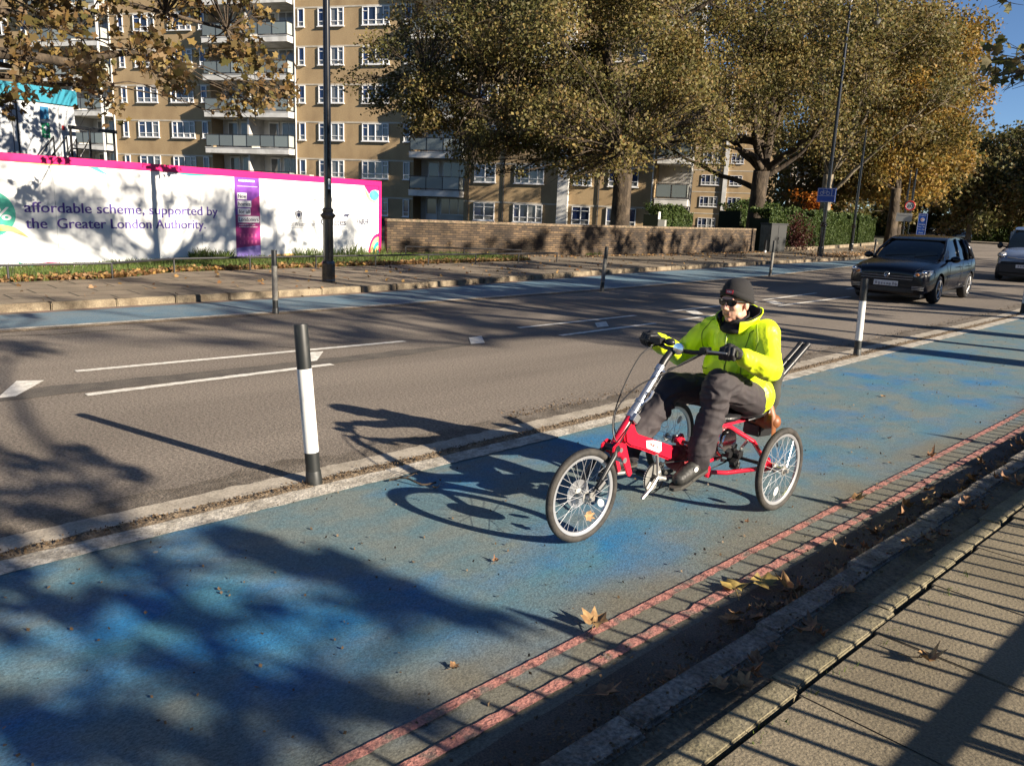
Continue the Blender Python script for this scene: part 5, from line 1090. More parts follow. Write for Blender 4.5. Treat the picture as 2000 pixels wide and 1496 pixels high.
for sh, el, wr, kn, an, hp, s in ((shL, elL, wrL, knL, anL, hipL, 1), (shR, elR, wrR, knR, anR, hipR, -1)):
    b.cap(sh, 0.05, el, 0.038); b.cap(el, 0.038, wr, 0.026); b.cap(hp, 0.08, kn, 0.052); b.cap(kn, 0.052, an, 0.036)
body = fuse(b, "body", skin, pe, 0.0042, 5)
# lips and stubbled jaw are colour on the same surface
body.data.materials.append(lipm)
for p in body.data.polygons:
    q = HR.transposed() @ (p.center-HC)
    if q.x > 0.078 and abs(q.y) < 0.024-abs(q.z+0.063)*0.6 and abs(q.z+0.063) < 0.0085: p.material_index = 1

def fold(p, n, a1, s1, a2, s2, st=(1, 1, 1)):
    q = Vector((p.x*st[0], p.y*st[1], p.z*st[2])); w1 = noise.noise(q*s1+Vector((7, 3, 1)))
    r = 1-abs(noise.noise(q*s2+Vector((w1*1.5, 2, w1)))*2); return a1*w1 + a2*(r-0.55)
# jacket
j = MB()
j.ell((-0.035, 0, 0.93), (0.145, 0.195, 0.17)); j.ell((-0.055, 0, 0.76), (0.160, 0.20, 0.18)); j.cap((-0.11, -0.09, 0.64), 0.128, (-0.11, 0.095, 0.635), 0.132); j.cap((-0.17, -0.07, 0.62), 0.105, (-0.17, 0.09, 0.615), 0.110)
j.cap(shL+Vector((0, -0.02, -0.01)), 0.082, shR+Vector((0, 0.02, -0.01)), 0.082); j.cap((-0.015, 0.07, 1.08), 0.055, (-0.015, -0.07, 1.08), 0.055)
j.cap((0.02, -0.07, 0.80), 0.12, (0.02, 0.07, 0.80), 0.12)
for sh, el, wr in ((shL, elL, wrL), (shR, elR, wrR)):
    j.cap(sh, 0.078, el, 0.068); j.cap(el, 0.068, wr, 0.054)
jk = fuse(j, "jacket", hiv, pe, 0.0075, 6, lambda p, n: fold(p, n, 0.013, 8, 0.0085, 11, (1, 1, 0.6))*min(1, max(0.15, (p.z-0.62)/0.14)))
# open the neck: collar lining and stand-up collar
def collar(name, mat, r0, r1, z0, z1, th, cx=-0.0, tilt=0.25, gap=None, flare=0.0, wob=0.004):
    m = MB(); N = 44; R = 5; vs = []; fs = []
    a0, a1 = (gap, 2*pi-gap) if gap else (0, 2*pi)
    for layer in (0, 1):
        for k in range(R):
            t = k/(R-1); r = r0+(r1-r0)*t+flare*t*t+(th if layer else 0)
            for i in range(N+1):
                a = a0+(a1-a0)*i/N; w_ = wob*noise.noise(Vector((a*1.5, t*3, layer)))
                x = cx+(r+w_)*1.05*cos(a); y = (r+w_)*cos(0)*sin(a)*1.05; vs.append((x, y, z0+(z1-z0)*t - tilt*(x-cx)+w_*2))
    W = N+1; L = R*W
    for k in range(R-1):
        for i in range(N): fs.append((k*W+i, k*W+i+1, (k+1)*W+i+1, (k+1)*W+i)); fs.append((L+k*W+i, L+(k+1)*W+i, L+(k+1)*W+i+1, L+k*W+i+1))
    for i in range(N): fs.append(((R-1)*W+i, (R-1)*W+i+1, L+(R-1)*W+i+1, L+(R-1)*W+i)); fs.append((i, L+i, L+i+1, i+1))
    m.add(vs, fs); return m.build(name, mat, pe, smooth='all')
collar("neck_gaiter", knit, 0.072, 0.062, 1.06, 1.135, 0.006, cx=0.012, tilt=0.30, wob=0.012)
lining = pbr("black fleece lining", (0.015, 0.014, 0.018), 0.95, bump=(80, 0.004))
collar("collar_lining", lining, 0.085, 0.098, 1.06, 1.145, 0.008, cx=-0.005, tilt=0.32, gap=0.5, flare=0.016, wob=0.008)
c_ = collar("collar", hiv, 0.094, 0.108, 1.05, 1.14, 0.008, cx=-0.005, tilt=0.32, gap=0.62, flare=0.020, wob=0.008)
m = MB(); m.ell((0.045, 0, 1.065), (0.075, 0.085, 0.035), Matrix.Rotation(0.45, 3, 'Y')); m.build("scarf", knit, pe, smooth='all')
# cuffs, zip, reflective piping
for wr, el in ((wrL, elL), (wrR, elR)):
    d = (wr-el).normalized(); m = MB(); m.tube([wr-d*0.035, wr-d*0.01, wr+d*0.018], [0.056, 0.053, 0.047], 16); m.build("cuff", hiv, pe, smooth=True)
def on_jacket(pts, off=0.002):
    from mathutils.bvhtree import BVHTree
    bv = BVHTree.FromPolygons([v.co for v in jk.data.vertices], [tuple(p.vertices) for p in jk.data.polygons]); out = []
    for p in pts:
        h = bv.find_nearest(Vector(p)); out.append(h[0]+h[1]*off)
    return out
m = MB(); m.tube(on_jacket(smooth_pts([(0.12, 0.0, 1.04), (0.14, 0.01, 0.95), (0.14, 0.02, 0.85), (0.15, 0.03, 0.75), (0.12, 0.03, 0.68)], 5)), 0.0035, 6); m.build("zip", pbr("dark zip", (0.10, 0.16, 0.01), 0.5), pe)
m = MB(); m.tube(on_jacket(smooth_pts([(0.10, 0.13, 1.07), (0.11, 0.13, 0.98), (0.12, 0.13, 0.86), (0.13, 0.13, 0.74), (0.08, 0.16, 0.66)], 5), 0.001), 0.003, 6); m.build("seam", pbr("jacket seam", (0.20, 0.30, 0.01), 0.6), pe)
m = MB(); m.tube(on_jacket(smooth_pts([(0.15, 0.075, 0.955), (0.15, 0.10, 0.955), (0.15, 0.115, 0.94), (0.15, 0.10, 0.925), (0.15, 0.08, 0.935), (0.15, 0.085, 0.95)], 4), 0.002), 0.002, 5); m.build("chest_print", pbr("print", (0.15, 0.25, 0.01), 0.6), pe)
for s_ in (-1, 1):
    m = MB(); m.tube(on_jacket(smooth_pts([(0.03, 0.15*s_, 1.10), (0.08, 0.19*s_, 1.02), (0.06, 0.20*s_, 0.93), (0.0, 0.20*s_, 0.88)], 5), 0.001), 0.0028, 5); m.build("armhole_seam", pbr("jacket seam", (0.25, 0.34, 0.01), 0.6), pe)
    m = MB(); m.tube(on_jacket(smooth_pts([(0.13, 0.10*s_, 0.80), (0.13, 0.15*s_, 0.79), (0.10, 0.19*s_, 0.79)], 5), 0.002), 0.004, 5); m.build("pocket_flap", pbr("jacket seam", (0.25, 0.34, 0.01), 0.6), pe)
# trousers
t = MB(); t.cap((-0.10, -0.08, 0.60), 0.115, (-0.10, 0.08, 0.60), 0.115)
for hp, kn, an, k in ((hipL, knL, anL, 0), (hipR, knR, anR, 1)):
    t.cap(hp, 0.115, hp.lerp(kn, 0.55), 0.102); t.cap(hp.lerp(kn, 0.5), 0.103, kn, 0.084); t.cap(kn, 0.084, kn.lerp(an, 0.35)+Vector((-0.03, 0, 0)), 0.084); t.cap(kn.lerp(an, 0.3)+Vector((-0.03, 0, 0)), 0.084, an+Vector((-0.018, 0, 0.03)), 0.076); t.cap(an+Vector((-0.014, 0, 0.05)), 0.076, an+Vector((-0.004, 0, -0.018)), 0.070)
for an in (anL, anR):
    q = MB(); q.cap(an+Vector((-0.01, 0, 0.08)), 0.045, an+Vector((0.0, 0, -0.03)), 0.044); fuse(q, "sock", knit, pe, 0.008, 2)
fuse(t, "trousers", trs, pe, 0.0075, 5, lambda p, n: fold(p, n, 0.010, 8, 0.014, 12, (0.8, 0.8, 1.3))*min(1, max(0.1, (p.x+0.02)/0.2)))
# shoes
for an, s, heel, toe in ((anL, 1, Vector((0.475, 0.145, 0.315)), Vector((0.725, 0.150, 0.262))), (anR, -1, Vector((0.76, -0.145, 0.325)), Vector((1.00, -0.150, 0.315)))):
    m = MB(); m.cap(heel+Vector((0.01, 0, 0.005)), 0.041, heel.lerp(toe, 0.5), 0.045); m.cap(heel.lerp(toe, 0.5)+Vector((0, 0, -0.003)), 0.047, toe+Vector((-0.03, 0, -0.004)), 0.041); m.cap(heel+Vector((0.02, 0, 0.01)), 0.046, an+Vector((0.0, 0, -0.005)), 0.050); m.cap(heel.lerp(toe, 0.25)+Vector((0, 0, 0.02)), 0.035, heel.lerp(toe, 0.6)+Vector((0, 0, 0.008)), 0.033)
    sh_ = fuse(m, "shoe", shoe_m, pe, 0.006, 4, lambda p, n: 0.002*noise.noise(p*60))
    d = (toe-heel); a = math.atan2(-d.z, d.x); L = d.length+0.06; o_ = MB(); prof = [(-0.5, 0.026), (-0.42, 0.036), (-0.1, 0.034), (0.2, 0.043), (0.38, 0.038), (0.5, 0.014)]
    top = [(x*L, y, 0) for x, y in prof]+[(x*L, -y, 0) for x, y in reversed(prof)]; n_ = len(top)
    c0 = heel.lerp(toe, 0.5)+Vector((0, 0, -0.036)); RR = Matrix.Rotation(a, 3, 'Y')
    o_.add([c0+RR @ Vector(p) for p in top]+[c0+RR @ (Vector(p)-Vector((0, 0, 0.020))) for p in top], [tuple(range(n_)), tuple(range(2*n_-1, n_-1, -1))]+[(i, (i+1) % n_, (i+1) % n_+n_, i+n_) for i in range(n_)]); o_.build("sole", sole_m, sh_, bevel=0.003)
    l = MB()
    for k in range(4): p = heel.lerp(toe, 0.38+0.09*k)+Vector((0, 0, 0.050-0.010*k)); l.tube([p+Vector((0, -0.024, -0.006)), p+Vector((0, 0, 0.004)), p+Vector((0, 0.024, -0.006))], 0.0035, 6)
    l.build("laces", blk if s < 0 else pbr("grey laces", (0.12, 0.12, 0.11), 0.8), sh_)
    if s > 0: l = MB(); l.ell(heel.lerp(toe, 0.47)+Vector((0, 0.043, 0.016)), (0.020, 0.006, 0.015)); l.build("shoe_badge", stickm, sh_, smooth='all')
# gloves: palm, four fingers curled round the grip, thumb beneath
def glove(wr, s, g0, g1):
    g0 = Vector(g0); g1 = Vector(g1); ax = (g1-g0).normalized(); m = MB(); gc = g0.lerp(g1, 0.5)
    up = Vector((0, 0, 1)); fwd = ax.cross(up); fwd = -fwd if fwd.x < 0 else fwd; fwd.normalize(); up = fwd.cross(ax); up = -up if up.z < 0 else up
    R = 0.017
    k0 = gc - fwd*0.020 + up*0.026
    m.cap(wr, 0.036, k0+ax*0.0, 0.032)
    for i, (off, L, r) in enumerate(((-0.034, 1.0, 0.0115), (-0.011, 1.08, 0.012), (0.012, 1.0, 0.0115), (0.033, 0.85, 0.0100))):
        c = gc+ax*off*(-s if s > 0 else 1); p0 = c-fwd*0.022+up*0.026; p1 = c+fwd*0.016*L+up*0.029; p2 = c+fwd*0.033*L-up*0.002; p3 = c+fwd*0.020*L-up*0.026; p4 = c-fwd*0.002-up*0.028
        m.cap(wr.lerp(p0, 0.55), 0.020, p0, r*1.45, 10); m.cap(p0, r*1.4, p1, r*1.2, 10); m.cap(p1, r*1.2, p2, r*1.08, 10); m.cap(p2, r*1.08, p3, r, 10); m.cap(p3, r, p4, r*0.92, 10)
    th = gc-ax*s*0.040*1; m.cap(wr.lerp(k0, 0.55)-up*0.01-ax*s*0.018, 0.018, th-fwd*0.022-up*0.012, 0.014, 10); m.cap(th-fwd*0.022-up*0.012, 0.014, th+fwd*0.014-up*0.022, 0.0115, 10)
    o = fuse(m, "glove", glove_m, pe, 0.0036, 3, lambda p, n: 0.0012*noise.noise(p*70))
    d = (wr-(elL if s > 0 else elR)).normalized(); q = MB(); q.tube([wr-d*0.02, wr+d*0.012, wr+d*0.030], [0.040, 0.041, 0.036], 16); q.build("glove_cuff", glove_m, o, smooth=True)
    return o
glove(wrL, 1, (0.530, 0.225, 0.977), (0.503, 0.325, 0.986)); glove(wrR, -1, (0.530, -0.225, 0.977), (0.503, -0.325, 0.986))
# beanie with red label
m = MB(); N = 40; K = 16; vs = []; fs = []
for k in range(K+1):
    t = k/K
    for i in range(N):
        a = 2*pi*i/N; base = 0.054 - 0.035*(1-cos(a))/2*1.9 - 0.010*abs(sin(a))   # brim: high on the brow, low at the nape
        zt = 0.146; ph = t*pi/2; r = cos(ph)**0.72 if t < 1 else 0; wob = 1+0.020*noise.noise(Vector((cos(a)*2, sin(a)*2, t*4)))
        x = -0.012-0.012*t+(0.106*r*cos(a))*wob; y = 0.093*r*sin(a)*wob; z = base+(zt-base)*sin(ph)**0.9
        vs.append(H(x, y, z))
for k in range(K):
    for i in range(N): fs.append((k*N+i, k*N+(i+1) % N, (k+1)*N+(i+1) % N, (k+1)*N+i))
m.add(vs, fs); bn = m.build("beanie", knit, pe, smooth='all')
m = MB(); vs = []; fs = []
for k, (dr, dz) in enumerate(((0.000, -0.004), (0.006, -0.003), (0.007, 0.016), (0.006, 0.034), (0.0, 0.036))):
    for i in range(N):
        a = 2*pi*i/N; base = 0.054-0.035*(1-cos(a))/2*1.9-0.010*abs(sin(a)); vs.append(H(-0.012+(0.1045+dr)*cos(a), (0.0915+dr)*sin(a), base+dz))
for k in range(4):
    for i in range(N): fs.append((k*N+i, k*N+(i+1) % N, (k+1)*N+(i+1) % N, (k+1)*N+i))
m.add(vs, fs); m.build("beanie_cuff", knit, bn, smooth='all')
redl = pbr("red label", (0.50, 0.012, 0.03), 0.5); am = radians(12); lc = H(-0.012+0.1135*cos(am), 0.1*sin(am), 0.075); nrm = HR @ Vector((cos(am), sin(am), 0.18)).normalized(); sx = Vector((0, 0, 1)).cross(nrm).normalized(); sy = nrm.cross(sx)
LM = Matrix(((sx.x, sy.x, nrm.x, lc.x), (sx.y, sy.y, nrm.y, lc.y), (sx.z, sy.z, nrm.z, lc.z), (0, 0, 0, 1)))
m = MB(); m.box((0, 0, 0), (0.044, 0.024, 0.004)); lb = m.build("label_patch", redl, bn, bevel=0.001); lb.matrix_basis = LM
text("label_lettering", "TORO", stickm, lb, Matrix.Translation((0, 0, 0.0024)), -0.017, 0.017, -0.006, 0.012, 0.0006)
# sunglasses
m = MB()
for s in (-1, 1):
    vs = []; n_ = 8
    out = [(-0.027, 0.010), (-0.020, 0.017), (0.0, 0.019), (0.020, 0.016), (0.028, 0.008), (0.026, -0.006), (0.016, -0.016), (0.0, -0.019), (-0.016, -0.016), (-0.025, -0.005)]
    for y, z in out:
        Y = s*0.034+y*s; vs.append(H(0.1015-Y*Y*5.5, Y, 0.008+z))
    cc = H(0.1045-0.034**2*5.5, s*0.034, 0.008); vs.append(cc); q = len(out); fs = [(i, (i+1) % q, q) for i in range(q)]; m.add(vs, fs)
gl_ = m.build("sunglasses", gloss, pe, smooth='all', fix=False)
m = MB()
for s in (-1, 1):
    pts = [H(0.1015-(s*0.034+y*s)**2*5.5, s*0.034+y*s, 0.008+z) for y, z in [(-0.027, 0.010), (-0.020, 0.017), (0.0, 0.019), (0.020, 0.016), (0.028, 0.008), (0.026, -0.006), (0.016, -0.016), (0.0, -0.019), (-0.016, -0.016), (-0.025, -0.005), (-0.027, 0.010)]]
    m.tube(pts, 0.0022, 6); m.tube([H(0.081, s*0.062, 0.018), H(0.04, s*0.078, 0.014), H(-0.005, s*0.084, 0.004)], [0.0045, 0.0035, 0.003], 6)
m.tube([H(0.100, -0.009, 0.016), H(0.104, 0, 0.018), H(0.100, 0.009, 0.016)], 0.0025, 6); m.build("glasses_frame", blk, gl_)
# ================================================================== VEHICLES
carp = pbr("dark blue-black car paint", (0.003, 0.0035, 0.007), 0.2, spec=0.3, coat=0.22); glass_d = pbr("dark car glass", (0.006, 0.009, 0.009), 0.04, spec=0.7)
silverp = pbr("pale blue van paint", (0.14, 0.18, 0.27), 0.25, spec=0.5, coat=0.8); blkplast = pbr("black bumper plastic", (0.010, 0.010, 0.011), 0.5)
lampg = pbr("headlamp glass", (0.42, 0.40, 0.38), 0.08, metal=0.55, spec=0.8); plate = pbr("number plate", (0.62, 0.62, 0.62), 0.5); smudge = pbr("plate smudge", (0.25, 0.25, 0.27), 0.6); tyre_m = pbr("car tyre", (0.014, 0.013, 0.013), 0.8)
alloy = pbr("alloy wheel", (0.45, 0.44, 0.43), 0.3, metal=0.8); amber = pbr("amber lens", (0.55, 0.20, 0.04), 0.2)

def loft_body(name, st, mat, parent, sub=2, arches=None):
    """st: stations (x, halfwidth, z_bottom, z_belt, z_top); rings run sill to sill over the top"""
    vs = []; fs = []; prof = None
    for x, w_, zb, zl, zt in st:
        h = zl-zb
        ring = [(0, zb), (w_*0.80, zb), (w_*0.955, zb+0.10), (w_*0.995, zb+h*0.42), (w_, zb+h*0.62), (w_*0.975, zl-0.035), (w_*0.90, zl+(zt-zl)*0.55), (w_*0.50, zt-0.008), (0, zt)]
        full = [(y, z) for y, z in ring]+[(-y, z) for y, z in reversed(ring[1:-1])]
        k = len(full); vs += [(x, y, z) for y, z in full]
    n = len(st)
    for i in range(n-1):
        for j in range(k): fs.append((i*k+j, i*k+(j+1) % k, (i+1)*k+(j+1) % k, (i+1)*k+j))
    h_ = len(full)//2
    for e, s in ((0, 1), (n-1, -1)):
        for j in range(h_):   # close the ends with quads
            a, b = e*k+j, e*k+j+1; c, d = e*k+(k-j-1) % k, e*k+(k-j) % k
            f = [a, b, c, d]; f = list(dict.fromkeys(f))
            if len(f) >= 3: fs.append(tuple(f if s > 0 else f[::-1]))
    m = MB(); m.add(vs, fs); o = m.build(name, mat, parent)
    s_ = o.modifiers.new("s", 'SUBSURF'); s_.levels = sub; s_.render_levels = sub; cut = []
    if arches:
        c = MB()
        for ax, ar, w_ in arches:
            for s in (-1, 1): c.tube([(ax, s*(w_-0.26), ar[1]), (ax, s*(w_+0.2), ar[1])], ar[0], 32)
        co = c.build("cutter", mat, parent); bo_ = o.modifiers.new("b", 'BOOLEAN'); bo_.operation = 'DIFFERENCE'; bo_.object = co; bo_.solver = 'EXACT'
        evald(o); bpy.data.objects.remove(co)
    else: evald(o)
    o.data.shade_smooth(); o.data.set_sharp_from_angle(angle=radians(50)); return o

def car_wheel(parent, x, y, r, side, hub=alloy):
    w_ = MB(); w_.lathe([(0.04, 0), (r*0.60, -0.01), (r*0.66, 0.01), (r*0.66, -0.10), (0.05, -0.10)], R=Matrix.Rotation(-side*pi/2, 3, 'X'), n=28)
    o = w_.build("wheel", metal_dark, parent, smooth=True); o.location = (x, y, r)
    t = MB(); t.torus((0, -side*0.095, 0), r*0.83, r*0.17, N=40, n=12, ry=0.105); t.build("tyre", tyre_m, o, smooth='all')
    a = MB(); a.torus((0, side*0.004, 0), r*0.645, 0.012, N=40, n=8)
    for k in range(5):
        q = 2*pi*k/5+0.3
        for dq in (-0.14, 0.14): a.tube([(0.03*cos(q), side*0.012, 0.03*sin(q)), (r*0.64*cos(q+dq), side*0.004, r*0.64*sin(q+dq))], [0.026, 0.014], 6, flat=0.6)
    a.ell((0, side*0.015, 0), (0.05, 0.015, 0.05)); a.build("rim", hub, o, smooth=True); return o

def greenhouse(name, st, mat, parent, sub=2):
    """st: (x, half width at bottom, z bottom, half width at top, z top)"""
    vs = []; fs = []
    for x, wb, zb, wt, zt in st:
        full = [(0, zb), (wb, zb), (wb+(wt-wb)*0.45, zb+(zt-zb)*0.5), (wt+0.01, zt-0.03*(zt-zb)/0.45), (wt*0.78, zt), (0, zt+0.005), (-wt*0.78, zt), (-wt-0.01, zt-0.03*(zt-zb)/0.45), (-(wb+(wt-wb)*0.45), zb+(zt-zb)*0.5), (-wb, zb)]
        k = len(full); vs += [(x, y, z) for y, z in full]
    n = len(st)
    for i in range(n-1):
        for j in range(k): fs.append((i*k+j, i*k+(j+1) % k, (i+1)*k+(j+1) % k, (i+1)*k+j))
    fs += [tuple(range(k)), tuple((n-1)*k+j for j in range(k-1, -1, -1))]
    m = MB(); m.add(vs, fs); o = m.build(name, mat, parent, smooth=True); return o

def hatchback(name, loc, rz, label, paint):
    c = empty(name, loc, rz, label, "car")
    st = [(0.875, 0.60, 0.28, 0.60, 0.66), (0.87, 0.74, 0.21, 0.67, 0.735), (0.80, 0.825, 0.18, 0.715, 0.80), (0.60, 0.872, 0.18, 0.755, 0.865), (0.25, 0.89, 0.18, 0.81, 0.93), (-0.15, 0.894, 0.18, 0.86, 0.98), (-0.50, 0.89, 0.18, 0.89, 1.01), (-0.9, 0.89, 0.19, 0.90, 1.00), (-1.6, 0.892, 0.19, 0.91, 1.0), (-2.3, 0.892, 0.19, 0.93, 1.0), (-2.9, 0.885, 0.22, 0.96, 1.02), (-3.20, 0.85, 0.26, 0.96, 1.04), (-3.31, 0.76, 0.30, 0.90, 0.99), (-3.325, 0.65, 0.36, 0.85, 0.93)]
    bd = loft_body("body", st, paint, c, 2, arches=[(0, (0.365, 0.33), 0.89), (-2.575, (0.365, 0.33), 0.89)])
    from mathutils.bvhtree import BVHTree
    bv = BVHTree.FromPolygons([v.co for v in bd.data.vertices], [tuple(p.vertices) for p in bd.data.polygons])
    def snap(p, off): h = bv.find_nearest(Vector(p)); n_ = h[1]; n_ = n_ if n_.dot(h[0]-Vector((-0.5, 0, 0.5))) > 0 else -n_; return h[0]+n_*off
    def seam(name, pts, r=0.005, mat=dark_in): m = MB(); m.tube([snap(p, 0.0) for p in smooth_pts(pts, 6)], r, 5); return m.build(name, mat, c)
    g = greenhouse("windows", [(-0.36, 0.70, 0.95, 0.66, 0.965), (-0.62, 0.775, 0.94, 0.66, 1.13), (-1.05, 0.79, 0.93, 0.60, 1.385), (-1.25, 0.79, 0.93, 0.585, 1.44), (-1.8, 0.79, 0.93, 0.58, 1.472), (-2.5, 0.775, 0.95, 0.57, 1.435), (-2.85, 0.755, 0.96, 0.545, 1.385), (-3.08, 0.73, 0.98, 0.56, 1.22), (-3.22, 0.71, 0.99, 0.66, 1.06)], glass_d, c)
    r = greenhouse("roof", [(-1.03, 0.50, 1.380, 0.585, 1.396), (-1.12, 0.605, 1.375, 0.60, 1.425), (-1.28, 0.612, 1.39, 0.597, 1.458), (-1.8, 0.608, 1.41, 0.590, 1.492), (-2.5, 0.596, 1.40, 0.58, 1.462), (-2.9, 0.57, 1.355, 0.555, 1.410), (-3.06, 0.53, 1.32, 0.51, 1.350)], paint, c)
    for s in (-1, 1):
        m = MB()
        m.tube([(-0.34, s*0.715, 0.965), (-0.62, s*0.722, 1.135), (-1.05, s*0.618, 1.385), (-1.3, s*0.60, 1.43)], [0.035, 0.030, 0.028, 0.028], 8)
        m.tube([(-1.66, s*0.795, 0.94), (-1.72, s*0.70, 1.20), (-1.78, s*0.602, 1.43)], 0.030, 8)
        m.tube([(-2.42, s*0.800, 0.94), (-2.50, s*0.71, 1.18), (-2.42, s*0.590, 1.43)], 0.035, 8); m.tube([(-2.98, s*0.745, 0.96), (-2.90, s*0.672, 1.18), (-2.74, s*0.578, 1.385)], [0.085, 0.08, 0.05], 10); m.tube([(-3.14, s*0.712, 0.98), (-3.05, s*0.648, 1.18), (-2.90, s*0.558, 1.355)], [0.07, 0.065, 0.045], 10)
        m.build("pillar", paint, c, smooth='all')
    m = MB(); m.add([snap((0.9, y, z), 0.007) for z in (0.535, 0.575, 0.615) for y in [-0.56+0.08*i for i in range(15)]], [(r*15+i, r*15+i+1, (r+1)*15+i+1, (r+1)*15+i) for r in range(2) for i in range(14)]); m.build("grille", blkplast, c); m = MB(); m.add([snap((0.9, y, z), 0.006) for z in (0.26, 0.30, 0.35) for y in [-0.60+0.08*i for i in range(16)]], [(r*16+i, r*16+i+1, (r+1)*16+i+1, (r+1)*16+i) for r in range(2) for i in range(15)]); m.build("lower_intake", blkplast, c)
    m = MB()
    for z in (0.545, 0.605): m.tube([snap((0.9, -0.55+0.1*i, z), 0.010) for i in range(12)], 0.0045, 5)
    m.build("grille_trim", alu_dull, c)
    m = MB(); m.torus((0, 0, 0), 0.056, 0.005, 'x', 28, 6)
    for a_, b_ in (((-0.030, 0.045), (-0.004, 0.004)), ((-0.004, 0.004), (0.0, 0.012)), ((0.030, 0.045), (0.004, 0.004)), ((0.004, 0.004), (0, 0.012)), ((-0.050, 0.022), (-0.024, -0.045)), ((-0.024, -0.045), (0, -0.004)), ((0.050, 0.022), (0.024, -0.045)), ((0.024, -0.045), (0, -0.004))): m.tube([(0, a_[0], a_[1]), (0, b_[0], b_[1])], 0.0045, 5)
    o = m.build("emblem", chrome, c); o.location = (0.892, 0, 0.625)
    m = MB(); m.box((0.890, 0, 0.44), (0.012, 0.52, 0.112)); o = m.build("number_plate", plate, c); q = MB(); rr = random.Random(5)
    for k in range(8): q.box((0.897, -0.21+0.06*k+0.01*rr.random(), 0.43+0.008*rr.uniform(-1, 1)), (0.003, 0.028+0.02*rr.random(), 0.045+0.02*rr.random()), Matrix.Rotation(rr.uniform(-0.5, 0.5), 3, 'X'))
    q.build("blurred_characters", smudge, o)
    for s in (-1, 1):
        P = [(0.88, 0.56, 0.625), (0.87, 0.575, 0.70), (0.76, 0.72, 0.765), (0.58, 0.86, 0.80), (0.46, 0.89, 0.785), (0.56, 0.885, 0.70), (0.72, 0.84, 0.64), (0.85, 0.72, 0.605)]
        cen = Vector((0.78, 0.76, 0.70)); n_ = len(P); rings = [[snap((cen.lerp(Vector(q), t)).to_tuple()[0:1]+(cen.lerp(Vector(q), t).y*s, cen.lerp(Vector(q), t).z), 0.016-0.010*t) for q in P] for t in (0.35, 0.7, 1.0)]
        vs = [snap((cen.x, cen.y*s, cen.z), 0.018)]+[v for r_ in rings for v in r_]; fs = [(0, 1+i, 1+(i+1) % n_) for i in range(n_)]
        for r_ in range(2): fs += [(1+r_*n_+i, 1+r_*n_+(i+1) % n_, 1+(r_+1)*n_+(i+1) % n_, 1+(r_+1)*n_+i) for i in range(n_)]
        m = MB(); m.add(vs, fs); hl = m.build("headlight", lampg, c, smooth='all', fix=False)
        m = MB(); m.ell(snap((0.80, 0.74*s, 0.695), 0.012), (0.05, 0.055, 0.05)); m.build("lamp_reflector", chrome, hl, smooth='all'); m = MB(); m.ell(snap((0.86, 0.63*s, 0.66), 0.012), (0.03, 0.045, 0.032)); m.build("indicator", amber, hl, smooth='all')
        m = MB()
        for z in (0.40, 0.37, 0.34): m.tube([snap((0.88-0.05*t, (0.55+0.05*k)*s, z), 0.006) for k, t in ((0, 0), (1, 0.3), (2, 0.7), (3, 1.2), (4, 1.8))], 0.006, 5)
        m.build("fog_lamp_grille", alu_dull, c)
        seam("bonnet_seam", [(0.86, 0.57*s, 0.72), (0.6, 0.66*s, 0.85), (0.2, 0.72*s, 0.92), (-0.3, 0.76*s, 0.98)]); seam("wing_seam", [(0.45, 0.89*s, 0.60), (0.42, 0.89*s, 0.70), (0.45, 0.89*s, 0.78)])
        m = MB(); m.ell((-0.66, s*0.965, 0.985), (0.075, 0.11, 0.075)); m.tube([(-0.68, s*0.76, 0.94), (-0.67, s*0.95, 0.97)], 0.03, 8); m.build("wing_mirror", paint, c, smooth='all')
        m = MB()
        for x in (-0.62, -1.68, -2.45): m.tube([(x, s*0.894, 0.90 if x > -2 else 0.93), (x+0.01, s*0.905, 0.65), (x+(0.02 if x > -2 else 0.16), s*0.898, 0.34 if x > -2 else 0.62)], 0.0045, 4)
        m.tube([(-0.62, s*0.893, 0.32), (-2.2, s*0.893, 0.32)], 0.0045, 4); m.build("door_gap", dark_in, c)
        m = MB(); m.tube([(-0.45, s*0.897, 0.60), (-2.2, s*0.902, 0.66), (-2.9, s*0.885, 0.70)], 0.008, 5); m.build("door_moulding", paint, c)
        for x in (-1.42, -2.25): m = MB(); m.tube([(x-0.09, s*0.895, 0.80), (x-0.05, s*0.925, 0.805), (x+0.05, s*0.925, 0.805), (x+0.09, s*0.895, 0.80)], 0.011, 6); m.build("door_handle", paint, c, smooth='all')
    seam("bumper_seam", [(0.88, -0.56, 0.50), (0.885, 0, 0.50), (0.88, 0.56, 0.50)])
    m = MB(); m.tube([(-0.40, -0.5, 1.0), (-0.50, 0.15, 1.06)], 0.006, 5); m.tube([(-0.40, 0.15, 1.0), (-0.52, 0.62, 1.07)], 0.006, 5); m.build("wiper", blk, c)
    m = MB(); m.box((-0.70, 0.49, 1.155), (0.005, 0.075, 0.095), Matrix.Rotation(-0.95, 3, 'Y')); m.box((-0.605, 0.515, 1.095), (0.005, 0.10, 0.055), Matrix.Rotation(-0.95, 3, 'Y')); m.build("windscreen_sticker", stickm, c)
    for s in (-1, 1):
        for x in (0, -2.575): car_wheel(c, x, s*0.875, 0.325, s)
    m = MB(); m.bb((-3.0, -0.70, 0.16), (0.7, 0.70, 0.23)); m.build("underbody", blkplast, c)
    return c
def off_heading(y): return math.atan2(pl(XW, y+2)-pl(XW, y-2), 4)   # positive = street bends right
car = hatchback("hatchback", (-7.45, 19.3, 0.006), -pi/2+radians(4.5), "dark blue-black five-door hatchback driving towards the camera beyond the white-banded post", carp)
tag(car, cat="car"); car.scale = (1.0, 1.0, 1.0)

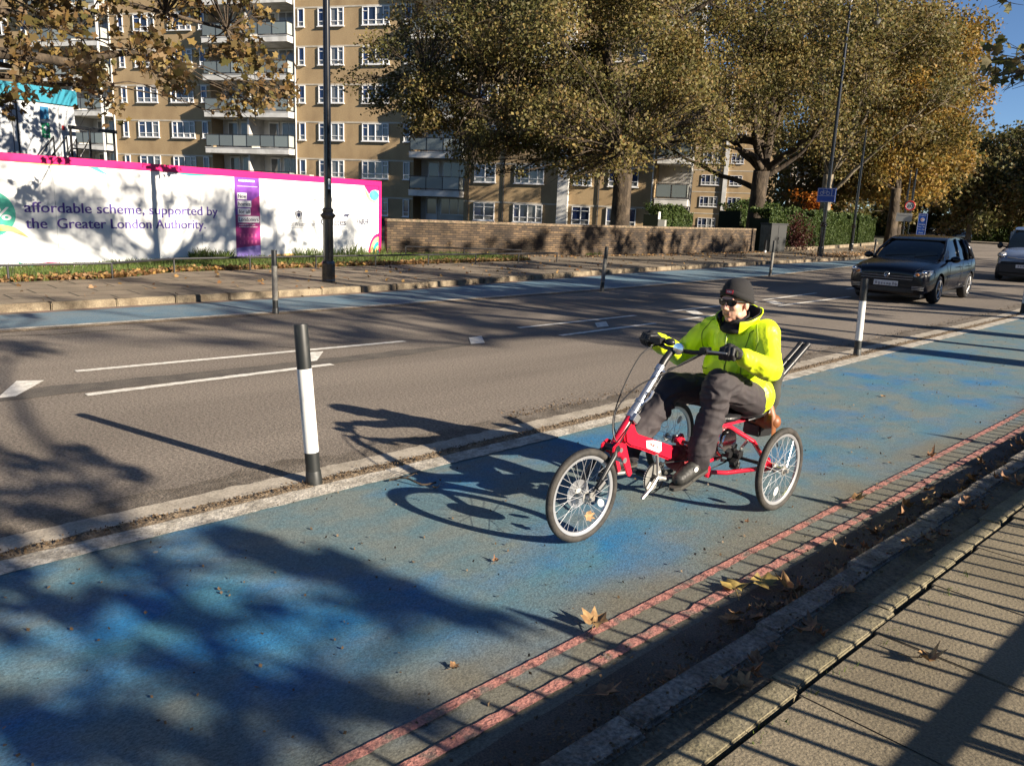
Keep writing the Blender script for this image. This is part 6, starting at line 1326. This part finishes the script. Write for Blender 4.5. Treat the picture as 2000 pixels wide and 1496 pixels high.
def van(name, loc, rz, label):
    c = empty(name, loc, rz, label, "van")
    st = [(0.80, 0.52, 0.24, 0.62, 0.74), (0.78, 0.72, 0.20, 0.72, 0.84), (0.66, 0.83, 0.19, 0.82, 0.95), (0.40, 0.895, 0.19, 0.90, 1.04), (0.05, 0.91, 0.19, 0.96, 1.11), (-0.35, 0.91, 0.19, 1.02, 1.17), (-1.0, 0.91, 0.19, 1.05, 1.15), (-2.0, 0.91, 0.19, 1.08, 1.18), (-3.1, 0.90, 0.22, 1.10, 1.20), (-3.45, 0.86, 0.30, 1.08, 1.18), (-3.5, 0.7, 0.4, 1.0, 1.1)]
    loft_body("body", st, silverp, c, 2, arches=[(0, (0.37, 0.33), 0.91), (-2.7, (0.37, 0.33), 0.91)])
    greenhouse("windows", [(-0.15, 0.70, 1.10, 0.68, 1.12), (-0.45, 0.80, 1.08, 0.70, 1.32), (-0.95, 0.83, 1.08, 0.64, 1.70), (-1.2, 0.83, 1.08, 0.63, 1.76), (-3.1, 0.82, 1.12, 0.62, 1.77), (-3.42, 0.78, 1.15, 0.60, 1.60)], glass_d, c)
    greenhouse("roof", [(-0.93, 0.56, 1.70, 0.63, 1.72), (-1.1, 0.66, 1.71, 0.65, 1.785), (-2.0, 0.66, 1.72, 0.64, 1.83), (-3.2, 0.64, 1.71, 0.61, 1.80), (-3.44, 0.6, 1.60, 0.55, 1.66)], silverp, c)
    m = MB(); m.bb((-3.42, -0.845, 1.13), (-1.55, 0.845, 1.70)); m.build("cargo_side", silverp, c, bevel=0.06)
    for s in (-1, 1):
        m = MB(); m.tube([(-0.12, s*0.73, 1.12), (-0.45, s*0.755, 1.33), (-0.95, s*0.665, 1.70), (-1.2, s*0.64, 1.77)], 0.035, 8)
    m.build("pillar", silverp, c, smooth='all')
    m = MB(); m.box((0.72, 0, 0.44), (0.34, 1.64, 0.44)); m.build("bumper", blkplast, c, bevel=0.09, seg=3, smooth=True)
    m = MB(); m.tube([(0.83, -0.55, 0.80), (0.88, 0, 0.77), (0.83, 0.55, 0.80)], 0.018, 6); m.build("bonnet_trim", chrome, c, smooth='all')
    m = MB(); m.box((0.905, 0, 0.52), (0.012, 0.52, 0.112)); o = m.build("number_plate", plate, c); q = MB()
    for k in range(6): q.box((0.913, -0.18+0.07*k, 0.52), (0.003, 0.04, 0.05))
    q.build("blurred_characters", smudge, o)
    for s in (-1, 1):
        m = MB(); m.ell((0.60, s*0.72, 0.86), (0.19, 0.13, 0.105), Matrix.Rotation(s*0.6, 3, 'Z')); hl = m.build("headlight", lampg, c, smooth='all'); m = MB(); m.ell((0.73, s*0.70, 0.84), (0.05, 0.05, 0.05)); m.build("lamp_reflector", chrome, hl, smooth='all')
        m = MB(); m.ell((-0.55, s*0.98, 1.16), (0.07, 0.09, 0.11)); m.tube([(-0.50, s*0.78, 1.12), (-0.55, s*0.96, 1.14)], 0.03, 8); m.build("wing_mirror", blkplast, c, smooth='all')
        for x in (0, -2.7): car_wheel(c, x, s*0.90, 0.33, s)
    m = MB(); m.bb((-3.2, -0.70, 0.16), (0.6, 0.70, 0.23)); m.build("underbody", blkplast, c)
    return c
van("van", (-8.05, 31.7, 0.006), -pi/2+radians(9), "pale blue-silver van with a black bumper cut off by the right edge")

# parked cars far off
fcol = [pbr("far car paint", (0.012, 0.014, 0.022), 0.25, coat=0.8), pbr("far car paint", (0.035, 0.012, 0.012), 0.3, coat=0.8), pbr("far car paint", (0.02, 0.022, 0.025), 0.3, coat=0.8)]
for i, (x, y, rz, mt, lab) in enumerate(((-36.5, 108, -1.9, 0, "dark car parked at the far bend, its windscreen glinting, right of the other two"), (-38.8, 109.5, -1.9, 2, "dark parked car between the reddish one and the glinting one at the far bend"), (-41.2, 111, -1.9, 1, "dark reddish parked car half hidden behind the hatchback at the far bend"))):
    c = copy_tree(car); c.name = "parked_car"; c.location = (x, y, 0); c.rotation_euler = (0, 0, rz); tag(c, lab, "car", "cars parked at the far bend")
    for k in kids(c):
        if k.data.materials and k.data.materials[0] == carp: k.data = k.data.copy(); k.data.materials[0] = fcol[mt]
# ================================================================== STREET FURNITURE
wand_b = pbr("post black band", (0.012, 0.014, 0.014), 0.5, col2=(0.05, 0.048, 0.043), sc=14, cst=(1, 1, 0.4), bias=(0.55, 0.78)); wand_w = pbr("post reflective white", (0.66, 0.66, 0.63), 0.35, col2=(0.40, 0.39, 0.36), sc=16, cst=(1, 1, 0.25), bias=(0.52, 0.72)); wand_g = pbr("dirty reflective grey", (0.22, 0.21, 0.18), 0.5, col2=(0.12, 0.11, 0.10), sc=9)
def wand(loc, lean, label, clean=True, h=0.99):
    e = empty("lane_post", (*loc, 0.008), 0, label, "post", "flexible posts separating the cycle lanes"); L = Vector((lean[0], lean[1], 1))
    P = lambda z: Vector((lean[0]*z, lean[1]*z, z)); r = 0.044 if clean else 0.042
    m = MB(); m.tube([P(-0.004), P(0.075), P(0.08)], [0.052, 0.047, 0.045], 20); m.build("base", wand_b, e, smooth=True)
    m = MB(); m.tube([P(0.08), P(0.20)], r, 20); m.tube([P(0.72), P(h-0.01), P(h)], [r, r*0.97, r*0.9], 20); m.tube([P(0.20), P(0.72)], r*0.96, 20); m.build("shaft", wand_b, e, smooth=True)
    m = MB(); m.tube([P(0.20), P(0.72)], r*1.01, 24); m.build("reflective_sleeve", wand_w if clean else wand_g, e, smooth=True)
    m = MB(); m.tube([P(0.20)+Vector((-0.036, -0.024, 0)), P(0.72)+Vector((-0.036, -0.024, 0))], 0.003, 4); m.build("sleeve_seam", wand_g, e); return e
wand((-4.24, 2.37), (-0.062, -0.045), "black and white flexible lane post leaning left in the foreground")
wand((-4.46, 10.53), (-0.03, 0.0), "clean white-banded lane post right of the rider", h=1.01)
wand((-4.90, 19.5), (0.0, 0.0), "lane post cut by the right edge of the view", h=1.0)
wand((-11.33, 5.71), (-0.01, 0), "dirty grey lane post on the far side below the violet banner panel", False, 0.955)
wand((-11.60, 13.65), (0.03, 0.04), "dirty grey lane post on the far side in front of the brick wall", False, 0.98)
wand((-12.68, 22.86), (0.02, 0.0), "grey lane post on the far side in front of the black cabinet", False, 1.08)
wand((-16.6, 39.6), (0.0, 0.0), "distant pale lane post beside the bonnet of the hatchback", False, 1.0)

def lamp_post(loc, label, H_=9.5, r=0.085, collar=1.35, arm=None, group="black lamp posts along the street", sticker=True, base_h=0.42, notice=False):
    e = empty("lamp_post", (*loc, 0.115), 0, label, "lamp post", group)
    m = MB(); m.lathe([(r*1.62, 0), (r*1.62, 0.03), (r*1.55, 0.05), (r*1.55, base_h-0.05), (r*1.42, base_h-0.02), (r*1.35, base_h)], n=8); m.build("base", black_gloss, e, bevel=0.003)
    m = MB(); m.lathe([(r*1.18, base_h), (r*1.15, collar-0.12), (r*1.15, collar-0.08)], n=20); m.lathe([(r*0.86, collar+0.08), (r*0.74, H_*0.62), (r*0.55, H_)], n=20); m.build("shaft", black_gloss, e, smooth=True)
    m = MB(); z = collar; m.lathe([(r*1.15, z-0.085), (r*1.35, z-0.06), (r*1.7, z-0.02), (r*1.75, z+0.0), (r*1.35, z+0.03), (r*1.15, z+0.05), (r*1.3, z+0.08), (r*1.3, z+0.11), (r*0.9, z+0.14)], n=16)
    for k in range(10): a = 2*pi*k/10; m.ell((r*1.68*cos(a), r*1.68*sin(a), z-0.01), (0.012, 0.012, 0.012), N=8, n=5)
    m.build("collar", black_gloss, e, smooth=True)
    if sticker:
        m = MB(); a = math.atan2(-loc[1], -loc[0])+0.35; R = Matrix.Rotation(a, 3, 'Z'); rr = r*0.86
        for k in range(5): b_ = a+(k-2)*0.16; 
        m.box((rr*1.0*cos(a)*1.02, rr*sin(a)*1.02, 1.93), (0.004, 0.045, 0.20), R); st_ = m.build("number_sticker", stickm, e)
        nx = Vector((cos(a), sin(a), 0)); sx_ = Vector((0, 0, 1)).cross(nx)
        for ch, zz in (("T", 1.955), ("0", 1.875)):
            text("sticker_lettering", ch, navy, e, Matrix(((sx_.x, 0, nx.x, rr*cos(a)*1.02+nx.x*0.003), (sx_.y, 0, nx.y, rr*sin(a)*1.02+nx.y*0.003), (0, 1, 0, zz), (0, 0, 0, 1))), -0.012, 0.012, 0, 0.05, 0.002)
    if arm:
        d = Vector((arm[0], arm[1], 0)); m = MB(); P = [(0, 0, H_)]+[tuple(d*(0.5-0.5*cos(pi*t))+Vector((0, 0, H_+0.55*sin(pi*t)))) for t in (0.15, 0.3, 0.45, 0.6, 0.75, 0.88)]+[(d.x, d.y, H_-0.10)]; m.tube(smooth_pts(P, 4), 0.03, 8); m.build("swan_neck_arm", black_gloss, e, smooth=True)
        m = MB(); m.lathe([(0.05, 0.30), (0.08, 0.26), (0.10, 0.10), (0.22, 0.02), (0.23, -0.01), (0.02, -0.01)], c=(d.x, d.y, H_-0.42), n=24); m.build("lamp_head", metal_dark, e, smooth=True)
        m = MB(); m.lathe([(0.205, -0.011), (0.17, -0.16), (0.08, -0.23), (0.01, -0.24)], c=(d.x, d.y, H_-0.42), n=24); m.build("glass_bowl", pbr("lamp bowl glass", (0.16, 0.16, 0.155), 0.1, spec=0.8), e, smooth=True)
    return e
lamp_post((-14.44, 8.45), "tall black lamp post with ornate collar standing in front of the printed hoarding", 9.2, 0.088, 1.33, arm=(1.2, 0.3))
l2 = lamp_post((-18.2, 37.3), "black lamp post carrying the blue cycle sign with a hanging swan-neck lantern", 11.2, 0.10, 1.45, arm=(0.5, 1.7), sticker=False)
lamp_post((-21.1, 47.0), "plain black lamp post in front of the hedge, right of the cycle sign", 7.0, 0.085, 1.4, sticker=False)
lamp_post((-22.6, 58.0), "thin black post in front of the hedge end nearest the hatchback roof", 6.0, 0.08, 1.4, sticker=False)
lamp_post((-1.05, 13.9), "black lamp post on the near kerb beyond the right edge", 9.0, 0.095, 1.4, arm=(-1.2, 0), sticker=False)
# street signs
bluem = pbr("blue sign face", (0.01, 0.075, 0.40), 0.4); signw = pbr("sign white", (0.70, 0.72, 0.74), 0.4); signred = pbr("sign red", (0.55, 0.02, 0.02), 0.4); galv = pbr("galvanised back", (0.3, 0.3, 0.31), 0.5, metal=0.5)
def face_rot(x, y): return math.atan2(-y, -x)+pi/2      # local -y faces the camera side of the street
s1 = empty("cycle_lane_sign", (-18.2, 37.3, 0), face_rot(-18.2+4, 37.3)-0.15, "blue rectangular sign with a white bicycle symbol fixed to a lamp post", "sign")
m = MB(); m.bb((-0.42, -0.16, 2.62), (0.42, -0.14, 3.27)); m.build("sign_plate", bluem, s1); m = MB()
for a_, b_ in (((-0.40, 2.64), (0.40, 2.655)), ((-0.40, 3.235), (0.40, 3.25)), ((-0.40, 2.90), (0.40, 2.915)), ((-0.40, 2.655), (-0.385, 3.235)), ((0.385, 2.655), (0.40, 3.235)), ((0.22, 2.915), (0.24, 3.235))): m.bb((a_[0], -0.166, a_[1]), (b_[0], -0.1605, b_[1]))
m.build("white_border", signw, s1); m = MB()
for cx in (-0.21, 0.06): m.torus((cx, -0.164, 3.03), 0.075, 0.009, N=28, n=6, ry=0.003)
for P in ([(-0.21, 3.03), (-0.15, 3.13), (0.02, 3.13), (0.06, 3.03)], [(-0.15, 3.13), (-0.08, 3.03), (0.02, 3.13)], [(-0.21, 3.03), (-0.08, 3.03)], [(0.02, 3.13), (0.0, 3.18), (0.04, 3.18)], [(-0.15, 3.13), (-0.16, 3.17)], [(-0.19, 3.17), (-0.13, 3.17)]): m.tube([(x, -0.164, z) for x, z in P], 0.007, 5)
m.build("bicycle_symbol", signw, s1); m = MB(); m.tube([(0.0, -0.137, 2.8), (0.0, -0.10, 2.8)], 0.03, 8); m.tube([(0.0, -0.137, 3.1), (0.0, -0.10, 3.1)], 0.03, 8); m.build("clamp", galv, s1)
sp_ = (-21.1, 55.0); rz_ = face_rot(sp_[0]+3, sp_[1])
s2 = empty("speed_limit_sign", (*sp_, 0.1), rz_, "round red-ringed 20 speed sign on a tall dark pole above a pale plate", "sign")
m = MB(); m.tube([(0, 0, 0), (0, 0, 5.2)], 0.06, 12); m.build("pole", black_gloss, s2, smooth=True)
m = MB(); m.lathe([(0.01, 0), (0.32, 0), (0.32, 0.02), (0.01, 0.02)], c=(-0.08, -0.08, 2.85), R=Matrix.Rotation(pi/2, 3, 'X'), n=32); d_ = m.build("sign_disc", signw, s2, smooth=True)
m = MB(); m.torus((-0.08, -0.106, 2.85), 0.275, 0.04, N=40, n=6, ry=0.004); m.build("red_ring", signred, s2, smooth='all'); text("sign_number", "20", navy, s2, TM(-0.112), -0.26, 0.10, 2.74, 0.22, 0.008)
m = MB(); m.bb((-0.80, -0.10, 1.85), (0.15, -0.085, 2.38)); m.build("sub_plate", pbr("grey sign plate", (0.42, 0.42, 0.40), 0.5), s2); text("plate_lettering", "Residents parking", navy, s2, TM(-0.104), -0.72, 0.06, 2.2, 0.07)
s3 = empty("charge_zone_sign", (sp_[0]+0.62, sp_[1]+0.1, 0.1), rz_, "upright blue sign with a red C in a white circle beside the 20 sign", "sign")
m = MB(); m.tube([(0.12, 0.03, 0), (0.12, 0.03, 2.3)], 0.035, 10); m.build("pole", galv, s3, smooth=True); m = MB(); m.bb((-0.12, -0.06, 1.02), (0.42, -0.04, 2.40)); m.build("sign_plate", bluem, s3)
m = MB()
for a_, b_ in (((-0.10, 1.04), (0.40, 1.055)), ((-0.10, 2.365), (0.40, 2.38)), ((-0.10, 1.055), (-0.085, 2.365)), ((0.385, 1.055), (0.40, 2.365))): m.bb((a_[0], -0.066, a_[1]), (b_[0], -0.0605, b_[1]))
m.lathe([(0.01, 0), (0.12, 0), (0.12, 0.004), (0.01, 0.004)], c=(0.15, -0.0605, 2.0), R=Matrix.Rotation(pi/2, 3, 'X'), n=28); m.build("white_disc", signw, s3)
text("sign_letter", "C", signred, s3, TM(-0.068), 0.08, 0.22, 1.93, 0.15, 0.010); text("sign_lettering", "Congestion", signw, s3, TM(-0.064), -0.06, 0.36, 2.25, 0.06); text("sign_lettering", "charging", signw, s3, TM(-0.064), -0.04, 0.34, 1.68, 0.07, 0.003); text("sign_lettering", "Mon - Fri", signw, s3, TM(-0.064), -0.04, 0.34, 1.52, 0.07, 0.003); text("sign_lettering", "7 am - 6 pm", signw, s3, TM(-0.064), -0.06, 0.36, 1.36, 0.07, 0.003); text("sign_lettering", "Zone", signw, s3, TM(-0.064), 0.02, 0.28, 1.14, 0.09, 0.004)

# cabinet
cbn = empty("street_cabinet", (-21.05, 37.6, 0.1), radians(76), "tall black street cabinet with a grey side at the end of the brick wall", "cabinet")
m = MB(); m.bb((0, 0, 0), (1.1, 0.75, 1.38)); m.build("body", pbr("cabinet black", (0.012, 0.013, 0.012), 0.5), cbn, bevel=0.01); m = MB(); m.bb((-0.03, -0.03, 1.381), (1.13, 0.78, 1.44)); m.build("lid", metal_dark, cbn)
m = MB(); m.bb((-0.013, 0.04, 0.05), (-0.001, 0.71, 1.33)); m.build("side_panel", pbr("cabinet grey", (0.11, 0.12, 0.115), 0.6, col2=(0.07, 0.075, 0.07), sc=6), cbn); m = MB(); m.bb((0.50, -0.015, 0.05), (0.52, -0.001, 1.33)); m.bb((0.56, -0.03, 0.62), (0.60, -0.001, 0.76)); m.build("door_handle", metal_dark, cbn)
e = empty("marker_post", (-20.55, 36.3, 0.1), 0, "short black marker post with a white foot by the cabinet", "post"); m = MB(); m.tube([(0, 0, 0.12), (0, 0, 0.62)], 0.06, 10); m.build("shaft", blk, e); m = MB(); m.tube([(0, 0, 0), (0, 0, 0.12)], 0.065, 10); m.build("foot", stickm, e)
e = empty("junction_box", (-23.0, 30.9, 0), radians(-60), "pair of pale grey boxes with a white notice behind the brick wall", "box"); m = MB(); m.bb((0, 0, 0.8), (0.75, 0.3, 1.5)); m.build("body", pbr("box grey", (0.3, 0.3, 0.27), 0.6), e); m = MB(); m.bb((0.08, -0.02, 1.52), (0.7, 0.01, 1.85)); m.build("notice", stickm, e)

# near railing (outside the view): its bars, band and spearheads throw the striped shadow on pavement and lane
RX = 0.93
rl_ = empty("iron_railing", (RX, -6, 0.118), 0, "black iron railing with spearheads along the near side of the pavement", "railing")
m = MB()
zb0, zb1 = 0.873, 0.980
for y in [i*0.15 for i in range(int(26/0.15))]:
    zt = 1.02; yy = y+0.0
    d0 = dn(y-6); m.tube([(d0, yy, 0.0), (d0, yy, zt-0.02), (d0, yy, zt+0.05)], [0.0125, 0.0125, 0.002], 6)
m.build("bars", black_gloss, rl_); tag(rl_.children[0] if rl_.children else [o for o in kids(rl_)][0], kind='stuff')
m = MB(); m.bb((-0.02, 0, zb0), (0.02, 26, zb1)); m.bb((-0.015, 0, 0.10), (0.015, 26, 0.14)); m.build("rail", black_gloss, rl_)
m = MB(); m.tube([(0.0, 0, 0.656), (0, 26, 0.656)], 0.029, 8); m.build("mid_rail", black_gloss, rl_)
for k in range(11):
    y = 6+2.53+0.52+2.42*(k-3); m = MB(); m.tube([(0, y, 0), (0, y, 1.0)], 0.022, 8)
    z = 1.0; m.lathe([(0.022, z), (0.032, z+0.015), (0.014, z+0.035), (0.014, z+0.05), (0.040, z+0.085), (0.030, z+0.14), (0.001, z+0.24)], c=(0, y, 0), n=10); m.build("spear_post", black_gloss, rl_, smooth=True)

# ================================================================== FALLEN PLANE LEAVES YOU COULD PICK UP
lc_ = [pbr("dry leaf tan", (0.32, 0.19, 0.085), 0.7, col2=(0.19, 0.10, 0.045), sc=40), pbr("dry leaf brown", (0.17, 0.083, 0.04), 0.7, col2=(0.27, 0.145, 0.07), sc=40), pbr("leaf yellow", (0.36, 0.255, 0.07), 0.6, col2=(0.22, 0.16, 0.05), sc=35), pbr("leaf ochre", (0.36, 0.225, 0.095), 0.7, col2=(0.22, 0.12, 0.05), sc=40)]
def leaf_mesh(seed, mat, curl):
    rnd = random.Random(seed); tips = [(-155, 0.42), (-118, 0.40), (-84, 0.72), (-58, 0.52), (-38, 0.82), (-17, 0.62), (0, 0.98), (18, 0.62), (40, 0.84), (60, 0.52), (86, 0.70), (120, 0.40), (156, 0.42), (180, 0.16)]
    vs = [(0, 0, 0)]; n = 0; ring = []
    for a, r in tips:
        a = radians(a+rnd.uniform(-5, 5)); r *= 0.085*rnd.uniform(0.85, 1.12); ring.append((r*cos(a), r*sin(a)))
    mid = [(x*0.5, y*0.5) for x, y in ring]; fs = []; q = len(ring)
    def Z(x, y): r = math.hypot(x, y)/0.085; return 0.012+curl*0.065*r*r*(0.5+0.9*noise.noise(Vector((x*22, y*22, seed))))+0.016*noise.noise(Vector((x*50, y*50, seed+3)))
    P = [(0, 0)]+mid+ring; vs = [(x, y, max(Z(x, y), 0.001)) for x, y in P]
    for i in range(q): j = (i+1) % q; fs += [(0, 1+i, 1+j), (1+i, 1+q+i, 1+q+j, 1+j)]
    me = bpy.data.meshes.new("leaf"); m = MB(); m.add(vs, fs); m.tube([(-0.005, 0, 0.012), (-0.05, 0.004, 0.006), (-0.10, 0.018, 0.004)], [0.0018, 0.0014, 0.0012], 5)
    o = m.build("leaf", mat, None, smooth='all', fix=False); me = o.data; bpy.data.objects.remove(o); return me
LM_ = [leaf_mesh(i, lc_[i % 4], (0.7, 1.1, 0.5, 0.9)[i % 4]) for i in range(12)]
def put_leaf(x, y, z, k, rz, s=1.0, label=None, group=None, tilt=0.0, dx=0.0):
    o = bpy.data.objects.new("fallen_leaf", LM_[k]); C.objects.link(o); o.location = (x, y, z); o.rotation_euler = (tilt, dx, rz); q_ = random.Random(x*71+y*13); o.scale = (s*q_.uniform(0.75, 1.1), s*q_.uniform(0.75, 1.1), s*q_.uniform(0.9, 2.2)); tag(o, label, "leaf", group); return o
put_leaf(-1.965, 2.40, 0.012, 3, 2.2, 1.1, "large curled tan leaf lying alone on the upper red line")
put_leaf(-1.945, 4.85, 0.012, 3, 0.6, 1.05, "yellow-brown leaf on the red line beyond the rear wheel")
put_leaf(-2.02, 6.3, 0.010, 1, 0.9, 0.9, "small brown leaf at the edge of the blue lane by the upper red line")
put_leaf(-0.88, 3.02, 0.122, 7, 0.4, 0.95, "pale crumpled leaf on the sunlit paving slab"); put_leaf(-1.62, 2.05, 0.012, 5, 1.0, 0.9, "brown leaf against the kerb, nearest the bottom of the view")
put_leaf(-1.76, 3.16, 0.012, 6, 2.6, 1.1, "pale yellow leaf at the left end of the big leaf pile")
put_leaf(-1.70, 3.28, 0.03, 2, 0.9, 1.15, "flat yellow leaf topmost on the big leaf pile by the kerb"); put_leaf(-1.60, 3.36, 0.03, 7, 4.0, 1.15, "ochre leaf at the right end of the big leaf pile by the kerb")
gp = "dry leaves lying in the gutter along the near kerb"; rl2 = random.Random(21)
for cy_, n_, sp2 in ((3.25, 14, 0.10), (2.9, 7, 0.15), (4.05, 14, 0.14), (4.6, 10, 0.2), (5.3, 16, 0.20), (6.2, 14, 0.3), (7.2, 16, 0.4), (8.6, 16, 0.5), (2.2, 5, 0.15), (10, 14, 0.9)):
    for _ in range(n_):
        x = -1.43-abs(rl2.gauss(0, 0.08)); y = rl2.gauss(cy_, sp2); put_leaf(x+dn(y), y, 0.012+rl2.random()*0.03, rl2.choice((0, 1, 3, 4, 5, 8, 9, 11)), rl2.uniform(0, 6.28), rl2.uniform(0.4, 0.85), "dry brown leaf lying in the gutter along the near kerb", gp, rl2.uniform(-0.8, 0.8), rl2.uniform(-0.8, 0.8))
gp2 = "dry leaves on the kerb and edging of the near pavement"
for cy_, n_ in ((2.35, 6), (2.9, 4), (3.4, 3), (4.3, 10), (4.9, 6), (5.8, 8), (7.0, 8)):
    for _ in range(n_):
        x = rl2.uniform(-1.30, -1.17); y = rl2.gauss(cy_, 0.13); put_leaf(x+dn(y), y, 0.122+rl2.random()*0.012, rl2.choice((1, 5, 8, 9, 4)), rl2.uniform(0, 6.28), rl2.uniform(0.4, 0.75), "dry brown leaf resting on the shaded kerb edging", gp2, rl2.uniform(-0.3, 0.3), rl2.uniform(-0.3, 0.3))
e = put_leaf(-2.57, 3.02, 0.17, 3, 1.2, 0.6, "yellow leaf caught low in the spokes of the tricycle's front wheel", None, 1.2, 0.6)
gp3 = "small dry leaves scattered on the blue lane"
for x, y in ((-3.3, 9.5), (-3.15, 8.2), (-2.7, 2.5), (-2.2, 4.0), (-3.4, 6.3), (-2.45, 6.6), (-3.0, 11.5), (-2.15, 5.9), (-3.7, 2.9), (-2.1, 1.75)):
    put_leaf(x, y, 0.008, rl2.choice((0, 1, 7, 11)), rl2.uniform(0, 6.28), rl2.uniform(0.3, 0.5), "small dry leaf lying on the blue lane", gp3)
e = empty("twig", (-3.98, 2.75, 0.02), 0.6, "dry curled twig on the white lane edge line left of the tricycle", "twig"); m = MB(); m.tube(smooth_pts([(0, 0, 0), (0.10, 0.02, 0.02), (0.22, -0.01, 0.0), (0.30, 0.03, 0.01)], 4), 0.006, 6); m.build("stalk", bark, e); m = MB(); m.tube([(0.10, 0.02, 0.02), (0.14, 0.10, 0.03), (0.13, 0.16, 0.0)], 0.004, 5); m.build("side_shoot", bark, e)
